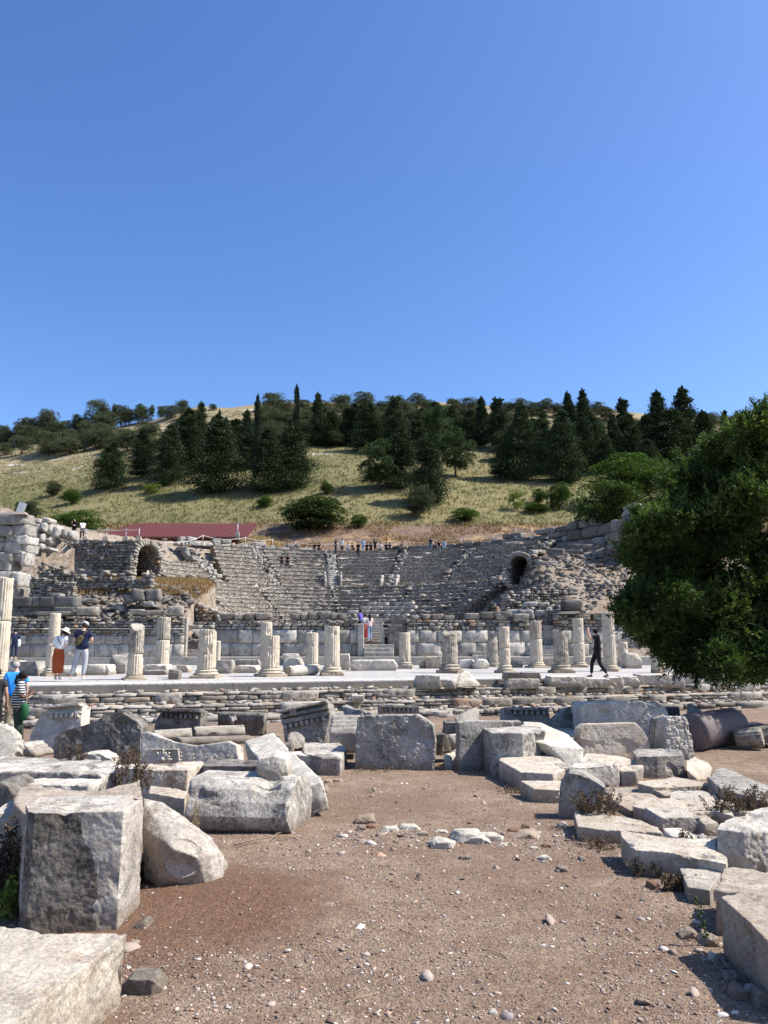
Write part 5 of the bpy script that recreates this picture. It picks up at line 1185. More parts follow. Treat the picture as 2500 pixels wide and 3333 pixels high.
dentil_front('tilted cornice block with carved gutter, lion stubs and big dentils in the middle', [(930, 2412), (918, 2330), (916, 2318), (1010, 2290), (1066, 2282), (1074, 2335), (1050, 2400), (1030, 2415)], 16.35, -10, 12, .55, 'grey', [(916, 2318, 1070, 2284, .20, 7), (918, 2330, 1074, 2300, .14, 10), (919, 2345, 1074, 2312, .08, 14)], [(922, 2362, 1062, 2330, 8, 14)])
rk('carved_knob', 'small round worn lion stub on the left end of the tilted cornice block', 'carving', 941, 2303, 964, 2322, 16.35, 'white', dep=.14, rock=.3, topin=.25, res=30)
rk('carved_knob', 'larger worn lion head stub on the right end of the tilted cornice block', 'carving', 1042, 2281, 1068, 2304, 16.46, 'grey', dep=.18, rock=.3, topin=.25, res=30)
# fluted scrap
def scrap():
    root = empty('column_fragment', U(955, 2430, 14.0)); tag(root, 'small broken scrap of fluted shaft between the slabs', 'fragment')
    me = drum_mesh('fragment', .17, .17, 0, .24, M['grey'], 9, lambda x, y: .16+y*.3, flutes=14); mesh_obj('fragment', me, None, root); root.rotation_euler = (R(38), R(12), R(20))
scrap()
rk('boulder', 'dark little rock beside the broken scrap of fluted shaft', 'boulder', 905, 2424, 950, 2446, 13.44, 'dark', dep=.3, rock=.25, res=36)
mb('squared moulded block with three flat bands, half behind the big pitted block', 1072, 2452, 1166, 2452, 14.49, 14.49, 105, 'grey', [(0, 0), (0, .17), (.02, .175), (.02, .19), (.09, .2), (.09, .215), (.16, .225), (.16, .24), (.23, .25), (.23, .27), (.5, .27), (.5, 0)], 1.6)
blk(B, 'flat brown-topped block with a dark marbled front beside the big pitted block', BL, [(1046, 2465), (1110, 2466), (1130, 2432), (1095, 2415), (985, 2418), (985, 2448)], 2525, 'mottled', k=1, res=80, group=G1)
blk(B, 'white block with a flat top and a chipped front, right of the slanting beam', BL, [(932, 2455), (1030, 2462), (1044, 2452), (1040, 2446), (925, 2445)], 2515, 'white', k=1, res=70, group=G1)
slabv(B, 'big pitted blue-grey block standing at the end of the earth path', BL, [(1156, 2490), (1158, 2400), (1163, 2334), (1190, 2329), (1360, 2326), (1382, 2338), (1412, 2362), (1417, 2420), (1410, 2480), (1396, 2496), (1300, 2505), (1220, 2508), (1180, 2500)], None, 'grey', yaw=-5, thick=.75, lean=4, res=150, rgh=.9, pit=5, chip=.8, group=G1)
hul(B, 'thin plank-like stone lying aslant behind the big pitted block', BL, [(1110, 2297, 18.48), (1128, 2292, 18.59), (1214, 2322, 17.38), (1200, 2330, 17.27), (1112, 2305, 18.48), (1130, 2298, 18.92), (1215, 2328, 17.82), (1150, 2326, 17.49)], 'grey', res=60, group=G1)
rk('boulder', 'small bright white rock lying on the retaining step above the big pitted block', 'boulder', 1144, 2263, 1182, 2282, 22.8, 'white', dep=.25, rock=.3, res=40)
dentil_front('low cornice block with eight dentils, upper edge behind the big pitted block', [(1232, 2345), (1232, 2293), (1360, 2298), (1366, 2315), (1366, 2345)], 18.58, 2, 6, .5, 'grey', [(1232, 2292, 1364, 2298, .1, 9)], [(1234, 2302, 1350, 2305, 8, 14)])
hul('boulder', 'triangular grey rock leaning at the foot of the steps behind the dark slab', 'boulder', [(1474, 2345, 19.53), (1480, 2330, 19.74), (1545, 2304, 20.16), (1560, 2312, 20.16), (1558, 2348, 19.74), (1510, 2352, 19.32), (1550, 2308, 20.79), (1490, 2330, 20.58)], 'grey', res=50)
dentil_front('broad cornice block with a neat row of dentils to the right of the dark slab', [(1640, 2368), (1640, 2304), (1780, 2303), (1790, 2330), (1796, 2368)], 18.26, 3, 5, .5, 'grey', [(1638, 2302, 1782, 2302, .12, 9)], [(1646, 2310, 1776, 2312, 7, 14)])
dentil_front('grey cornice slab with a jagged top left of the long rough block', [(1798, 2372), (1806, 2340), (1830, 2320), (1850, 2300), (1892, 2302), (1892, 2370)], 17.63, 4, 8, .5, 'grey', [(1852, 2300, 1892, 2302, .1, 6)], [(1850, 2310, 1890, 2312, 3, 12)])
hul(B, 'flat slab lying on top at the left end of the long rough block', BL, [(1860, 2285, 17.50), (1880, 2281, 17.93), (1925, 2287, 17.71), (1926, 2296, 17.28), (1862, 2295, 17.28), (1880, 2290, 18.25), (1920, 2292, 18.25)], 'grey', res=40)
# --- right side
slabv(B, 'dark upright slab edge with a long pale upper rim behind the sunlit stepped blocks', BL, [(1494, 2500), (1494, 2352), (1530, 2346), (1700, 2348), (1700, 2480)], 13.42, 'grey', yaw=16, thick=.18, res=80, rgh=.5, group=G1)
rk(B, 'small dark block end at the left of the dark upright slab', BL, 1446, 2352, 1495, 2410, 15.37, 'dark', dep=.5, rock=.04, res=50, group=G1)
rk('boulder', 'small grey rock with a jagged top right beside the big pitted block', 'boulder', 1416, 2396, 1466, 2450, 14.15, 'dark', dep=.3, rock=.3, res=40)
rk('boulder', 'pale rock wedged between the dark upright slab and the pitted block', 'boulder', 1458, 2395, 1502, 2438, 14.24, 'white', dep=.3, rock=.2, res=40)
hul('boulder', 'small white stub of stone lying tilted before the dark upright slab', 'boulder', [(1444, 2460, 13.46), (1490, 2438, 13.92), (1496, 2455, 13.80), (1492, 2470, 13.57), (1452, 2486, 13.22), (1450, 2455, 13.92), (1488, 2436, 14.27)], 'white', res=40)
blk(B, 'tall cracked block with a beige top, farthest in the row right of the path', BL, [(1602, 2385), (1700, 2387), (1776, 2378), (1758, 2366), (1680, 2357), (1556, 2363)], 2525, 'mottled', k=0, res=110, rgh=.9, group=G1)
blk(B, 'broad block with a bright speckled flat top, second in the row along the path', BL, [(1692, 2512), (1800, 2518), (1846, 2500), (1838, 2476), (1790, 2459), (1682, 2458), (1630, 2464), (1622, 2472)], 2568, 'warm', k=0, res=110, rgh=.9, group=G1)
blk(B, 'small low block with a smooth bright top in front of the broad speckled block', BL, [(1738, 2568), (1822, 2572), (1838, 2560), (1826, 2541), (1693, 2540)], 2612, 'warm', k=0, res=80, rgh=.8, group=G1)
hul(B, 'smooth grey sloping slab sliding down to the right behind the tall cracked block', BL, [(1700, 2348, 14.52), (1760, 2352, 14.30), (1840, 2385, 13.86), (1898, 2436, 12.76), (1890, 2455, 12.54), (1780, 2425, 12.76), (1700, 2400, 13.20), (1720, 2350, 15.40), (1850, 2392, 14.74), (1900, 2445, 13.64)], 'white', res=90, rgh=.5, chip=.4, group=G1)
blk(B, 'rough pale slab top right of the smooth sloping slab', BL, [(1800, 2400), (1894, 2402), (1892, 2366), (1850, 2362), (1795, 2368)], 2440, 'warm', k=0, res=60, group=G1)
blk(B, 'yellowish flat topped block between the tall cracked block and the grey boulders', BL, [(1800, 2470), (1890, 2464), (1880, 2450), (1850, 2437), (1790, 2434), (1772, 2446)], 2510, 'warm', k=0, res=70, group=G1)
slabv(B, 'very long rough block standing behind the upright trapezoid block on the right', BL, [(1894, 2400), (1892, 2300), (1904, 2290), (2000, 2288), (2145, 2286), (2165, 2298), (2180, 2330), (2160, 2395), (2100, 2420)], 16.35, 'white', yaw=2, thick=.7, lean=3, res=130, rgh=1.3, pit=4, group=G1)
slabv(B, 'upright smooth trapezoid block with a sloping right shoulder', BL, [(1898, 2470), (1888, 2390), (1890, 2372), (1908, 2357), (2070, 2353), (2095, 2378), (2112, 2410), (2124, 2450), (2100, 2480), (1990, 2470)], 14.56, 'warm', yaw=4, thick=.4, lean=5, res=110, rgh=.5, chip=.5, group=G1)
slabv(B, 'smooth left half of the upright block beside the purple column', BL, [(2114, 2430), (2118, 2370), (2128, 2340), (2165, 2329), (2174, 2345), (2170, 2440), (2140, 2450)], 14.96, 'grey', yaw=-14, thick=.5, res=60, rgh=.4, group=G1)
slabv(B, 'upright chiselled block with a pecked surface leaning beside the purple column', BL, [(2166, 2440), (2170, 2345), (2175, 2332), (2228, 2332), (2242, 2345), (2252, 2395), (2260, 2464), (2225, 2470)], 14.50, 'white', yaw=8, thick=.5, lean=6, res=90, rgh=.6, pit=9, group=G1)
def granite_col():
    a = U(2248, 2385, 15.8); b = U(2385, 2362, 16.9); d = (b-a); root = empty('column_drum', a); tag(root, 'thick smooth purple-grey granite column drum lying on its side', 'column drum')
    r = .37; n = 64; prof = [(0.02, 0), (r*.9, 0), (r, .03)]+[(r*(1+.01*math.sin(k)), .03+k*(d.length-.06)/14) for k in range(1, 14)]+[(r, d.length-.03), (r*.95, d.length)]
    me = lathe('drum', prof, n, M['granite'], 5, .006); o = mesh_obj('drum', me, None, root); root.rotation_euler = d.to_track_quat('Z', 'Y').to_euler()
granite_col()
rk('boulder', 'pale rock peeping over the far end of the purple granite drum', 'boulder', 2384, 2314, 2420, 2362, 17.22, 'grey', dep=.5, rock=.2, res=40)
hul('boulder', 'triangular dark slab leaning against the steps above the purple granite drum', 'boulder', [(2226, 2335, 17.38), (2236, 2290, 17.81), (2250, 2287, 17.81), (2290, 2318, 17.60), (2230, 2330, 17.91), (2250, 2292, 18.34), (2292, 2322, 18.02), (2270, 2335, 17.38)], 'grey', res=50)
dentil_front('small dark fluted stub standing behind the chiselled block', [(2174, 2332), (2172, 2300), (2214, 2302), (2213, 2332)], 17.28, 0, 4, .3, 'dark', [], [(2180, 2300, 2208, 2300, 3, 18)], res=40)
blk(B, 'squat dark grey block with a crumbling right corner, centre of the right group', BL, [(2070, 2462), (2140, 2462), (2228, 2458), (2222, 2442), (2150, 2434), (2070, 2436), (2062, 2448)], 2532, 'grey', k=1, res=110, rgh=1.3, chip=1.3, group=G1)
hul('boulder', 'layered pale rock at the right foot of the squat dark grey block', 'boulder', [(2232, 2470, 12.84), (2260, 2463, 13.05), (2300, 2478, 13.05), (2316, 2500, 12.84), (2312, 2525, 12.52), (2290, 2535, 12.20), (2240, 2530, 12.31), (2232, 2500, 12.31), (2260, 2480, 13.80), (2310, 2500, 13.70)], 'warm', res=80, rgh=2, group=G1)
hul(B, 'flat beige block with a bright top left of the squat dark block', BL, [(1886, 2480, 12.65), (1905, 2452, 13.32), (2010, 2458, 13.32), (2030, 2468, 12.88), (2090, 2480, 12.65), (2096, 2500, 12.32), (2090, 2530, 12.21), (1890, 2520, 12.21), (1920, 2455, 13.76), (2085, 2478, 13.54)], 'warm', res=100, rgh=1.2, group=G1)
blk('boulder', 'broken white block with a rough crumbling front between grey and beige blocks', 'boulder', [(1860, 2500), (1900, 2498), (2010, 2490), (2014, 2480), (1940, 2476), (1870, 2484), (1858, 2492)], 2562, 'white', k=2, bot=1.03, res=90, rgh=1.8, chip=1.6, group=G1)
rk('boulder', 'small pale rock tucked right of the broken white block', 'boulder', 2022, 2512, 2072, 2562, None, 'warm', dep=.3, rock=.25, res=50)
slabv(B, 'grey upright slab with a slanting top and white flecks beside dry weeds', BL, [(1820, 2655), (1815, 2620), (1822, 2560), (1838, 2530), (1852, 2516), (1900, 2524), (1945, 2548), (1970, 2566), (1965, 2600), (1900, 2650), (1872, 2668), (1845, 2660)], 8.9, 'grey', yaw=-14, thick=.35, res=110, rgh=.8, group=G1)
blk(B, 'thin flat pale slab edge just behind the grey slab and weeds', BL, [(1972, 2578), (2090, 2578), (2100, 2570), (2060, 2562), (1972, 2564)], 2590, 'white', k=0, res=50, group=G1)
blk(B, 'flat slab with a dusty top partly behind the weeds, under the wide beige slab', BL, [(2055, 2640), (2150, 2600), (2120, 2582), (2020, 2576), (1975, 2578), (2000, 2610)], 2660, 'warm', k=0, res=80, group=G1)
blk(B, 'bright flat topped slab of irregular outline in front of the squat dark block', BL, [(2125, 2562), (2225, 2560), (2312, 2556), (2300, 2546), (2190, 2528), (2165, 2534), (2078, 2542), (2076, 2550)], 2600, 'warm', k=0, res=100, rgh=.8, group=G1)
blk(B, 'low slab with a rounded grey left end, just above the wide beige slab', BL, [(2180, 2598), (2340, 2600), (2328, 2582), (2280, 2572), (2200, 2572), (2182, 2580)], 2640, 'white', k=0, res=70, group=G1)
blk(B, 'wide beige slab with a cracked left corner in the middle of the right group', BL, [(2140, 2648), (2230, 2648), (2325, 2640), (2390, 2658), (2375, 2630), (2330, 2600), (2200, 2594), (2110, 2598), (2068, 2608), (2060, 2625), (2120, 2640)], 2695, 'warm', k=1, res=130, rgh=1.0, group=G1)
blk(B, 'dark tilted slab at the right edge, half buried in dry weeds', BL, [(2300, 2528), (2345, 2565), (2420, 2590), (2600, 2640), (2600, 2570), (2470, 2545), (2400, 2515), (2355, 2500), (2330, 2502)], 2640, 'grey', k=1, res=110, rgh=.9, group=G1)
blk(B, 'long flat slab with a sparkling dusty top and ragged front, beside the path', BL, [(1880, 2690), (1960, 2700), (2060, 2705), (2155, 2712), (2140, 2692), (2080, 2668), (1960, 2645), (1915, 2636), (1868, 2642)], 2745, 'warm', k=1, res=130, rgh=1.2, group=G1)
blk(B, 'longest flat slab running to the right below the sparkling one, path side end square', BL, [(2068, 2766), (2190, 2776), (2300, 2800), (2364, 2812), (2368, 2790), (2330, 2770), (2230, 2730), (2120, 2716), (2018, 2704), (2022, 2722)], 2850, 'warm', k=0, res=140, rgh=1.1, group=G1)
blk(B, 'bright thin slab with small dry plants growing over it', BL, [(2170, 2712), (2250, 2750), (2332, 2766), (2330, 2740), (2290, 2712), (2220, 2694), (2156, 2694)], 2790, 'white', k=0, res=80, group=G1)
rk('boulder', 'small pale wedge between the wide beige slab and the big right boulder', 'boulder', 2288, 2680, 2350, 2722, None, 'warm', dep=.35, rock=.2, res=50)
blk('boulder', 'big boulder-like block with a pitted top at the right edge', 'boulder', [(2334, 2700), (2420, 2712), (2560, 2700), (2600, 2640), (2560, 2610), (2470, 2624), (2400, 2650), (2345, 2680)], 2850, 'white', k=1, bot=1.04, res=130, rgh=1.5, pit=3, group=G1)
blk(B, 'small smooth flat triangular slab lying low beside the path', BL, [(2238, 2886), (2310, 2898), (2350, 2835), (2212, 2825)], 2935, 'white', k=0, res=70, rgh=.4, chip=.4, group=G1)
blk('boulder', 'rounded pale block leaning behind the nearest right block', 'boulder', [(2330, 2900), (2400, 2905), (2560, 2910), (2580, 2860), (2500, 2835), (2400, 2822), (2355, 2825), (2348, 2850)], 3040, 'brown', k=0, bot=1.08, res=110, rgh=1.3, group=G1)
blk(B, 'nearest block on the right with a shadowed pinkish front and sunlit top', BL, [(2346, 2920), (2440, 3000), (2530, 3100), (2700, 3120), (2700, 2930), (2520, 2905), (2400, 2908)], 3120, 'brown', k=0, res=130, rgh=.8, group=G1)
for lab, q in (('rough pale stone filling the gap above the longest flat slab', (2150, 2662, 2290, 2712, 'white', .5)), ('low grey stone wedged between the big boulder and the longest slab', (2338, 2760, 2400, 2830, 'grey', .4)),
    ('pale stone between the wide beige slab and the tilted dark slab', (2385, 2640, 2450, 2690, 'warm', .5)), ('small rounded stone between the two highest flat slabs on the right', (2160, 2588, 2215, 2612, 'warm', .4)),
    ('flat pale stone in front of the small smooth triangular slab', (2300, 2890, 2360, 2930, 'white', .3)), ('stone showing between the broad speckled block and the grey upright slab', (1830, 2500, 1872, 2560, 'warm', .5))):
    rk('boulder', lab, 'boulder', q[0], q[1], q[2], q[3], None, q[4], dep=q[5], rock=.16, res=60, group=G1)
# --- small things on the earth
SM = [(690, 2900, 2965, 3020, 'x')]
for lab, x0, y0, x1, y1, mt, dp, g in (
    ('grey wedge-shaped stone lying beside the big slab at lower left', 402, 3150, 508, 3235, 'grey', .16, .35), ('small grey stone at the foot of the tall squared block', 424, 2982, 490, 3034, 'dark', .12, .3),
    ('brownish stone by the white boulder, near the dark soil', 484, 2922, 528, 2950, 'brown', .08, .3), ('little orange brick scrap by the white boulder', 536, 2974, 566, 2992, 'brick', .05, .3),
    ('yellow chip of stone in front of the grey stone', 418, 3056, 448, 3080, 'warm', .05, .3), ('reddish lump on the dark loose soil', 1045, 2936, 1088, 2966, 'brown', .07, .25), ('flat pinkish stone at the edge of the dark soil', 1192, 2964, 1228, 2984, 'brown', .07, .2),
    ('small dark pointed stone on the loose soil', 1140, 2900, 1160, 2916, 'dark', .05, .3), ('squared stone chip near the white block end', 1054, 2532, 1080, 2552, 'warm', .14, .1), ('second squared brown chip beside the first near the white block end', 1082, 2532, 1114, 2548, 'brown', .14, .1),
    ('brown pointed stone below the two squared chips', 1040, 2552, 1072, 2580, 'brown', .12, .3), ('white pitted stone beside the large rounded beam', 996, 2622, 1024, 2655, 'white', .12, .3), ('brown humped rock at the left of the row of white rocks', 1154, 2646, 1216, 2680, 'brown', .2, .3),
    ('grey-green flat stone under the brown humped rock', 1158, 2684, 1194, 2704, 'grey', .1, .2), ('striped brick piece beside the grey-green stone', 1192, 2678, 1226, 2698, 'brick', .1, .1), ('flat layered stone left of the white rocks', 1296, 2678, 1364, 2704, 'white', .2, .2),
    ('white flat stone in front of the brick piece', 1234, 2686, 1298, 2708, 'white', .15, .2), ('pinkish flat stone between layered stone and white rocks', 1350, 2700, 1404, 2724, 'warm', .12, .2), ('smooth white stone at the left of the white rocks', 1410, 2698, 1466, 2714, 'white', .14, .2),
    ('domed pinkish white rock in front of the others', 1406, 2720, 1480, 2760, 'white', .22, .25), ('white rock with a dark shadowed split, middle of the row', 1476, 2696, 1570, 2742, 'white', .3, .3), ('angular white rock overlapping the split one', 1522, 2706, 1590, 2746, 'white', .2, .35),
    ('long flat white rock ending the row on the right', 1560, 2704, 1646, 2740, 'white', .28, .25), ('little white flat stone below the row', 1622, 2742, 1656, 2756, 'white', .1, .2), ('grey blue ribbed stone alone below the row', 1490, 2780, 1540, 2798, 'grey', .15, .2),
    ('orange tile piece left of the crusty rock', 1652, 2692, 1702, 2712, 'brick', .1, .2), ('second orange tile piece behind the crusty rock', 1700, 2680, 1728, 2696, 'brick', .08, .2), ('crusty beige rock right of the tile pieces', 1684, 2698, 1762, 2732, 'warm', .2, .3),
    ('orange earthen scrap right of the crusty rock', 1768, 2744, 1796, 2762, 'brick', .08, .3), ('white stone shard in the path right of centre', 1722, 2752, 1758, 2766, 'white', .1, .2), ('pale stone half sunk near the right slabs', 1752, 2780, 1802, 2800, 'white', .16, .2),
    ('grey streaked flat stone near the right slabs', 1808, 2816, 1856, 2838, 'grey', .14, .2), ('small grey stone above the streaked flat one', 1884, 2786, 1912, 2806, 'grey', .08, .3), ('red round lump below the longest flat slab', 2118, 2862, 2152, 2898, 'brick', .1, .3),
    ('grey shiny pebble beside smaller ones near the red lump', 2084, 2922, 2106, 2936, 'grey', .05, .3), ('yellowish rock in the shade behind the sprouting weed', 2292, 3026, 2348, 3080, 'warm', .1, .3), ('dark brown wedge of rock in shade left of the sprouting weed', 2222, 3010, 2296, 3056, 'brown', .12, .3),
    ('brown cone-shaped rock in the bottom right shade', 2390, 3194, 2446, 3256, 'brown', .1, .3), ('orange brown rock cut by the right edge', 2462, 3204, 2540, 3270, 'brown', .12, .3), ('white flat stone behind the orange brown rock', 2432, 3200, 2480, 3240, 'white', .1, .2),
    ('grey flat stone in the shade below the nearest right block', 2366, 3158, 2424, 3200, 'grey', .14, .2), ('thin white shard standing in the shade of the nearest right block', 2318, 3092, 2344, 3134, 'white', .04, .3),
    ('small white stone in the lower middle of the path', 1414, 3146, 1438, 3158, 'white', .04, .3), ('orange brick crumb in the lower middle of the path', 1316, 3226, 1346, 3240, 'brick', .04, .3), ('orange crumb near the lower right of the path', 1682, 3212, 1708, 3228, 'brick', .04, .3),
    ('grey pebble near the bottom right of the path', 1590, 3282, 1626, 3312, 'white', .06, .3), ('white pebble right of the grey pebble near the bottom', 1636, 3286, 1662, 3306, 'white', .05, .3), ('dark stub of wood-like stone at the bottom of the path', 1562, 3304, 1594, 3318, 'dark', .04, .1),
    ('brown pebble on the left half of the path', 1236, 3018, 1256, 3030, 'brown', .03, .3), ('pale tan pebble above the twig', 1100, 3212, 1128, 3232, 'brown', .04, .3), ('small brown stone in the upper left of the path', 1200, 2572, 1216, 2582, 'dark', .06, .3), ('dark small stone on the upper path', 1208, 2562, 1226, 2580, 'brown', .08, .3)):
    yf = y0+(y1-y0)*.45; g0 = ghit((x0+x1)/2, y1); zt_ = U((x0+x1)/2, yf, g0.y).z; dq = max(.02, HZ((x0+x1)/2, y0+1, zt_).y-g0.y)
    rk('small_stone', lab, 'stone', x0, yf, x1, y1, None, 'chip' if mt == 'white' else mt, dep=min(dq, .7), rock=g*1.3, topin=.22, group='small stones lying on the earth path', res=34, rgh=1.2, chip=1.2)
def stick(label, pts, r):
    P = [ghit(x, y)+Vector((0, 0, r+dz)) for x, y, dz in pts]; o = P[0].copy(); bm = bmesh.new(); tube_bm(bm, [p-o for p in P], [r*(1-.35*i/len(P)) for i in range(len(P))], 7)
    ob = mesh_obj('stick', bm_mesh(bm, 'stick', M['twig'], True)); ob.location = o; tag(ob, label, 'stick')
stick('short thick grey-brown stick lying at the bottom of the path', [(1124, 3276, 0), (1160, 3260, .004), (1200, 3248, .002), (1234, 3238, 0)], .009)
stick('thin dark bent twig in the lower right of the path', [(1562, 3094, 0), (1600, 3102, .01), (1640, 3120, .012), (1656, 3132, .005), (1660, 3146, 0)], .004)
stick('tangle of dry brown twigs below the large rounded beam', [(760, 2758, .01), (820, 2748, .03), (880, 2742, .04), (930, 2736, .03), (970, 2730, .01)], .007)
stick('thin dry root sticking out near the large rounded beam', [(852, 2770, 0), (880, 2750, .04), (900, 2736, .06), (915, 2722, .03)], .005)
# --- pieces standing on the street and its edge
GS = 'loose stone pieces on the street and its kerb'
def st(lab, x0, y0, x1, y1, mt='grey', dep=.6, rock=.10, name=B, cat=BL, level=STZ, **kw): rk(name, lab, cat, x0, y0, x1, y1, None, mt, dep=dep, rock=rock, level=level, group=GS, res=50, **kw)
st('pale squared block behind the tall left column', 14, 2150, 66, 2186, 'white')
st('rough grey block right of the tall left column', 54, 2157, 118, 2198, 'grey', .8, .2)
st('moulded pale block just left of the woman in the rust skirt', 112, 2172, 162, 2196, 'white')
st('broad pedestal block behind the feet of the couple', 190, 2176, 250, 2200, 'white')
st('long low slab with a slanting left end, right of the couple', 264, 2164, 352, 2196, 'white', 1.0)
st('rounded grey rubble lump right of the long low slab', 350, 2132, 414, 2192, 'grey', 1.0, .3)
st('white slab stack under the tall stained back column', 466, 2164, 545, 2186, 'white', .8)
st('thin white slab lying under the white slab stack', 462, 2182, 540, 2196, 'grey', .7, .06)
st('dark blue-grey round boulder beside the thick fluted column', 545, 2182, 583, 2211, 'dark', .4, .35, 'boulder', 'boulder')
st('low worn drum lying between two back columns at the left', 575, 2166, 612, 2188, 'warm', .5, .25)
st('grey angular block right of the thick chipped column', 702, 2150, 752, 2192, 'grey', .8, .2)
st('flat grey slab lying across another one, left of the flat-topped column', 764, 2147, 844, 2168, 'grey', .6, .05, level=.72)
st('pale rough block under the flat grey slab', 762, 2167, 838, 2190, 'white', .6, .15)
st('long pale moulding resting behind the two stacked slabs', 797, 2134, 852, 2150, 'white', .8, .05)
st('white rough block right of the flat-topped column', 924, 2143, 980, 2184, 'white', .8, .2)
st('white slab tilted over the rough block behind it', 918, 2128, 972, 2148, 'white', .7, .12, level=.8)
st('upright rough beige block right of the wide worn column', 1104, 2129, 1138, 2180, 'warm', .5, .12)
st('long squared beam lying in front of the middle doorway steps', 1142, 2148, 1292, 2183, 'white', .7, .05)
st('small yellowish cube in front of the column base by the doorway', 1318, 2163, 1342, 2177, 'warm', .3, .1)
st('little tan boulder right of the doorway column', 1366, 2153, 1385, 2175, 'warm', .4, .3, 'boulder', 'boulder')
st('brown stained squared block between doorway column and dome-topped column', 1386, 2138, 1438, 2176, 'brown', .9, .08)
st('small white stone set on the brown stained block', 1422, 2122, 1440, 2140, 'white', .3, .25, level=.9)
st('low pale rock right of the dome-topped column', 1497, 2148, 1548, 2176, 'white', .6, .3, 'boulder', 'boulder')
st('leaning white triangular slab among the rocks right of the dome-topped column', 1543, 2146, 1588, 2177, 'white', .5, .35)
st('squared white block with a smaller one on it, behind the leaning slab', 1536, 2133, 1586, 2152, 'white', .5, .05, level=.75)
st('smallest white cube crowning the pile behind the leaning slab', 1540, 2120, 1566, 2134, 'white', .35, .05, level=1.0)
st('white tumbled cube left of the brown-topped column', 1668, 2132, 1692, 2152, 'white', .4, .3, level=.6)
st('second white tumbled cube tilted beside the first', 1690, 2132, 1716, 2160, 'white', .4, .35)
st('flat grey rock below the two tumbled cubes', 1664, 2150, 1700, 2172, 'grey', .4, .2)
st('grey block half hidden behind the slanting broken column', 1768, 2142, 1802, 2172, 'grey', .5, .12)
st('dark rock with grass behind the low branches near the man in black', 2040, 2128, 2090, 2175, 'warm', .7, .25, 'boulder', 'boulder')
st('flat white slab on a rock beyond the low branches', 2050, 2110, 2086, 2130, 'white', .6, .1, level=.9)
def lying():
    a = HZ(935, 2200, STZ); a.z += .2; b = HZ(1028, 2196, STZ); b.z += .18; d = b-a; root = empty('column_drum', a); tag(root, 'pale fluted drum lying on its side in front of the short stained column', 'column drum', 'short loose column drums')
    mesh_obj('drum', drum_mesh('drum', .2, .19, 0, d.length, M['white'], 31, None, flutes=16), None, root); root.rotation_euler = d.to_track_quat('Z', 'Y').to_euler()
lying()
# pieces along the front edge (sitting on the highest step)
def eg(lab, x0, y0, x1, y1, Z, mt='white', dep=.7, rock=.1, name=B, cat=BL, **kw): rk(name, lab, cat, x0, y0, x1, y1, Z, mt, dep=dep, rock=rock, group=GS, res=60, **kw)
eg('chipped pale cube standing before the boardwalk, left of the pyramid rock', 1353, 2198, 1431, 2238, 24.6, 'white', .7, .16)
hul('boulder', 'pyramid shaped pale rock pile in front of the boardwalk', 'boulder', [(1478, 2232, 24.9), (1495, 2195, 25.2), (1512, 2183, 25.3), (1524, 2186, 25.3), (1545, 2215, 25.2), (1562, 2228, 25.0), (1555, 2235, 24.8), (1490, 2237, 24.7), (1505, 2190, 25.9), (1556, 2225, 25.8)], 'white', res=70, rgh=1.6, chip=1.5, group=GS)
hul('boulder', 'flat triangular slab leaning on the left of the pyramid rock', 'boulder', [(1438, 2228, 24.8), (1484, 2196, 25.1), (1492, 2200, 25.1), (1488, 2228, 24.8), (1450, 2234, 24.6), (1486, 2204, 25.5)], 'white', res=50, group=GS)
eg('small white rock at the foot of the pyramid rock', 1450, 2214, 1488, 2238, 24.5, 'white', .4, .3, 'boulder', 'boulder')
eg('upper of two flat slabs stacked on the kerb right of the pyramid rock', 1646, 2188, 1761, 2208, 25.6, 'grey', .8, .06)
eg('lower of two flat slabs stacked on the kerb right of the pyramid rock', 1651, 2209, 1760, 2237, 25.5, 'white', .8, .05)
eg('long kerb block with a split lower lip left of the man in black', 1790, 2202, 1912, 2234, 26.0, 'white', .9, .08)
eg('broad kerb block under the feet of the man in black', 1914, 2209, 1990, 2235, 26.3, 'white', .9, .1)
eg('short kerb block right below the man in black', 1989, 2206, 2031, 2236, 26.6, 'white', .8, .15)
eg('kerb block with undercut front right of the man in black', 2028, 2203, 2082, 2232, 26.8, 'white', .8, .14)
eg('long high kerb block under the lowest leaves', 2082, 2196, 2232, 2235, 27.2, 'white', .9, .05)
eg('long smooth kerb block right of the lowest leaves', 2233, 2197, 2366, 2234, 27.8, 'white', .9, .05)
eg('orange-stained kerb block near the right edge', 2366, 2203, 2432, 2232, 28.4, 'warm', .9, .08)
eg('cracked kerb block cut by the right edge', 2430, 2197, 2600, 2234, 28.8, 'white', .9, .06)
eg('flat white stone lying on the ground at the right edge below the steps', 2400, 2360, 2520, 2382, 17.5, 'white', .7, .08)
eg('dark blue-grey rock cut by the right edge in the shade', 2462, 2372, 2560, 2412, 16.0, 'dark', .7, .25, 'boulder', 'boulder')
def darkdrum():
    a = U(2395, 2405, 16.0); root = empty('column_drum', a); tag(root, 'dark fluted stub lying in the tree shade right of the purple drum', 'column drum', 'short loose column drums')
    mesh_obj('drum', drum_mesh('drum', .20, .19, 0, .5, M['column_dark'], 33, None, flutes=18), None, root); root.rotation_euler = (R(82), 0, R(60))
darkdrum()
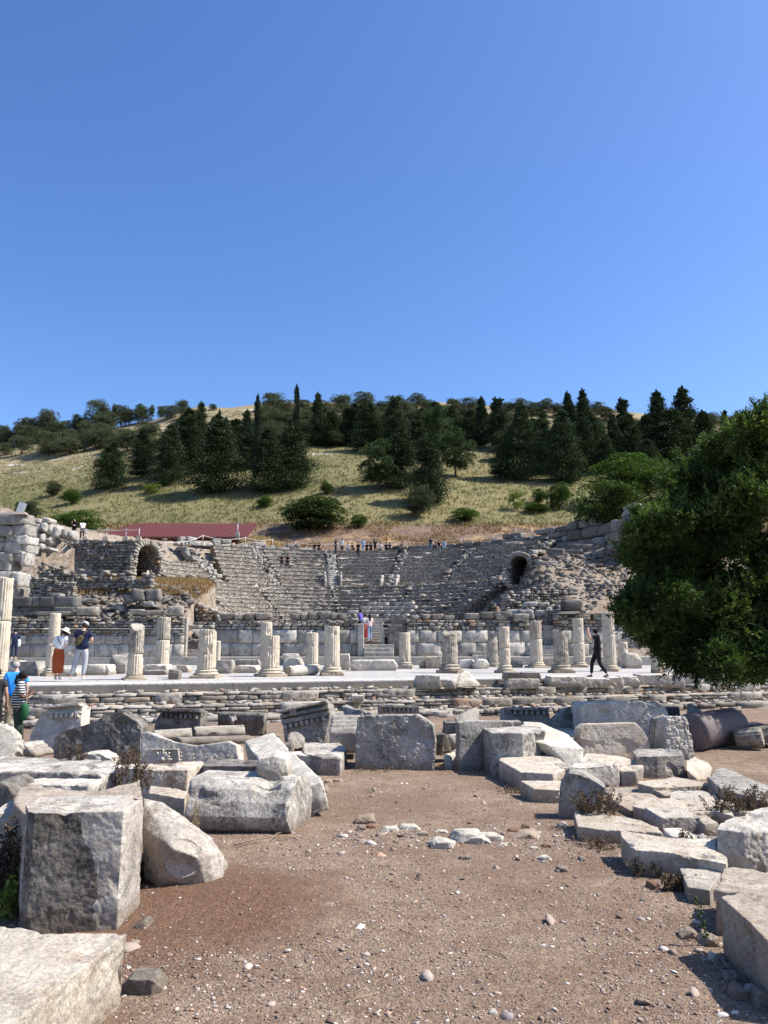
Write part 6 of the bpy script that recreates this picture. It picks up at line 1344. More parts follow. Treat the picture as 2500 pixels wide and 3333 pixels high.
# ---------------- gravel on the path ----------------
def gravel():
    rng = np.random.RandomState(4)
    def scatter(name, n, V0, F0, smin, par, cap, label):
        y = 1.9+(rng.rand(n)**1.6)*19; x = (rng.rand(n)-.5)*1.15*y
        if name == 'pebbles': y[:520] = 7.9+rng.randn(520)*.35; x[:520] = -.5+rng.rand(520)*2.5
        s = smin*(1+rng.pareto(par, n)); s = np.minimum(s, cap)
        loose = np.hypot((x+1.2)/1.1, (y-5.7)/1.0) < 1; patch = fbm(np.stack([x/.8, y/.8, 0*x], -1), 3, 77)
        keep = ~(loose & (rng.rand(n) < .8)) & (patch+rng.rand(n)*.9 > .15); x, y, s = x[keep], y[keep], s[keep]; n = len(x)
        z = T(x, y)+ground_detail(x, y)+s*.15
        th = rng.rand(n)*6.28; A = np.stack([np.cos(th), np.sin(th), rng.randn(n)*.15], -1); Bv = np.stack([-np.sin(th), np.cos(th), rng.randn(n)*.25], -1); Cz = np.stack([rng.randn(n)*.25, rng.randn(n)*.25, .3+.5*rng.rand(n)], -1)
        P = (V0[None, :, 0, None]*A[:, None]*(1+rng.rand(n)*.9)[:, None, None]+V0[None, :, 1, None]*Bv[:, None]+V0[None, :, 2, None]*Cz[:, None])*s[:, None, None]
        P = P*(1+rng.randn(n, len(V0), 1)*.16)+np.stack([x, y, z], -1)[:, None]
        Fa = (F0[None]+(np.arange(n)*len(V0))[:, None, None]).reshape(-1, F0.shape[1])
        me = np_mesh(name, P.reshape(-1, 3), Fa, M['pebble'], False); at = me.attributes.new('tone', 'FLOAT', 'POINT'); at.data.foreach_set('value', np.repeat(rng.rand(n), len(V0)).astype(np.float32))
        tag(mesh_obj(name, me), label, 'gravel', kind='stuff')
    V0, F0 = LT[3]; V0 = V0/((np.abs(V0)**3).sum(1)**(1/3))[:, None]
    OV = np.array([[1, 0, 0], [-1, 0, 0], [0, 1, 0], [0, -1, 0], [0, 0, 1], [0, 0, -1]], float); OF = np.array([[0, 2, 4], [2, 1, 4], [1, 3, 4], [3, 0, 4], [2, 0, 5], [1, 2, 5], [3, 1, 5], [0, 3, 5]])
    scatter('gravel', 125000, OV, OF, .0036, 3.2, .012, 'fine gravel and crumbs of stone scattered over the earth path')
    scatter('pebbles', 5200, V0, F0, .007, 3.0, .032, 'larger pebbles and stone crumbs lying about on the earth path')
def pebmat():
    m, nt, b = new_mat('pebbles', .9); n = N(nt); at = nt.nodes.new("ShaderNodeAttribute"); at.attribute_name = 'tone'
    n.out(b, n.ramp(at.outputs['Fac'], [(0, (.13, .085, .06)), (.45, (.24, .18, .14)), (.72, (.36, .30, .25)), (.86, (.58, .54, .49)), (.93, (.50, .30, .20)), (1, (.20, .19, .19))])); return m
M['pebble'] = pebmat(); gravel()
# ---------------- plants ----------------
def leaf_mesh(name, C0, D0, S0, W0, mat, tone, rs, quad=True, fold=None):
    """leaves at C0 pointing along D0 (unit), length S0, half width W0"""
    n = len(C0); r = rs.randn(n, 3); side = np.cross(D0, r); side /= np.maximum(np.linalg.norm(side, axis=1), 1e-6)[:, None]
    a = C0; t = C0+D0*S0[:, None]; m = C0+D0*(S0*.45)[:, None]
    P = np.stack([a, m+side*W0[:, None], t, m-side*W0[:, None]], 1).reshape(-1, 3)
    F_ = np.arange(n*4).reshape(n, 4)
    me = np_mesh(name, P, F_, mat, False); at = me.attributes.new('tone', 'FLOAT', 'POINT'); at.data.foreach_set('value', np.repeat(tone, 4).astype(np.float32)); return me
def nrmz(v): return v/np.maximum(np.linalg.norm(v, axis=1), 1e-6)[:, None]
def conifer_mesh(seed, slim=False, n=26000, mat='conifer', tops=1):
    """height 1, greatest width 1 (before scaling); drooping or upswept sprays on whorled limbs, ragged outline"""
    rs = np.random.RandomState(seed); nb = 210 if not slim else 90; Cc, Dd = [], []
    if slim: f = lambda z: .5*np.clip(z/.10, 0, 1)**.5*np.clip((1-z)/.75, 0, 1)**.55
    else: f = lambda z: .5*np.clip((z+.02)/.10, 0, 1)**.5*np.clip(1-z, 0, 1)**.66
    zb = rs.rand(nb)**.85*.97+.02; az = rs.rand(nb)*6.283; ext = (.5+.62*rs.rand(nb))*(1+.38*fbm(np.stack([np.cos(az)*1.1+seed, np.sin(az)*1.1, zb*2.4], -1), 2, 7))
    tipx = (rs.rand(tops)-.5)*.22; per = n//nb
    for k in range(nb):
        rmax = f(zb[k])*ext[k]+.01; t = rs.rand(per)**.6; r = rmax*t
        up = (.30 if slim else .10)*(t-.3)*(.5+rs.rand()) - (0 if slim else .03*rs.rand())
        sp = .17*rmax+.015
        if tops > 1: ox = tipx[k % tops]*zb[k]
        else: ox = 0
        p = np.stack([np.cos(az[k])*r+ox, np.sin(az[k])*r, zb[k]+up*rmax*1.2+0*r], -1)+rs.randn(per, 3)*np.array([sp, sp, sp*.35])
        d = np.stack([np.cos(az[k])+rs.randn(per)*.6, np.sin(az[k])+rs.randn(per)*.6, rs.randn(per)*.25+(.9 if slim else .15)], -1); Cc.append(p); Dd.append(d)
    # leading shoot
    for q in range(tops):
        m = 420; z = .80+.22*rs.rand(m); rr = .06*(1.04-z)/.2; a = rs.rand(m)*6.28; Cc.append(np.stack([np.cos(a)*rr+(tipx[q] if tops > 1 else 0), np.sin(a)*rr, z-(.06*q)], -1)); Dd.append(np.stack([np.cos(a), np.sin(a), 1.6+0*a], -1))
    Cc = np.concatenate(Cc); Dd = nrmz(np.concatenate(Dd)); m = len(Cc); Cc[:, 2] = np.maximum(Cc[:, 2], .012)
    cl = np.clip(.5+.5*fbm(Cc*9+seed, 2, 3)+rs.randn(m)*.16, 0, 1)
    return leaf_mesh('crown', Cc, Dd, .016+.022*rs.rand(m), .006+.006*rs.rand(m), M[mat], cl, rs)
def round_mesh(seed, n=9000, mat='olive', blobs=34, flat=.8, ls=.035, lw=.013, low=.18, rb=.17, cyl=False):
    """broad crown from many leafy clumps; fits a box 1 wide and 1 high"""
    rs = np.random.RandomState(seed); Cc, Dd = [], []
    u = nrmz(rs.randn(blobs, 3)); rad = rs.rand(blobs)**.33; c = u*rad[:, None]*np.array([.37, .37, .37]); c[:, 2] = c[:, 2]*1.12+.47
    c[:, 2] = np.where(c[:, 2] < low, low+.1*rs.rand(blobs), c[:, 2]); per = n//blobs; bt = rs.rand(blobs)
    if cyl: a_ = rs.rand(blobs)*6.28; q_ = .33*rs.rand(blobs)**.5; zz_ = .10+.70*rs.rand(blobs); q_ = q_*np.where(zz_ > .6, .75, 1); c = np.stack([np.cos(a_)*q_, np.sin(a_)*q_, zz_], -1)
    for k in range(blobs):
        r = rb*(.6+.6*rs.rand()); v = nrmz(rs.randn(per, 3)); v[:, 2] = np.where(v[:, 2] < -.35, -v[:, 2], v[:, 2]); q = r*(.55+.5*rs.rand(per)**.5)
        Cc.append(c[k]+v*q[:, None]*np.array([1, 1, flat])); Dd.append(v+rs.randn(per, 3)*.7)
    Cc = np.concatenate(Cc); Dd = nrmz(np.concatenate(Dd)); m = len(Cc)
    cl = np.clip(.45+.4*fbm(Cc*7+seed, 2, 3)+rs.randn(m)*.18, 0, 1)
    Cc[:, 2] = np.maximum(Cc[:, 2], .02)
    return leaf_mesh('crown', Cc, Dd, ls*(.7+.6*rs.rand(m)), lw*(.7+.6*rs.rand(m)), M[mat], cl, rs)
def trunk_mesh(seed, top=.5, forks=5, rad=.035, spread=.28):
    rng = random.Random(seed); bm = bmesh.new(); tube_bm(bm, [(0, 0, -.05), (.01, 0, top*.4), (rng.uniform(-.03, .03), 0, top)], [rad*1.2, rad*.9, rad*.6], 8)
    for k in range(forks):
        a = k*2*math.pi/forks+rng.random(); z0 = top*rng.uniform(.45, 1.0)
        tube_bm(bm, [(0, 0, z0), (math.cos(a)*spread*.4, math.sin(a)*spread*.4, z0+.12), (math.cos(a)*spread, math.sin(a)*spread, z0+.30)], [rad*.5, rad*.35, rad*.15], 6)
    return bm_mesh(bm, 'trunk', M['bark'], True)
CR = {
 'conifer': [conifer_mesh(k, mat='conifer', tops=1+(k % 3 == 2)) for k in range(1, 9)],
 'wide': [conifer_mesh(k, mat='conifer', n=30000, tops=2+k % 2) for k in (11, 12)],
 'slim': [conifer_mesh(k, True, mat='cypress') for k in (21, 22)],
 'olive': [round_mesh(k, mat='olive', n=11000, cyl=True, rb=.2, blobs=44, ls=.026, lw=.011) for k in (31, 32, 33, 34)],
 'pine': [round_mesh(k, mat='pine', n=13000, flat=.6, ls=.04, lw=.006, blobs=60, rb=.13) for k in (41, 42)],
 'shrub': [round_mesh(k, mat='shrub', n=12000, blobs=50, low=.12) for k in (51, 52, 53)],
 'bright': [round_mesh(k, mat='bright', n=16000, blobs=60, ls=.026, lw=.010, low=.12) for k in (61, 62)],
 'yellow': [round_mesh(k, mat='yellowgreen', n=4000, blobs=26, low=.1) for k in (71,)],
 'greyshrub': [round_mesh(k, mat='olive', n=16000, blobs=55, low=.10, ls=.028, lw=.009) for k in (81,)],
}
TR = {'conifer': trunk_mesh(1, .8, 3, .022, .12), 'wide': trunk_mesh(2, .8, 4, .02, .15), 'slim': trunk_mesh(3, .9, 2, .03, .06), 'olive': trunk_mesh(4, .42, 5, .04), 'pine': trunk_mesh(5, .5, 7, .026, .3),
      'shrub': trunk_mesh(6, .2, 7, .02, .3), 'bright': trunk_mesh(7, .22, 7, .022, .3), 'yellow': trunk_mesh(8, .2, 5, .02, .25), 'greyshrub': trunk_mesh(9, .2, 7, .02, .3)}
NAME = {'conifer': 'conifer_tree', 'wide': 'conifer_tree', 'slim': 'cypress_tree', 'olive': 'olive_tree', 'pine': 'pine_tree', 'shrub': 'shrub', 'bright': 'broadleaf_tree', 'yellow': 'shrub', 'greyshrub': 'shrub'}
CT = [0]
def plant(kind, px, yb, yt, w_, label, group=None, Yadd=0.0, name=None, at=None, wd=1.0, lift=0.0):
    p = at if at is not None else hit(px, yb, 86, 330)
    if p is None: p = U(px, yb, 211.0); p.z = gz(p.x, p.y)-.2
    if Yadd: p = Vector((p.x*(p.y+Yadd)/p.y, p.y+Yadd, 0)); p.z = gz(p.x, p.y)
    h = U(px, yt, p.y).z-p.z; ww = w_/F*p.y*1.0; CT[0] += 1; k = CT[0]
    root = empty(name or NAME[kind], p-Vector((0, 0, .15)), (k*2.39) % 6.28)
    tag(root, label, 'tree' if not (name or NAME[kind]).endswith('shrub') else 'shrub', group)
    me = CR[kind][k % len(CR[kind])]; c = mesh_obj('crown', me, None, root); f_ = 1.28 if kind in ('conifer', 'wide') else (1.3 if kind == 'olive' else 1.12); c.scale = (ww*f_, ww*f_*wd, h*(1-lift)*(1.02 if kind != 'olive' else 1.15)); c.location.z = h*lift
    t = mesh_obj('trunk', TR[kind], None, root); t.scale = (ww, ww, h*.8)
    return root
HG = 'conifers on the hillside'; OG = 'olive trees along the ridge'; BG = 'shrubs on the grassy slope'
L_ = [
 ('conifer', 357, 1592, 1442, 118, 'small bushy dark conifer standing furthest left and lowest on the slope', HG),
 ('conifer', 458, 1556, 1400, 92, 'narrow-topped conifer between the lowest left one and the big left clump', HG),
 ('conifer', 549, 1580, 1385, 104, 'tall upright conifer at the left front of the big left clump', HG),
 ('conifer', 602, 1548, 1334, 118, 'pale-needled tall conifer behind in the middle of the big left clump', HG),
 ('conifer', 648, 1490, 1312, 70, 'conifer whose tip shows highest in the big left clump', HG),
 ('wide', 708, 1606, 1375, 165, 'broadest dark conifer with skirts to the ground in the left clump', HG),
 ('slim', 710, 1460, 1334, 15, 'very thin little cypress tip between the left clump and the bare ridge', HG),
 ('conifer', 800, 1500, 1338, 66, 'small conifer pair just left of the taller slim cypress', HG),
 ('slim', 831, 1560, 1292, 30, 'slim tall cypress, left of the two that stand clear of the skyline', HG),
 ('wide', 868, 1606, 1400, 128, 'dark conifer below the left slim cypress, its skirts on the grass', HG),
 ('slim', 963, 1470, 1258, 26, 'slimmest and highest cypress, piercing the skyline right of the other', HG),
 ('wide', 948, 1592, 1390, 140, 'spreading conifer with uneven right side below the highest slim cypress', HG),
 ('conifer', 1032, 1452, 1282, 60, 'pointed conifer at the back edge of the open meadow, left of centre', HG),
 ('conifer', 1078, 1454, 1340, 100, 'grey-green broader conifer touching the pointed one at the meadow edge', HG),
 ('conifer', 1130, 1446, 1330, 66, 'middling conifer in the line behind the meadow', HG),
 ('conifer', 1184, 1448, 1314, 86, 'dark conifer ending the line behind the meadow', HG),
 ('conifer', 1285, 1474, 1294, 74, 'dark conifer high behind the round pine in the middle', HG),
 ('pine', 1232, 1598, 1405, 150, 'large dense round pine in the middle of the slope', HG),
 ('conifer', 1305, 1592, 1396, 116, 'ragged conifer pressed against the right side of the round pine', HG),
 ('conifer', 1356, 1496, 1352, 84, 'dark conifer behind the cedar', HG),
 ('conifer', 1392, 1642, 1428, 128, 'dark cedar-like conifer with layered limbs right of the round pine', HG),
 ('pine', 1422, 1494, 1298, 108, 'tall rounded pine behind the one with the bare trunk', HG),
 ('pine', 1483, 1552, 1380, 132, 'round headed pine showing a bare trunk over the grass', HG),
 ('conifer', 1569, 1450, 1294, 60, 'dark conifer, left of a pair against the skyline right of centre', HG),
 ('conifer', 1622, 1452, 1297, 84, 'wider dark conifer, right of a pair against the skyline right of centre', HG),
 ('pine', 1635, 1566, 1426, 100, 'smaller round pine with a dark thin trunk right of the bare-trunked pine', HG),
 ('conifer', 1703, 1566, 1320, 112, 'tall grey-green conifer left of the big right clump', HG),
 ('conifer', 1770, 1540, 1345, 90, 'slightly lower conifer in the left part of the right clump', HG),
 ('conifer', 1855, 1500, 1281, 62, 'first sharp tip of the high twin tips in the right clump', HG),
 ('conifer', 1905, 1500, 1272, 70, 'second and highest of the twin tips in the right clump', HG),
 ('conifer', 1837, 1574, 1340, 116, 'dark conifer in front of the twin tips', HG),
 ('conifer', 1933, 1520, 1352, 90, 'conifer right below the twin tips', HG),
 ('conifer', 2034, 1478, 1300, 78, 'open loose conifer with a see-through top right of the twin tips', HG),
 ('conifer', 2000, 1500, 1350, 60, 'low conifer between the twin tips and the open loose conifer', HG),
 ('conifer', 2150, 1506, 1278, 96, 'left crown of the tallest group near the large tree', HG),
 ('conifer', 2237, 1506, 1264, 112, 'tallest dark conifer, close left of the large near tree', HG),
 ('wide', 2200, 1520, 1335, 150, 'broad conifer body filling below the tallest group', HG),
 ('conifer', 2290, 1500, 1350, 90, 'conifer between the tallest one and the large near tree', HG),
 ('conifer', 2368, 1480, 1338, 44, 'small conifer tip just above the large near tree', HG),
 ('greyshrub', 1361, 1686, 1574, 108, 'grey-green oval shrub in front of the cedar', BG),
 ('shrub', 1022, 1728, 1616, 226, 'largest dark spreading shrub above the middle of the seating', BG),
 ('bright', 1169, 1718, 1668, 58, 'tiny tree with an umbrella crown right of the largest dark shrub', BG),
 ('shrub', 1065, 1610, 1562, 46, 'little dark bush alone in the upper meadow', BG),
 ('bright', 862, 1652, 1608, 62, 'soft green bush above the right end of the red roof', BG),
 ('bright', 1513, 1697, 1648, 98, 'low spreading green bush right of the grey-green oval shrub', BG),
 ('yellow', 496, 1608, 1570, 72, 'yellow-green bush at the foot of the left clump', BG),
 ('bright', 233, 1642, 1584, 66, 'green bush, right of two standing in the left grass', BG),
 ('greyshrub', 170, 1616, 1562, 58, 'thin green bush, left of two standing in the left grass', BG),
 ('greyshrub', 91, 1692, 1622, 90, 'dark bush behind the floodlight on the left ashlar stack', BG),
 ('bright', 2065, 1650, 1462, 290, 'wide rounded bright green tree behind the large near tree', BG),
 ('shrub', 1986, 1722, 1562, 226, 'soft dark shrub hanging over the tall block wall on the right', BG),
 ('bright', 1822, 1660, 1563, 92, 'small spreading tree with a forked trunk in the right grass', BG),
 ('bright', 1756, 1640, 1585, 52, 'low bright little tree joined to the small spreading one', BG),
 ('yellow', 1685, 1662, 1588, 62, 'light green bush at the right end of the meadow', BG),
 ('bright', 1745, 1668, 1632, 90, 'low light green brush beneath the small spreading tree', BG),
 ('bright', 2300, 1700, 1560, 160, 'rounded green tree mostly behind the large near tree', BG),
]
for e in L_: plant(*e, **({'at': U(1986, 1722, 67.5)} if e[1] == 1986 else {}))
plant('bright', 250, 1745, 1654, 172, 'dense bright fig tree behind the two people on the rubble wall', BG, at=U(250, 1740, 69))
rng_c = random.Random(9)
for k, (x0, x1, y0, y1, tp, lb) in enumerate(((560, 830, 1500, 1560, 1375, 'middle-distance conifer filling the left clump behind its front row'), (560, 830, 1470, 1530, 1350, 'middle-distance conifer filling the left clump behind its front row'), (1130, 1560, 1440, 1480, 1320, 'middle-distance conifer in the belt behind the round pines'), (1650, 2350, 1480, 1540, 1350, 'middle-distance conifer filling the right clump'), (1650, 2350, 1520, 1570, 1400, 'middle-distance conifer filling the right clump'))):
    for j in range((4, 3, 8, 10, 8)[k]):
        plant('conifer', x0+(x1-x0)*(j+rng_c.uniform(.2, .8))/(4, 3, 8, 10, 8)[k], rng_c.uniform(y0, y1), tp+rng_c.uniform(-14, 30), rng_c.uniform(70, 112), lb, 'conifers filling the clumps'+str(('', '', ' in the middle', ' on the right', ' on the right')[k]))
# olives and bushes on the ridge
ol = [(20, 1407, 40), (66, 1392, 62), (100, 1387, 55), (157, 1369, 74), (115, 1410, 70), (250, 1359, 30), (208, 1392, 58), (262, 1387, 64), (321, 1344, 82), (339, 1377, 86), (395, 1346, 56), (420, 1356, 58), (465, 1354, 60), (526, 1333, 30), (556, 1341, 55), (590, 1323, 46), (693, 1326, 26),
      (150, 1417, 60), (157, 1442, 82), (70, 1450, 72), (15, 1462, 50), (232, 1442, 84), (324, 1427, 86), (415, 1437, 88), (470, 1397, 58), (15, 1432, 42), (600, 1345, 40), (375, 1330, 22)]
ol += [(888, 1311, 76), (930, 1331, 76), (987, 1321, 54), (1108, 1316, 72), (1184, 1321, 90), (1285, 1311, 62), (1356, 1311, 62), (1400, 1330, 60), (1478, 1326, 66), (1533, 1326, 72), (880, 1356, 90), (930, 1370, 70), (1140, 1350, 80), (1215, 1360, 70), (1050, 1340, 70), (1250, 1335, 60), (1320, 1335, 70), (1440, 1345, 60), (1515, 1352, 66), (1655, 1330, 50), (1690, 1326, 60), (1735, 1330, 60), (1772, 1328, 62), (1815, 1340, 56), (1975, 1350, 60), (2110, 1378, 50), (900, 1400, 70), (1160, 1385, 80), (1000, 1365, 60), (1085, 1370, 60), (1650, 1370, 60), (1560, 1375, 60), (2075, 1395, 60), (1945, 1330, 50), (2320, 1370, 60), (2400, 1380, 70)]
for k, (x, y, w_) in enumerate(ol):
    hh = w_*.78; plant('olive', x, min(y+hh*.5, 2000), y-hh*.5, w_, 'rounded grey-green olive among those crowding the '+('left' if x < 800 else 'long middle and right')+' part of the ridge', OG+(' left' if x < 800 else ''))
rng_o = random.Random(12)
for k in range(96):
    x = rng_o.uniform(850, 1960) if k < 70 else rng_o.uniform(0, 560); y = rng_o.uniform(1345, 1440) if k < 70 else rng_o.uniform(1400, 1462); w_ = rng_o.uniform(46, 84)
    if x > 1000 and x < 1060 and y > 1420: continue
    plant('olive', x, y+w_*.36, y-w_*.36, w_, 'rounded grey-green olive among those crowding the '+('left' if x < 800 else 'long middle and right')+' part of the ridge', OG+(' left' if x < 800 else ''))
plant('bright', 458, 1338, 1310, 42, 'small wind-bent tree with a flat crown alone on the skyline', 'lone trees on the skyline', lift=.3)
plant('bright', 495, 1334, 1315, 20, 'tiniest tree beside the wind-bent one on the skyline', 'lone trees on the skyline', lift=.3)
# ---------------- grass ----------------
def blades(name, pts, h, mat, label, seed, w_=.10, n=4, lean=.35, kind='stuff', cat='grass', spread=.25):
    rs = np.random.RandomState(seed); m = len(pts); P = np.repeat(pts, n, 0)+rs.randn(m*n, 3)*np.array([spread, spread, 0]); hh = np.repeat(h, n)*(.6+.7*rs.rand(m*n))
    d = nrmz(np.stack([rs.randn(m*n)*lean, rs.randn(m*n)*lean, 1+0*hh], -1)); a = rs.rand(m*n)*3.14; s = np.stack([np.cos(a), np.sin(a), 0*a], -1)*(w_*(.5+rs.rand(m*n)))[:, None]
    V = np.stack([P-s-np.array([0, 0, .03]), P+s-np.array([0, 0, .03]), P+d*hh[:, None]], 1).reshape(-1, 3); tone = np.clip(np.repeat(.5+.5*fbm(pts/9, 3, seed), n)+rs.randn(m*n)*.15, 0, 1)
    me = np_mesh(name, V, np.arange(m*n*3).reshape(-1, 3), M[mat], False); at = me.attributes.new('tone', 'FLOAT', 'POINT'); at.data.foreach_set('value', np.repeat(tone, 3).astype(np.float32))
    return tag(mesh_obj(name, me), label, cat, kind=kind)
def hillgrass():
    rs = np.random.RandomState(3); n = 30000; y = 97+rs.rand(n)**1.1*105; x = (rs.rand(n)-.5)*1.14*y; z = T(x, y)
    k = fbm(np.stack([x/14, y/14, 0*x], -1), 2, 4) > -.45; blades('grass', np.stack([x, y, z], -1)[k], (.16+.34*rs.rand(n))[k], 'grass', 'dry and green grass covering the hillside', 5, .07)
    n = 9000; y = 86+rs.rand(n)*13; x = (rs.rand(n)-.5)*1.1*y; k = fbm(np.stack([x/4, y/4, 0*x], -1), 2, 4) > .0; z = T(x, y)
    blades('dry_grass', np.stack([x, y, z], -1)[k], (.15+.25*rs.rand(n))[k], 'orange_straw', 'straw coloured dry grass on the bank above the seats', 6, .06)
    n = 6000; x = -21.5+rs.rand(n)*9.5; y = 50.5+rs.rand(n)*5.3; z = T(x, y)
    blades('dry_grass', np.stack([x, y, z], -1), .10+.22*rs.rand(n), 'orange_straw', 'orange dry grass on the mound before the left rubble wall', 7, .03, n=8)
    n = 1500; x = -24+rs.rand(n)*12; y = 82+rs.rand(n)*6; z = T(x, y)
    blades('dry_grass', np.stack([x, y, z], -1), .2+.4*rs.rand(n), 'straw', 'dry grass around the right end of the red roof', 8, .05, n=6)
hillgrass()
# ---------------- weeds among the blocks ----------------
def weed(label, px, py, w_, h_, mat='weed', n=60, seed=1, green=0.0, at=None, name='dry_weed', stems=14, ls=.022):
    p = at if at is not None else ghit(px, py); rs = np.random.RandomState(seed); W = w_/F*p.y; H = h_/F*p.y
    root = empty(name, p); tag(root, label, 'weed', 'dry weeds among the blocks'); bm = bmesh.new(); L0, D0 = [], []
    for k in range(stems):
        b = np.array([rs.uniform(-.5, .5)*W, rs.uniform(-.25, .25)*W, -.02]); tip = b+np.array([rs.randn()*.22*W, rs.randn()*.18*W, H*rs.uniform(.5, 1.0)]); mid = (b+tip)/2+rs.randn(3)*.05*W
        q = [b*(1-t)**2+2*mid*t*(1-t)+tip*t*t for t in np.linspace(0, 1, 6)]; tube_bm(bm, q, [.0035, .003, .0028, .0025, .002, .001], 4)
        for j in range(n):
            t = rs.uniform(.15, 1); c = b*(1-t)**2+2*mid*t*(1-t)+tip*t*t; L0.append(c+rs.randn(3)*.012); D0.append(rs.randn(3)+np.array([0, 0, .4]))
    mesh_obj('stems', bm_mesh(bm, 'stems', M['twig']), None, root); L0 = np.array(L0); D0 = nrmz(np.array(D0)); m = len(L0)
    mesh_obj('leaves', leaf_mesh('leaves', L0, D0, ls*(.5+rs.rand(m)), ls*.3*(.5+rs.rand(m)), M[mat], rs.rand(m), rs), None, root)
def up(px, py, Z): return U(px, py, Z)
weed('dark dry weed growing before the left half of the streaked boulder', 232, 2470, 70, 60, seed=1, at=U(232, 2478, 11.6))
weed('dark dry weed growing before the right end of the streaked boulder', 420, 2485, 70, 70, seed=2, at=U(418, 2490, 11.4))
weed('tall dark seeding weed between the long beam and the beige block', 440, 2560, 120, 110, seed=3, at=U(440, 2560, 8.4), stems=22, n=70)
weed('big tangle of dark weeds and green leaves at the left edge by the tall block', 20, 2960, 150, 300, 'weed', seed=4, at=U(10, 2990, 5.6), stems=46, n=90, ls=.03)
weed('green leafy plant at the bottom of the dark tangle on the left edge', 40, 2960, 120, 130, 'yellowgreen', seed=5, at=U(40, 2985, 5.3), stems=20, n=50, ls=.03, name='leafy_weed')
weed('dark weed leaning against the right of the tall squared block', 480, 2850, 30, 60, seed=6, stems=8)
weed('thin dry stalks hanging before the left end of the large rounded beam', 640, 2680, 40, 100, 'straw', seed=7, stems=7, n=8, at=U(640, 2690, 7.2))
weed('brown weed before the grey upright slab on the right', 1955, 2655, 130, 80, seed=8, stems=30, at=U(1955, 2650, 8.4), n=70)
weed('big dark weed half covering the tilted slab at the right edge', 2400, 2660, 160, 100, seed=9, stems=40, at=U(2405, 2650, 8.6), n=80)
weed('yellow dry grass tuft beside the white block at the path end', 1065, 2515, 34, 60, 'straw', seed=10, stems=24, n=6)
weed('dark low weeds along the foot of the big pitted block', 1230, 2508, 120, 20, seed=11, stems=30, n=20)
weed('dark low weeds under the right end of the big pitted block', 1370, 2502, 80, 20, seed=12, stems=20, n=20)
weed('small tangled weed in the shade of the second right block', 1680, 2580, 80, 26, seed=13, stems=20, n=24)
weed('shaded dry weeds under the long sparkling slab', 1950, 2760, 120, 34, seed=14, stems=26, n=24)
weed('dry weeds at the foot of the longest flat slab', 2110, 2850, 90, 60, seed=15, stems=22, n=30)
weed('dark weed between the red lump and the triangular slab', 2200, 2900, 70, 60, seed=16, stems=22, n=40)
weed('two tiny dry plants growing on the bright thin slab', 2228, 2730, 40, 34, seed=17, stems=8, n=20, at=U(2228, 2732, 6.95))
weed('small dry plant at the broken end of the white block left', 1250, 2240, 10, 10, seed=19, stems=3, at=U(600, 2690, 7.3), n=3)
weed('orange grass tuft between the squat dark block and the layered rock', 2246, 2528, 30, 40, 'straw', seed=20, stems=20, n=6)
def sprout():
    p = ghit(2318, 3078); root = empty('bud_stalk', p); tag(root, 'thin green stalk with round buds sprouting by the nearest right block', 'weed'); q = [U(2318, 3078, p.y), U(2300, 3050, p.y), U(2285, 3000, p.y), U(2272, 2950, p.y), U(2267, 2908, p.y)]
    bm = bmesh.new(); tube_bm(bm, [a-p for a in q], [.003, .003, .0025, .002, .001], 5); mesh_obj('stalk', bm_mesh(bm, 'stalk', M['yellowgreen'], True), None, root)
    bm = bmesh.new(); rng = random.Random(1)
    for k in range(16):
        t = .25+k*.045; i = min(3, int(t*4)); c = q[i].lerp(q[i+1], t*4-i)-p+Vector((rng.uniform(-.018, .018), rng.uniform(-.01, .01), 0)); r = bmesh.ops.create_icosphere(bm, subdivisions=2, radius=.008); bmesh.ops.translate(bm, vec=c, verts=r['verts'])
    mesh_obj('buds', bm_mesh(bm, 'buds', M['yellowgreen'], True), None, root)
sprout()
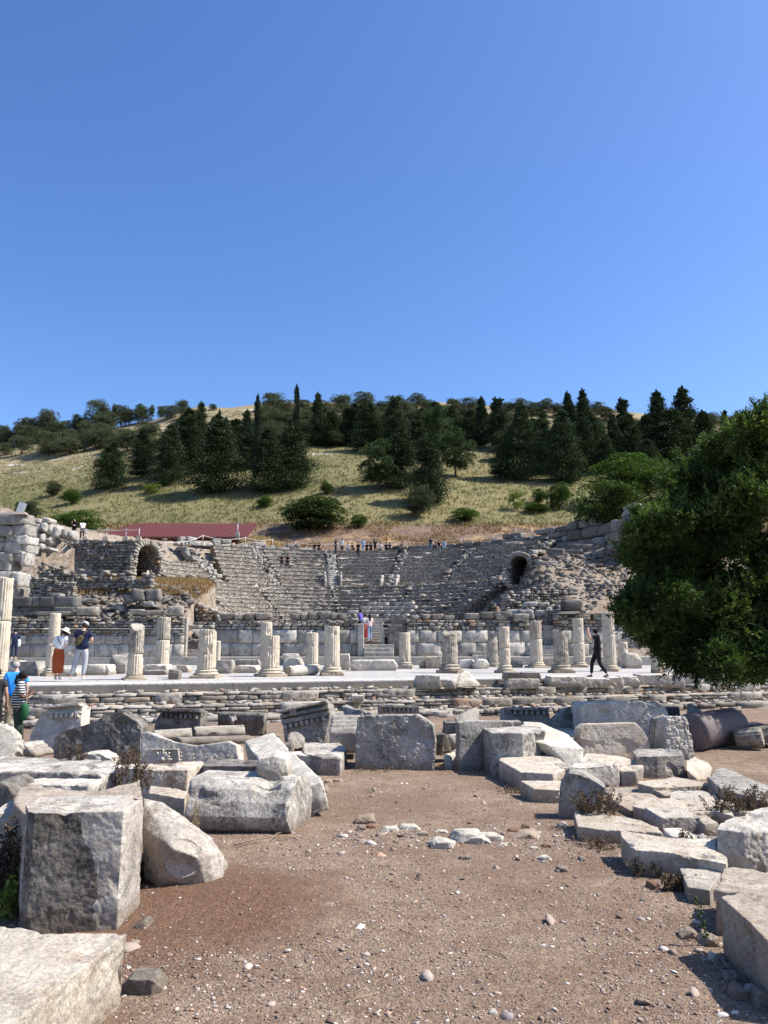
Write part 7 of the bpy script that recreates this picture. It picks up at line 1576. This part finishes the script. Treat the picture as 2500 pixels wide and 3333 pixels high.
# ---------------- the large glossy-leaved tree on the right ----------------
def bigtree():
    Z0 = 17.8; base = U(2790, 2350, Z0); base.z = gz(base.x, base.y)-.05; root = empty('broadleaf_tree', base); tag(root, 'large dark glossy-leaved tree overhanging the street at the right edge', 'tree')
    bl = [(2420, 1500, 125), (2540, 1440, 150), (2350, 1600, 120), (2230, 1720, 125), (2470, 1650, 190), (2150, 1800, 90), (2280, 1840, 170), (2450, 1900, 200), (2110, 1930, 95), (2060, 2000, 66), (2190, 2010, 120), (2340, 2050, 140), (2490, 2070, 130), (2140, 2120, 50), (2230, 2185, 36), (2330, 2170, 40), (2620, 1650, 250), (2640, 1950, 220), (2075, 1745, 34), (2020, 1990, 40), (2300, 1700, 130), (2380, 1750, 150), (2180, 1900, 110), (2250, 1600, 60), (2400, 1410, 60), (2190, 1650, 50), (2400, 2150, 46), (2480, 2150, 60), (2110, 1850, 70), (2050, 1790, 34), (2100, 2070, 60), (2260, 2100, 80), (2780, 1800, 250), (2330, 1450, 50), (2130, 1700, 50), (1995, 2040, 24), (2170, 2180, 24), (2270, 2215, 18), (2320, 1560, 70)]
    rs = np.random.RandomState(6); Cc, Dd = [], []
    bl = [(x+(70 if x < 2220 and y > 1850 else 20 if x < 2220 else 0), y-(40 if y > 1950 else 0)-(36 if y > 2120 else 0)+(50 if y < 1560 else 0), r_) for x, y, r_ in bl]+[(2440, 1415, 75), (2510, 1400, 60), (2385, 1460, 50), (2325, 1510, 55), (2250, 1600, 45), (2170, 1700, 40), (2110, 1760, 36), (2430, 2140, 40), (2520, 2130, 60), (2350, 2165, 30), (2460, 2165, 26)]
    # clumps of foliage: small leafy heads grown around the outline blobs, so the edge stays ragged and open
    for bx, by, br in bl:
        r = br/F*Z0*.86; c = np.array(U(bx, by, Z0+rs.uniform(-1, 1)*max(0, 1.6-r*.6))); nh = int(9*r*r)+5
        v = nrmz(rs.randn(nh, 3)); q = r*(.25+.85*rs.rand(nh)**.5); hc = c+v*q[:, None]*np.array([1, 1.3, 1]); hr = .11+.30*rs.rand(nh)**1.3
        for j in range(nh):
            n = int(1500*hr[j]**1.9)+16; u_ = nrmz(rs.randn(n, 3)); Cc.append(hc[j]+u_*(hr[j]*(.3+.75*rs.rand(n)**.6))[:, None]*np.array([1.15, 1.15, .75])); Dd.append(nrmz(u_*.8+v[j]*.6+rs.randn(n, 3)*.45+np.array([0, 0, .25])))
            # leading shoots that stick out of the head, mostly upward and outward
            for q2 in range(rs.randint(2, 5)):
                e = nrmz((v[j]+rs.randn(3)*.5+np.array([0, 0, .7]))[None])[0]; ts = np.linspace(.4, 1, 9)*hr[j]*rs.uniform(1.2, 2.1); Cc.append(hc[j]+e[None]*ts[:, None]+rs.randn(9, 3)*.012); Dd.append(nrmz(e[None]+rs.randn(9, 3)*.35))
    Cc = np.concatenate(Cc); Dd = np.concatenate(Dd); n = len(Cc)
    per = 8
    sl_ = .10+.11*rs.rand(n); t = np.tile(np.linspace(.0, 1, per), n); C2 = np.repeat(Cc, per, 0)+np.repeat(Dd*sl_[:, None], per, 0)*t[:, None]; D2 = nrmz(np.repeat(Dd, per, 0)*.75+nrmz(rs.randn(n*per, 3))*.75)
    m = len(C2); tone = np.clip(np.repeat(.46+.8*fbm(Cc/.5, 2, 5)+rs.randn(n)*.16, per)+rs.randn(m)*.12, 0, 1)
    o = mesh_obj('crown', leaf_mesh('crown', C2-np.array(base), D2, .065+.035*rs.rand(m), .012+.007*rs.rand(m), M['bay'], tone, rs), None, root)
    bm = bmesh.new(); b0 = base-base; top = Vector((-.25, 0, 1.6)); tube_bm(bm, [b0-Vector((0, 0, .1)), Vector((-.1, 0, .8)), top], [.22, .17, .15], 12); mesh_obj('trunk', bm_mesh(bm, 'trunk', M['bark'], True), None, root)
    def limb(pts, r0, r1):
        bm = bmesh.new(); P = [Vector(p) for p in pts]; Q = []
        for i in range(len(P)-1):
            for t in np.linspace(0, 1, 5)[:-1]: Q.append(P[i].lerp(P[i+1], t)+Vector(rs.randn(3)*.015))
        Q.append(P[-1]); tube_bm(bm, Q, [r0+(r1-r0)*i/(len(Q)-1) for i in range(len(Q))], 8); mesh_obj('limb', bm_mesh(bm, 'limb', M['bark'], True), None, root)
    def W(px, py, z=Z0): return U(px, py, z)-base
    limb([top, W(2600, 2185), W(2500, 2165), W(2400, 2150), W(2300, 2130), W(2210, 2060), W(2120, 2000)], .11, .02)
    limb([top, W(2620, 2050), W(2520, 1900), W(2400, 1800), W(2280, 1700), W(2200, 1620)], .13, .02)
    limb([top, W(2700, 1900), W(2600, 1700), W(2520, 1500), W(2460, 1380)], .13, .02)
    limb([W(2400, 2150), W(2340, 2090), W(2240, 1960), W(2130, 1880)], .05, .012)
    limb([W(2520, 1900), W(2420, 1950), W(2280, 2000), W(2180, 2080)], .06, .012)
    limb([W(2600, 1700), W(2500, 1640), W(2400, 1560), W(2340, 1480)], .06, .012)
    limb([top, W(2760, 1900, Z0+1), W(2780, 1600, Z0+.5)], .12, .03)
bigtree()
# ---------------- people ----------------
def cloth(name, col, rough=.85): 
    if name not in M: M[name] = flat(name, col, rough, .18, 20)
    return name
SK = {k: flat('skin_'+k, c, .55, .06, 30) for k, c in (('light', (.62, .38, .28)), ('tan', (.42, .24, .16)), ('dark', (.13, .065, .042)))}
for k, v in SK.items(): M['skin_'+k] = v
for nm, c in (('black', (.012, .012, .014)), ('charcoal', (.035, .035, .04)), ('navy', (.012, .018, .05)), ('whitec', (.72, .71, .70)), ('rust', (.32, .07, .022)), ('greytrouser', (.36, .37, .40)), ('denim', (.10, .16, .26)), ('lightdenim', (.22, .32, .45)), ('bluetop', (.03, .28, .75)), ('olivebag', (.09, .07, .035)), ('greenbag', (.02, .10, .04)), ('darkgreen', (.03, .045, .035)), ('straw_hat', (.62, .54, .42)), ('khaki', (.20, .17, .12)), ('purple', (.13, .09, .40)), ('palepink', (.65, .52, .50)), ('redc', (.45, .02, .02)), ('hairdark', (.012, .009, .008)), ('hairbrown', (.045, .025, .015)), ('hairgrey', (.35, .34, .33)), ('paleblue', (.25, .36, .55)), ('capgrey', (.42, .46, .52))): cloth(nm, c)
def stripes():
    m, nt, b = new_mat('striped_jersey', .85); n = N(nt); v = n.coord(rnd=False); sx = nt.nodes.new("ShaderNodeSeparateXYZ"); nt.links.new(v, sx.inputs[0])
    wv = n.math('FRACT', n.math('MULTIPLY', sx.outputs[2], 19.0)); n.out(b, n.ramp(wv, [(.55, (.02, .025, .03)), (.60, (.62, .62, .60))], 'CONSTANT')); return m
M['stripes'] = stripes()
def skin_mesh(name, chains, mat, sub=2, root=0):
    """chains: lists of (key, xyz, radius); shared keys join the chains"""
    keys = {}; V = []; Rr = []; E = []
    for ch in chains:
        prev = None
        for k, p, r in ch:
            if k not in keys: keys[k] = len(V); V.append(p); Rr.append(r)
            i = keys[k]
            if prev is not None and (prev, i) not in E and prev != i: E.append((prev, i))
            prev = i
    me = bpy.data.meshes.new(name); me.from_pydata([tuple(v) for v in V], E, [])
    o = bpy.data.objects.new("baking", me); C.objects.link(o)
    m = o.modifiers.new("s", 'SKIN'); m.use_smooth_shade = True
    for i, r in enumerate(Rr):
        rr = r if isinstance(r, tuple) else (r, r); me.skin_vertices[0].data[i].radius = rr
    for i in range(len(V)): me.skin_vertices[0].data[i].use_root = (i == root)
    s = o.modifiers.new("u", 'SUBSURF'); s.levels = sub; s.render_levels = sub
    dg = bpy.context.evaluated_depsgraph_get(); dg.update(); out = bpy.data.meshes.new_from_object(o.evaluated_get(dg), depsgraph=dg)
    bpy.data.objects.remove(o); bpy.data.meshes.remove(me); out.name = name; out.materials.clear(); out.materials.append(M[mat]); return out
def vec(*a): return Vector(a)
BASE = dict(pel=(0, 0, .95), wai=(0, 0, 1.10), che=(0, 0, 1.33), nek=(0, 0, 1.48), hed=(0, .015, 1.60), top=(0, .005, 1.70),
            sL=(-.17, 0, 1.42), sR=(.17, 0, 1.42), eL=(-.24, -.02, 1.16), eR=(.24, -.02, 1.16), wL=(-.25, .05, .92), wR=(.25, .05, .92), hL=(-.25, .07, .84), hR=(.25, .07, .84),
            pL=(-.09, 0, .90), pR=(.09, 0, .90), kL=(-.10, .02, .50), kR=(.10, .02, .50), aL=(-.11, -.01, .09), aR=(.11, -.01, .09), tL=(-.12, .14, .03), tR=(.12, .14, .03))
def pose(**kw):
    d = {k: Vector(v) for k, v in BASE.items()}
    for k, v in kw.items(): d[k] = Vector(v)
    return d
def person(label, loc, yaw, height, P, skin='light', top='black', legs='black', shoe='charcoal', hair='hairdark', hat=None, sleeve=.55, skirt=False, near=False, extra=None, group=None, fat=1.0, hem=-.07, longhair=False, legend=1.0, bun=False):
    """facing +Y locally"""
    root = empty('person', loc, R(yaw)); tag(root, label, 'person', group); s = height/1.72; root.scale = (s, s, s)
    g = lambda k: P[k]; mid = lambda a, b, t=.5: g(a).lerp(g(b), t)
    ch = [[('pel', g('pel'), (.125*fat, .095*fat)), ('wai', g('wai'), (.105*fat, .08*fat)), ('che', g('che'), (.125*fat, .085*fat)), ('nb', g('che').lerp(g('nek'), .75), (.07, .058)), ('nek', g('nek'), .052), ('jaw', g('nek').lerp(g('hed'), .55), .062), ('hed', g('hed'), (.078, .092)), ('top', g('top'), (.06, .068))]]
    hd = (g('hed')-g('nek')).normalized(); face = P.get('face', Vector((0, 1, 0)))
    ch.append([('hed', g('hed'), .08), ('nose', g('hed')+face*.103-hd*.02, .013)])
    for q, sg in (('L', -1), ('R', 1)):
        ch.append([('che', g('che'), .12), ('s'+q, g('s'+q), .058), ('ua'+q, mid('s'+q, 'e'+q), .047*fat), ('e'+q, g('e'+q), .038), ('fa'+q, mid('e'+q, 'w'+q, .4), .037), ('w'+q, g('w'+q), .024), ('h'+q, g('h'+q), (.038, .018))])
        ch.append([('pel', g('pel'), .12), ('p'+q, g('p'+q), .085*fat), ('th'+q, mid('p'+q, 'k'+q, .4), .075*fat), ('k'+q, g('k'+q), .052*fat), ('ca'+q, mid('k'+q, 'a'+q, .35), .052*fat), ('a'+q, g('a'+q), .033), ('he'+q, g('a'+q)+Vector((0, -.02, -.05)), .034), ('t'+q, g('t'+q), (.038, .026))])
        if near:
            hv = (g('h'+q)-g('w'+q)).normalized(); side = hv.cross(Vector((0, 0, 1))); side = side.normalized() if side.length > .1 else Vector((1, 0, 0)); dn = hv.cross(side)
            for f, (o_, l_) in enumerate(((-.028, .068), (-.010, .078), (.009, .073), (.026, .058))):
                a = g('h'+q)+hv*.015+side*o_; b = a+hv*l_*.5+dn*.006; c = a+hv*l_+dn*.022
                ch.append([('h'+q, g('h'+q), .03), ('f%s%d0' % (q, f), a, .009), ('f%s%d1' % (q, f), b, .0085), ('f%s%d2' % (q, f), c, .007)])
            a = g('w'+q)+hv*.03; ch.append([('h'+q, g('h'+q), .03), ('th%s0' % q, g('h'+q)-hv*.02-side*.04, .011), ('th%s1' % q, g('h'+q)+hv*.01-side*.062+dn*.01, .009), ('th%s2' % q, g('h'+q)+hv*.035-side*.066+dn*.02, .008)])
    body = mesh_obj('body', skin_mesh('body', ch, 'skin_'+skin, 2), None, root)
    ex = .016
    c2 = [[('hip', g('pel')+Vector((0, 0, hem)), (.158*fat, .128*fat)), ('hi2', g('pel').lerp(g('wai'), .35), (.156*fat, .126*fat)), ('wai', g('wai'), (.148*fat, .118*fat)), ('che', g('che'), (.172*fat, .125*fat)), ('nb', g('che').lerp(g('nek'), .80), (.10, .085))]]
    for q in 'LR': c2.append([('che', g('che'), .13), ('s'+q, g('s'+q), .082), ('ua'+q, mid('s'+q, 'e'+q, min(1, sleeve)), .062*fat)]+([('fa'+q, mid('e'+q, 'w'+q, sleeve-1), .042)] if sleeve > 1 else []))
    mesh_obj('shirt', skin_mesh('shirt', c2, top, 2, 2), None, root)
    if skirt:
        n = 28; rings = []; zt = g('wai').z-.02; zb = .22; c0 = g('wai')
        for t in np.linspace(0, 1, 14):
            z = zt+(zb-zt)*t; w_ = .135+.06*math.sin(min(1, t*2.2)*1.57)-.045*max(0, t-.5); c_ = Vector((c0.x+(g('aL').x*.5+g('aR').x*.5-c0.x)*t, c0.y+(-c0.y)*t, z))
            rings.append([c_+Vector((math.cos(a)*w_*1.05*(1+.02*math.sin(a*7+t*3)), math.sin(a)*w_*.85*(1+.03*math.sin(a*9)), 0)) for a in np.arange(n)/n*6.2832])
        me = np_mesh('skirt', np.array([[tuple(v) for v in r_] for r_ in rings]).reshape(-1, 3), np.array([[i*n+j, i*n+(j+1) % n, (i+1)*n+(j+1) % n, (i+1)*n+j] for i in range(13) for j in range(n)]), M[legs], True); mesh_obj('skirt', me, None, root)
    else:
        c3 = [[('wst', g('pel').lerp(g('wai'), .8), (.136*fat, .108*fat)), ('pel', g('pel'), (.142*fat, .115*fat))]]
        for q in 'LR':
            e = g('k'+q).lerp(g('a'+q), legend*.92); c3.append([('pel', g('pel'), .12), ('p'+q, g('p'+q), .098*fat), ('th'+q, mid('p'+q, 'k'+q, .45), .085*fat), ('k'+q, g('k'+q), .066*fat)]+([('ca'+q, mid('k'+q, 'a'+q, .4), .062*fat)] if legend > .5 else [])+[('en'+q, e, .052)])
        mesh_obj('trousers', skin_mesh('trousers', c3, legs, 2, 1), None, root)
    for q in 'LR':
        a = g('a'+q); t = g('t'+q); mesh_obj('shoe', skin_mesh('shoe', [[('a', a+Vector((0, -.045, -.045)), .040), ('b', a.lerp(t, .5)+Vector((0, 0, -.02)), (.044, .036)), ('c', t+Vector((0, .02, 0)), (.040, .028))]], shoe, 2), None, root)
    if hair:
        bm = bmesh.new()
        def ball(c, r):
            q_ = bmesh.ops.create_icosphere(bm, subdivisions=3, radius=1)['verts']
            for v in q_: v.co = Vector(c)+Vector((v.co.x*r[0], v.co.y*r[1], v.co.z*r[2]))
        ball(g('hed')-face*.022+hd*.035, (.092, .098, .095))
        if longhair: ball(g('hed')-face*.065-hd*.08, (.08, .05, .15)); ball(g('hed')-face*.085-hd*.2, (.06, .035, .12))
        if bun: ball(g('hed')-face*.11-hd*.01, (.055, .05, .055)); ball(g('hed')-face*.10-hd*.11, (.06, .045, .08))
        mesh_obj('hair', bm_mesh(bm, 'hair', M[hair], True), None, root)
    if hat:
        kind, mat = hat; hc = g('hed')+hd*.075; bm = bmesh.new()
        if kind == 'brim': prof = [(.005, .115), (.05, .115), (.085, .10), (.098, .06), (.104, .015), (.14, .005), (.185, -.005), (.19, -.015), (.13, -.008), (.10, -.002)]
        else: prof = [(.005, .078), (.05, .07), (.085, .045), (.102, .0), (.104, -.03), (.098, -.03)]
        me = lathe('hat', prof, 28, M[mat], 1, .001); h_ = mesh_obj('hat', me, None, root); h_.location = hc; h_.rotation_euler = hd.to_track_quat('Z', 'Y').to_euler()
        if kind == 'cap':
            bm = bmesh.new(); s_ = face.cross(hd).normalized(); a = [face*.085+s_*.075, face*.15+s_*.05, face*.165, face*.15-s_*.05, face*.085-s_*.075]; me = bm_mesh(prism_bm([v-hd*.012 for v in a], [v-hd*.02 for v in a]), 'peak', M[mat]); pk = mesh_obj('peak', me, None, h_); pk.matrix_local = h_.matrix_local.to_quaternion().inverted().to_matrix().to_4x4() if False else Matrix.Identity(4)
            pk.rotation_euler = hd.to_track_quat('Z', 'Y').inverted().to_euler()
    if extra: extra(root, P)
    return root
def sit(lean=.0, fwd=.42, arm=0, dx=0):
    return pose(pel=(0, 0, .10), wai=(0, .03+lean*.2, .26), che=(0, .06+lean, .48), nek=(0, .08+lean*1.4, .63), hed=(dx, .11+lean*1.6, .75), top=(dx, .10+lean*1.6, .85), sL=(-.17, .06+lean, .57), sR=(.17, .06+lean, .57),
                eL=(-.23, .16+lean, .34), eR=(.23, .16+lean, .34), wL=(-.12, .34, .28+arm), wR=(.12, .34, .28+arm), hL=(-.06, .40, .28+arm), hR=(.06, .40, .28+arm), pL=(-.09, .03, .08), pR=(.09, .03, .08), kL=(-.13, fwd, .12), kR=(.13, fwd, .12), aL=(-.12, fwd+.03, -.32), aR=(.12, fwd+.03, -.32), tL=(-.13, fwd+.17, -.38), tR=(.13, fwd+.17, -.38))
GP = 'visitors on the top rows of the seats'
def rowpt(px, r, z):
    u = ray(px, 1800); a = u.x/u.y; # line x = a y from the camera; far hit with the circle
    A_ = 1+a*a; B_ = -2*(CX*a+CY); Cc = CX*CX+CY*CY-r*r; y = (-B_+math.sqrt(B_*B_-4*A_*Cc))/(2*A_); return Vector((a*y, y, z))
ZT = DZ+.05+10*dzu; rT = r_u+9.35*dru
def crowd():
    T_ = [  # px, standing?, yaw, top, legs, label, hair, drow
     (1024, 0, 180, 'black', 'denim', 'seated visitor in black top and jeans, leftmost on the top row'),
     (1040, 0, 170, 'black', 'black', 'seated visitor in black next to the one in jeans on the top row'),
     (1093, 1, 120, 'black', 'charcoal', 'standing visitor in a black top, leftmost standing on the top row'),
     (1113, 1, 165, 'whitec', 'black', 'standing visitor in a white shirt and black trousers on the top row'),
     (1133, 0, 180, 'whitec', 'denim', 'seated visitor in white between the standing pair and the reclining one'),
     (1151, 0, 150, 'charcoal', 'black', 'dark clad visitor reclining beside the seated one in white'),
     (1166, 2, 175, 'black', 'black', 'visitor in black stepping down in front of the one in pale blue'),
     (1182, 1, 185, 'paleblue', 'lightdenim', 'standing visitor in pale blue clothes in the middle of the top row'),
     (1194, 0, 180, 'black', 'black', 'seated dark figure right behind the visitor in pale blue'),
     (1208, 0, 175, 'charcoal', 'black', 'seated visitor leaning forward, second right of the one in pale blue'),
     (1221, 1, 190, 'black', 'black', 'visitor with dark clothes standing behind the seated group at right centre'),
     (1238, 0, 180, 'whitec', 'black', 'seated visitor in a white top right of centre on the top row'),
     (1257, 0, 185, 'black', 'black', 'seated visitor in black right of the one in the white top'),
     (1267, 0, 195, 'charcoal', 'charcoal', 'seated dark visitor ending the long middle group'),
     (1308, 0, 180, 'khaki', 'charcoal', 'lone seated visitor between the middle group and the right trio'),
     (1402, 1, 180, 'navy', 'denim', 'standing visitor in navy at the left of the right trio'),
     (1428, 0, 180, 'black', 'greytrouser', 'seated visitor with grey trousers in the middle of the right trio'),
     (1445, 0, 180, 'paleblue', 'lightdenim', 'seated visitor in blue and white at the right of the right trio')]
    for k, (px, stnd, yw, tp, lg, lb) in enumerate(T_):
        sk = 'light' if k % 3 else 'tan'
        if stnd == 1: p = rowpt(px, rT-.1, ZT-dzu+.0); P = pose(wL=(-.14, .20, 1.02), hL=(-.08, .24, 1.02), wR=(.22, .12, .95), aL=(-.14, 0, .09), tL=(-.15, .14, .03))
        elif stnd == 2: p = rowpt(px, rT-.9, ZT-2*dzu); P = pose(kL=(-.10, .22, .55), aL=(-.10, .10, .16), tL=(-.10, .25, .12), kR=(.10, -.02, .5), aR=(.10, -.22, .12), tR=(.10, -.08, .03))
        else: p = rowpt(px, rT+.35, ZT+.03); P = sit(lean=.04+.05*(k % 3), fwd=.40)
        person(lb, p, yw, 1.66+.02*(k % 5), P, sk, tp, lg, hair='hairdark' if k % 4 else 'hairbrown', group=GP, longhair=(k % 3 == 1))
    for px, lb, tp in ((919, 'left one of two dark visitors sitting alone halfway up the seats', 'charcoal'), (938, 'right one of two dark visitors sitting alone halfway up the seats', 'black')):
        person(lb, rowpt(px, r_u+5.5*dru, DZ+.05+6*dzu+.03), 178, 1.7, sit(.05), 'tan', tp, 'black', group=GP)
crowd()
def strap(root, pts, w_, mat, name='strap'):
    bm = bmesh.new(); P = [Vector(p) for p in pts]; prev = None
    tube_bm(bm, P, w_, 6); mesh_obj(name, bm_mesh(bm, name, M[mat], True), None, root)
def blob(root, name, mat, c, r, flatten=(1, 1, 1), rot=0, bev=.3):
    bm = bmesh.new(); bmesh.ops.create_icosphere(bm, subdivisions=3, radius=1); V = bm.verts
    for v in V:
        co = v.co; k = 4; q = (abs(co.x)**k+abs(co.y)**k+abs(co.z)**k)**(1/k); v.co = co/q*(1-bev)+co*bev
        v.co = Vector((v.co.x*r[0], v.co.y*r[1], v.co.z*r[2])); v.co = Matrix.Rotation(rot, 3, 'Y') @ v.co; v.co += Vector(c)
    me = bm_mesh(bm, name, M[mat], True); V_ = get_co(me); N_ = get_no(me); set_co(me, V_+N_*(fbm(V_/np.array([.035, .035, .12]), 2, 3)*.10*min(r))[:, None]); return mesh_obj(name, me, None, root)
# couple on the boardwalk, seen from behind
pc = HZ(220, 2217, STZ+.04)
def man_bag(root, P):
    strap(root, [(.12, -.07, 1.47), (.05, -.13, 1.38), (-.04, -.145, 1.24), (-.12, -.145, 1.10)], .022, 'olivebag'); blob(root, 'sling_bag', 'olivebag', (-.06, -.175, 1.17), (.085, .05, .17), rot=.5)
    blob(root, 'bag_pocket', 'olivebag', (-.08, -.225, 1.12), (.06, .02, .07), rot=.5)
person('big man in a navy polo and grey trousers with an olive sling bag', (HZ(227, 2217, STZ+.04).x, HZ(227, 2217, STZ).y, STZ+.04), 6, 1.86,
       pose(pel=(.0, 0, .95), pL=(-.09, 0, .90), pR=(.09, 0, .90), kL=(-.17, .02, .50), aL=(-.30, .0, .09), tL=(-.32, .13, .03), kR=(.10, .02, .5), aR=(.06, 0, .09), tR=(.07, .14, .03),
            eL=(-.27, .02, 1.18), wL=(-.16, .24, 1.12), hL=(-.10, .30, 1.13), eR=(.27, .02, 1.18), wR=(.20, .26, 1.10), hR=(.13, .30, 1.12), hed=(.02, .04, 1.60), top=(.02, .04, 1.70)),
       'light', 'navy', 'greytrouser', 'whitec', 'hairbrown', ('cap', 'capgrey'), sleeve=.75, near=True, extra=man_bag, fat=1.22, hem=-.10)
def w_bag(root, P): strap(root, [(-.06, -.05, 1.46), (.02, -.12, 1.34), (.10, -.12, 1.2), (.15, -.03, 1.08)], .012, 'charcoal')
person('woman in a straw hat, white blouse and long rust skirt', (HZ(181, 2217, STZ).x, HZ(181, 2217, STZ).y+.1, STZ+.04), -8, 1.66,
       pose(che=(.05, 0, 1.30), nek=(.10, .01, 1.46), hed=(.15, .03, 1.57), top=(.17, .02, 1.66), sL=(-.11, 0, 1.39), sR=(.22, 0, 1.40), eL=(-.22, .0, 1.14), wL=(-.12, .18, 1.06), hL=(-.05, .22, 1.08), eR=(.25, .05, 1.16), wR=(.16, .24, 1.12), hR=(.10, .28, 1.14), aL=(-.07, 0, .09), aR=(.08, 0, .09), tL=(-.09, .14, .03), tR=(.10, .14, .03)),
       'light', 'whitec', 'rust', 'whitec', 'hairdark', ('brim', 'straw_hat'), sleeve=.95, near=True, skirt=True, extra=w_bag, fat=1.05, hem=.10)
# man in black striding with the phone raised
mp_ = HZ(1948, 2203, STZ+.04)
def phone(root, P): blob(root, 'phone', 'charcoal', tuple(P['hL']*.5+P['hR']*.5+Vector((0, .03, .05))), (.04, .008, .075), bev=.1)
person('man all in black striding left on the kerb blocks, arms raised before his face', (mp_.x, mp_.y, STZ+.02), 86, 1.74,
       pose(pL=(-.09, 0, .88), kL=(-.09, -.05, .48), aL=(-.08, -.30, .11), tL=(-.08, -.17, .03), pR=(.09, 0, .88), kR=(.10, .18, .50), aR=(.10, .22, .09), tR=(.10, .37, .03),
            che=(0, -.04, 1.32), nek=(0, -.03, 1.46), hed=(0, .03, 1.57), top=(0, .02, 1.67), eL=(-.15, .24, 1.35), wL=(-.08, .30, 1.58), hL=(-.05, .29, 1.66), eR=(.17, .22, 1.34), wR=(.08, .30, 1.57), hR=(.05, .29, 1.65)),
       'light', 'black', 'black', 'black', 'hairdark', None, sleeve=.8, near=True, extra=phone, fat=1.12, hem=-.10)
# woman in stripes and the people with her, left foreground
ws = U(48, 2448, 15.8)
gzw = gz(ws.x, 15.8)
def tote(root, P):
    strap(root, [(-.13, -.08, 1.44), (-.02, .13, 1.2), (.12, .16, .95)], .010, 'greenbag'); strap(root, [(.12, .12, 1.1), (.14, .16, .98), (.12, .16, .88)], .008, 'greenbag')
    blob(root, 'drawstring_bag', 'greenbag', (.17, .12, .82), (.10, .09, .19), rot=.15, bev=.6); blob(root, 'glasses', 'charcoal', (0, .12, 1.61), (.075, .012, .018), bev=.4)
person('woman in a striped tee with a green drawstring bag looking at her hands', (ws.x, 15.8, gzw), -62, 1.56,
       pose(hed=(0, .06, 1.58), top=(0, .05, 1.69), nek=(0, .02, 1.47), eL=(-.24, .02, 1.16), wL=(-.11, .20, 1.18), hL=(-.05, .24, 1.24), eR=(.24, .04, 1.14), wR=(.11, .22, 1.18), hR=(.05, .26, 1.24), kL=(-.10, .06, .50), aL=(-.10, .12, .09), tL=(-.11, .27, .03)),
       'dark', 'stripes', 'darkgreen', 'black', 'hairdark', None, sleeve=.9, near=True, extra=tote, fat=1.25, hem=-.14, bun=True)
wb = U(40, 2280, 16.6)
person('man in a bright blue shirt and khaki cap standing behind the woman in stripes', (U(46, 2280, 17.6).x, 17.6, gz(wb.x, 17.6)), 30, 1.70, pose(nek=(0, 0, 1.50), hed=(-.02, .02, 1.60)), 'light', 'bluetop', 'khaki', 'charcoal', 'hairgrey', ('cap', 'khaki'), sleeve=.8, near=True, fat=1.1)
person('person in dark clothes cut by the left edge', (U(-18, 2300, 16.3).x, 16.3, gz(-8.2, 16.3)), 10, 1.58, pose(), 'tan', 'charcoal', 'black', 'black', 'hairbrown', None, near=True, longhair=True)
# two women on the doorway steps, one half hidden
p = U(1203, 2090, 47.4)
person('young woman in a pale top and light jeans walking up the doorway steps', (p.x, 47.4, p.z), 20, 1.68, pose(kR=(.10, .16, .55), aR=(.12, .05, .12), tR=(.13, .20, .06), kL=(-.1, -.04, .5), aL=(-.12, -.20, .1), tL=(-.12, -.05, .03), eR=(.28, .05, 1.2), wR=(.34, .22, 1.1), hR=(.37, .28, 1.12)), 'light', 'palepink', 'lightdenim', 'charcoal', 'hairdark', None, sleeve=.4, near=True, longhair=True)
p = U(1188, 2084, 48.2)
person('woman in a red skirt and white top on the doorway steps', (p.x, 48.2, p.z), 10, 1.60, pose(), 'light', 'whitec', 'redc', 'black', 'hairdark', None, near=True, skirt=True)
p = U(1173, 2070, 48.9)
person('woman in purple partly hidden by the tall marble jamb of the doorway', (p.x, 48.9, p.z), 60, 1.62, pose(eL=(-.28, .1, 1.2), wL=(-.25, .25, 1.35), hL=(-.22, .3, 1.42)), 'light', 'purple', 'black', 'black', 'hairdark', None, near=True)
# pair standing on the left rubble wall
def on_wall(px, py, Z): return U(px, py, Z)
p = on_wall(239, 1759, 57.2)
person('visitor in black facing the camera beside a rope post on the rubble wall', p, 175, 1.70, pose(wL=(-.05, .24, 1.12), hL=(.0, .28, 1.13), wR=(.1, .22, 1.35), hR=(.08, .2, 1.45)), 'light', 'black', 'black', 'black', 'hairdark', None, sleeve=1.6)
p = on_wall(266, 1759, 57.6)
person('visitor in a white top and dark skirt bending forward on the rubble wall', p, 20, 1.62, pose(che=(0, .14, 1.28), nek=(0, .22, 1.40), hed=(0, .30, 1.46), top=(0, .33, 1.55), sL=(-.17, .16, 1.37), sR=(.17, .16, 1.37), eL=(-.2, .25, 1.12), wL=(-.12, .4, .98), hL=(-.08, .45, .95), eR=(.2, .25, 1.12), wR=(.12, .4, .98), hR=(.08, .45, .95)), 'light', 'whitec', 'black', 'black', 'hairdark', None)
# woman in navy by the recess far left
def wbag(root, P): blob(root, 'shoulder_bag', 'whitec', (.22, .0, .92), (.10, .14, .22), bev=.5)
p = U(44, 2146, 43.5)
person('woman in navy with a white shoulder bag walking behind the tall left column', (p.x, 43.5, STZ+.35), 40, 1.66, pose(eL=(-.26, 0, 1.2), wL=(-.22, .14, 1.0), hL=(-.2, .18, .94)), 'light', 'navy', 'navy', 'whitec', 'hairdark', None, sleeve=1.7, extra=wbag)
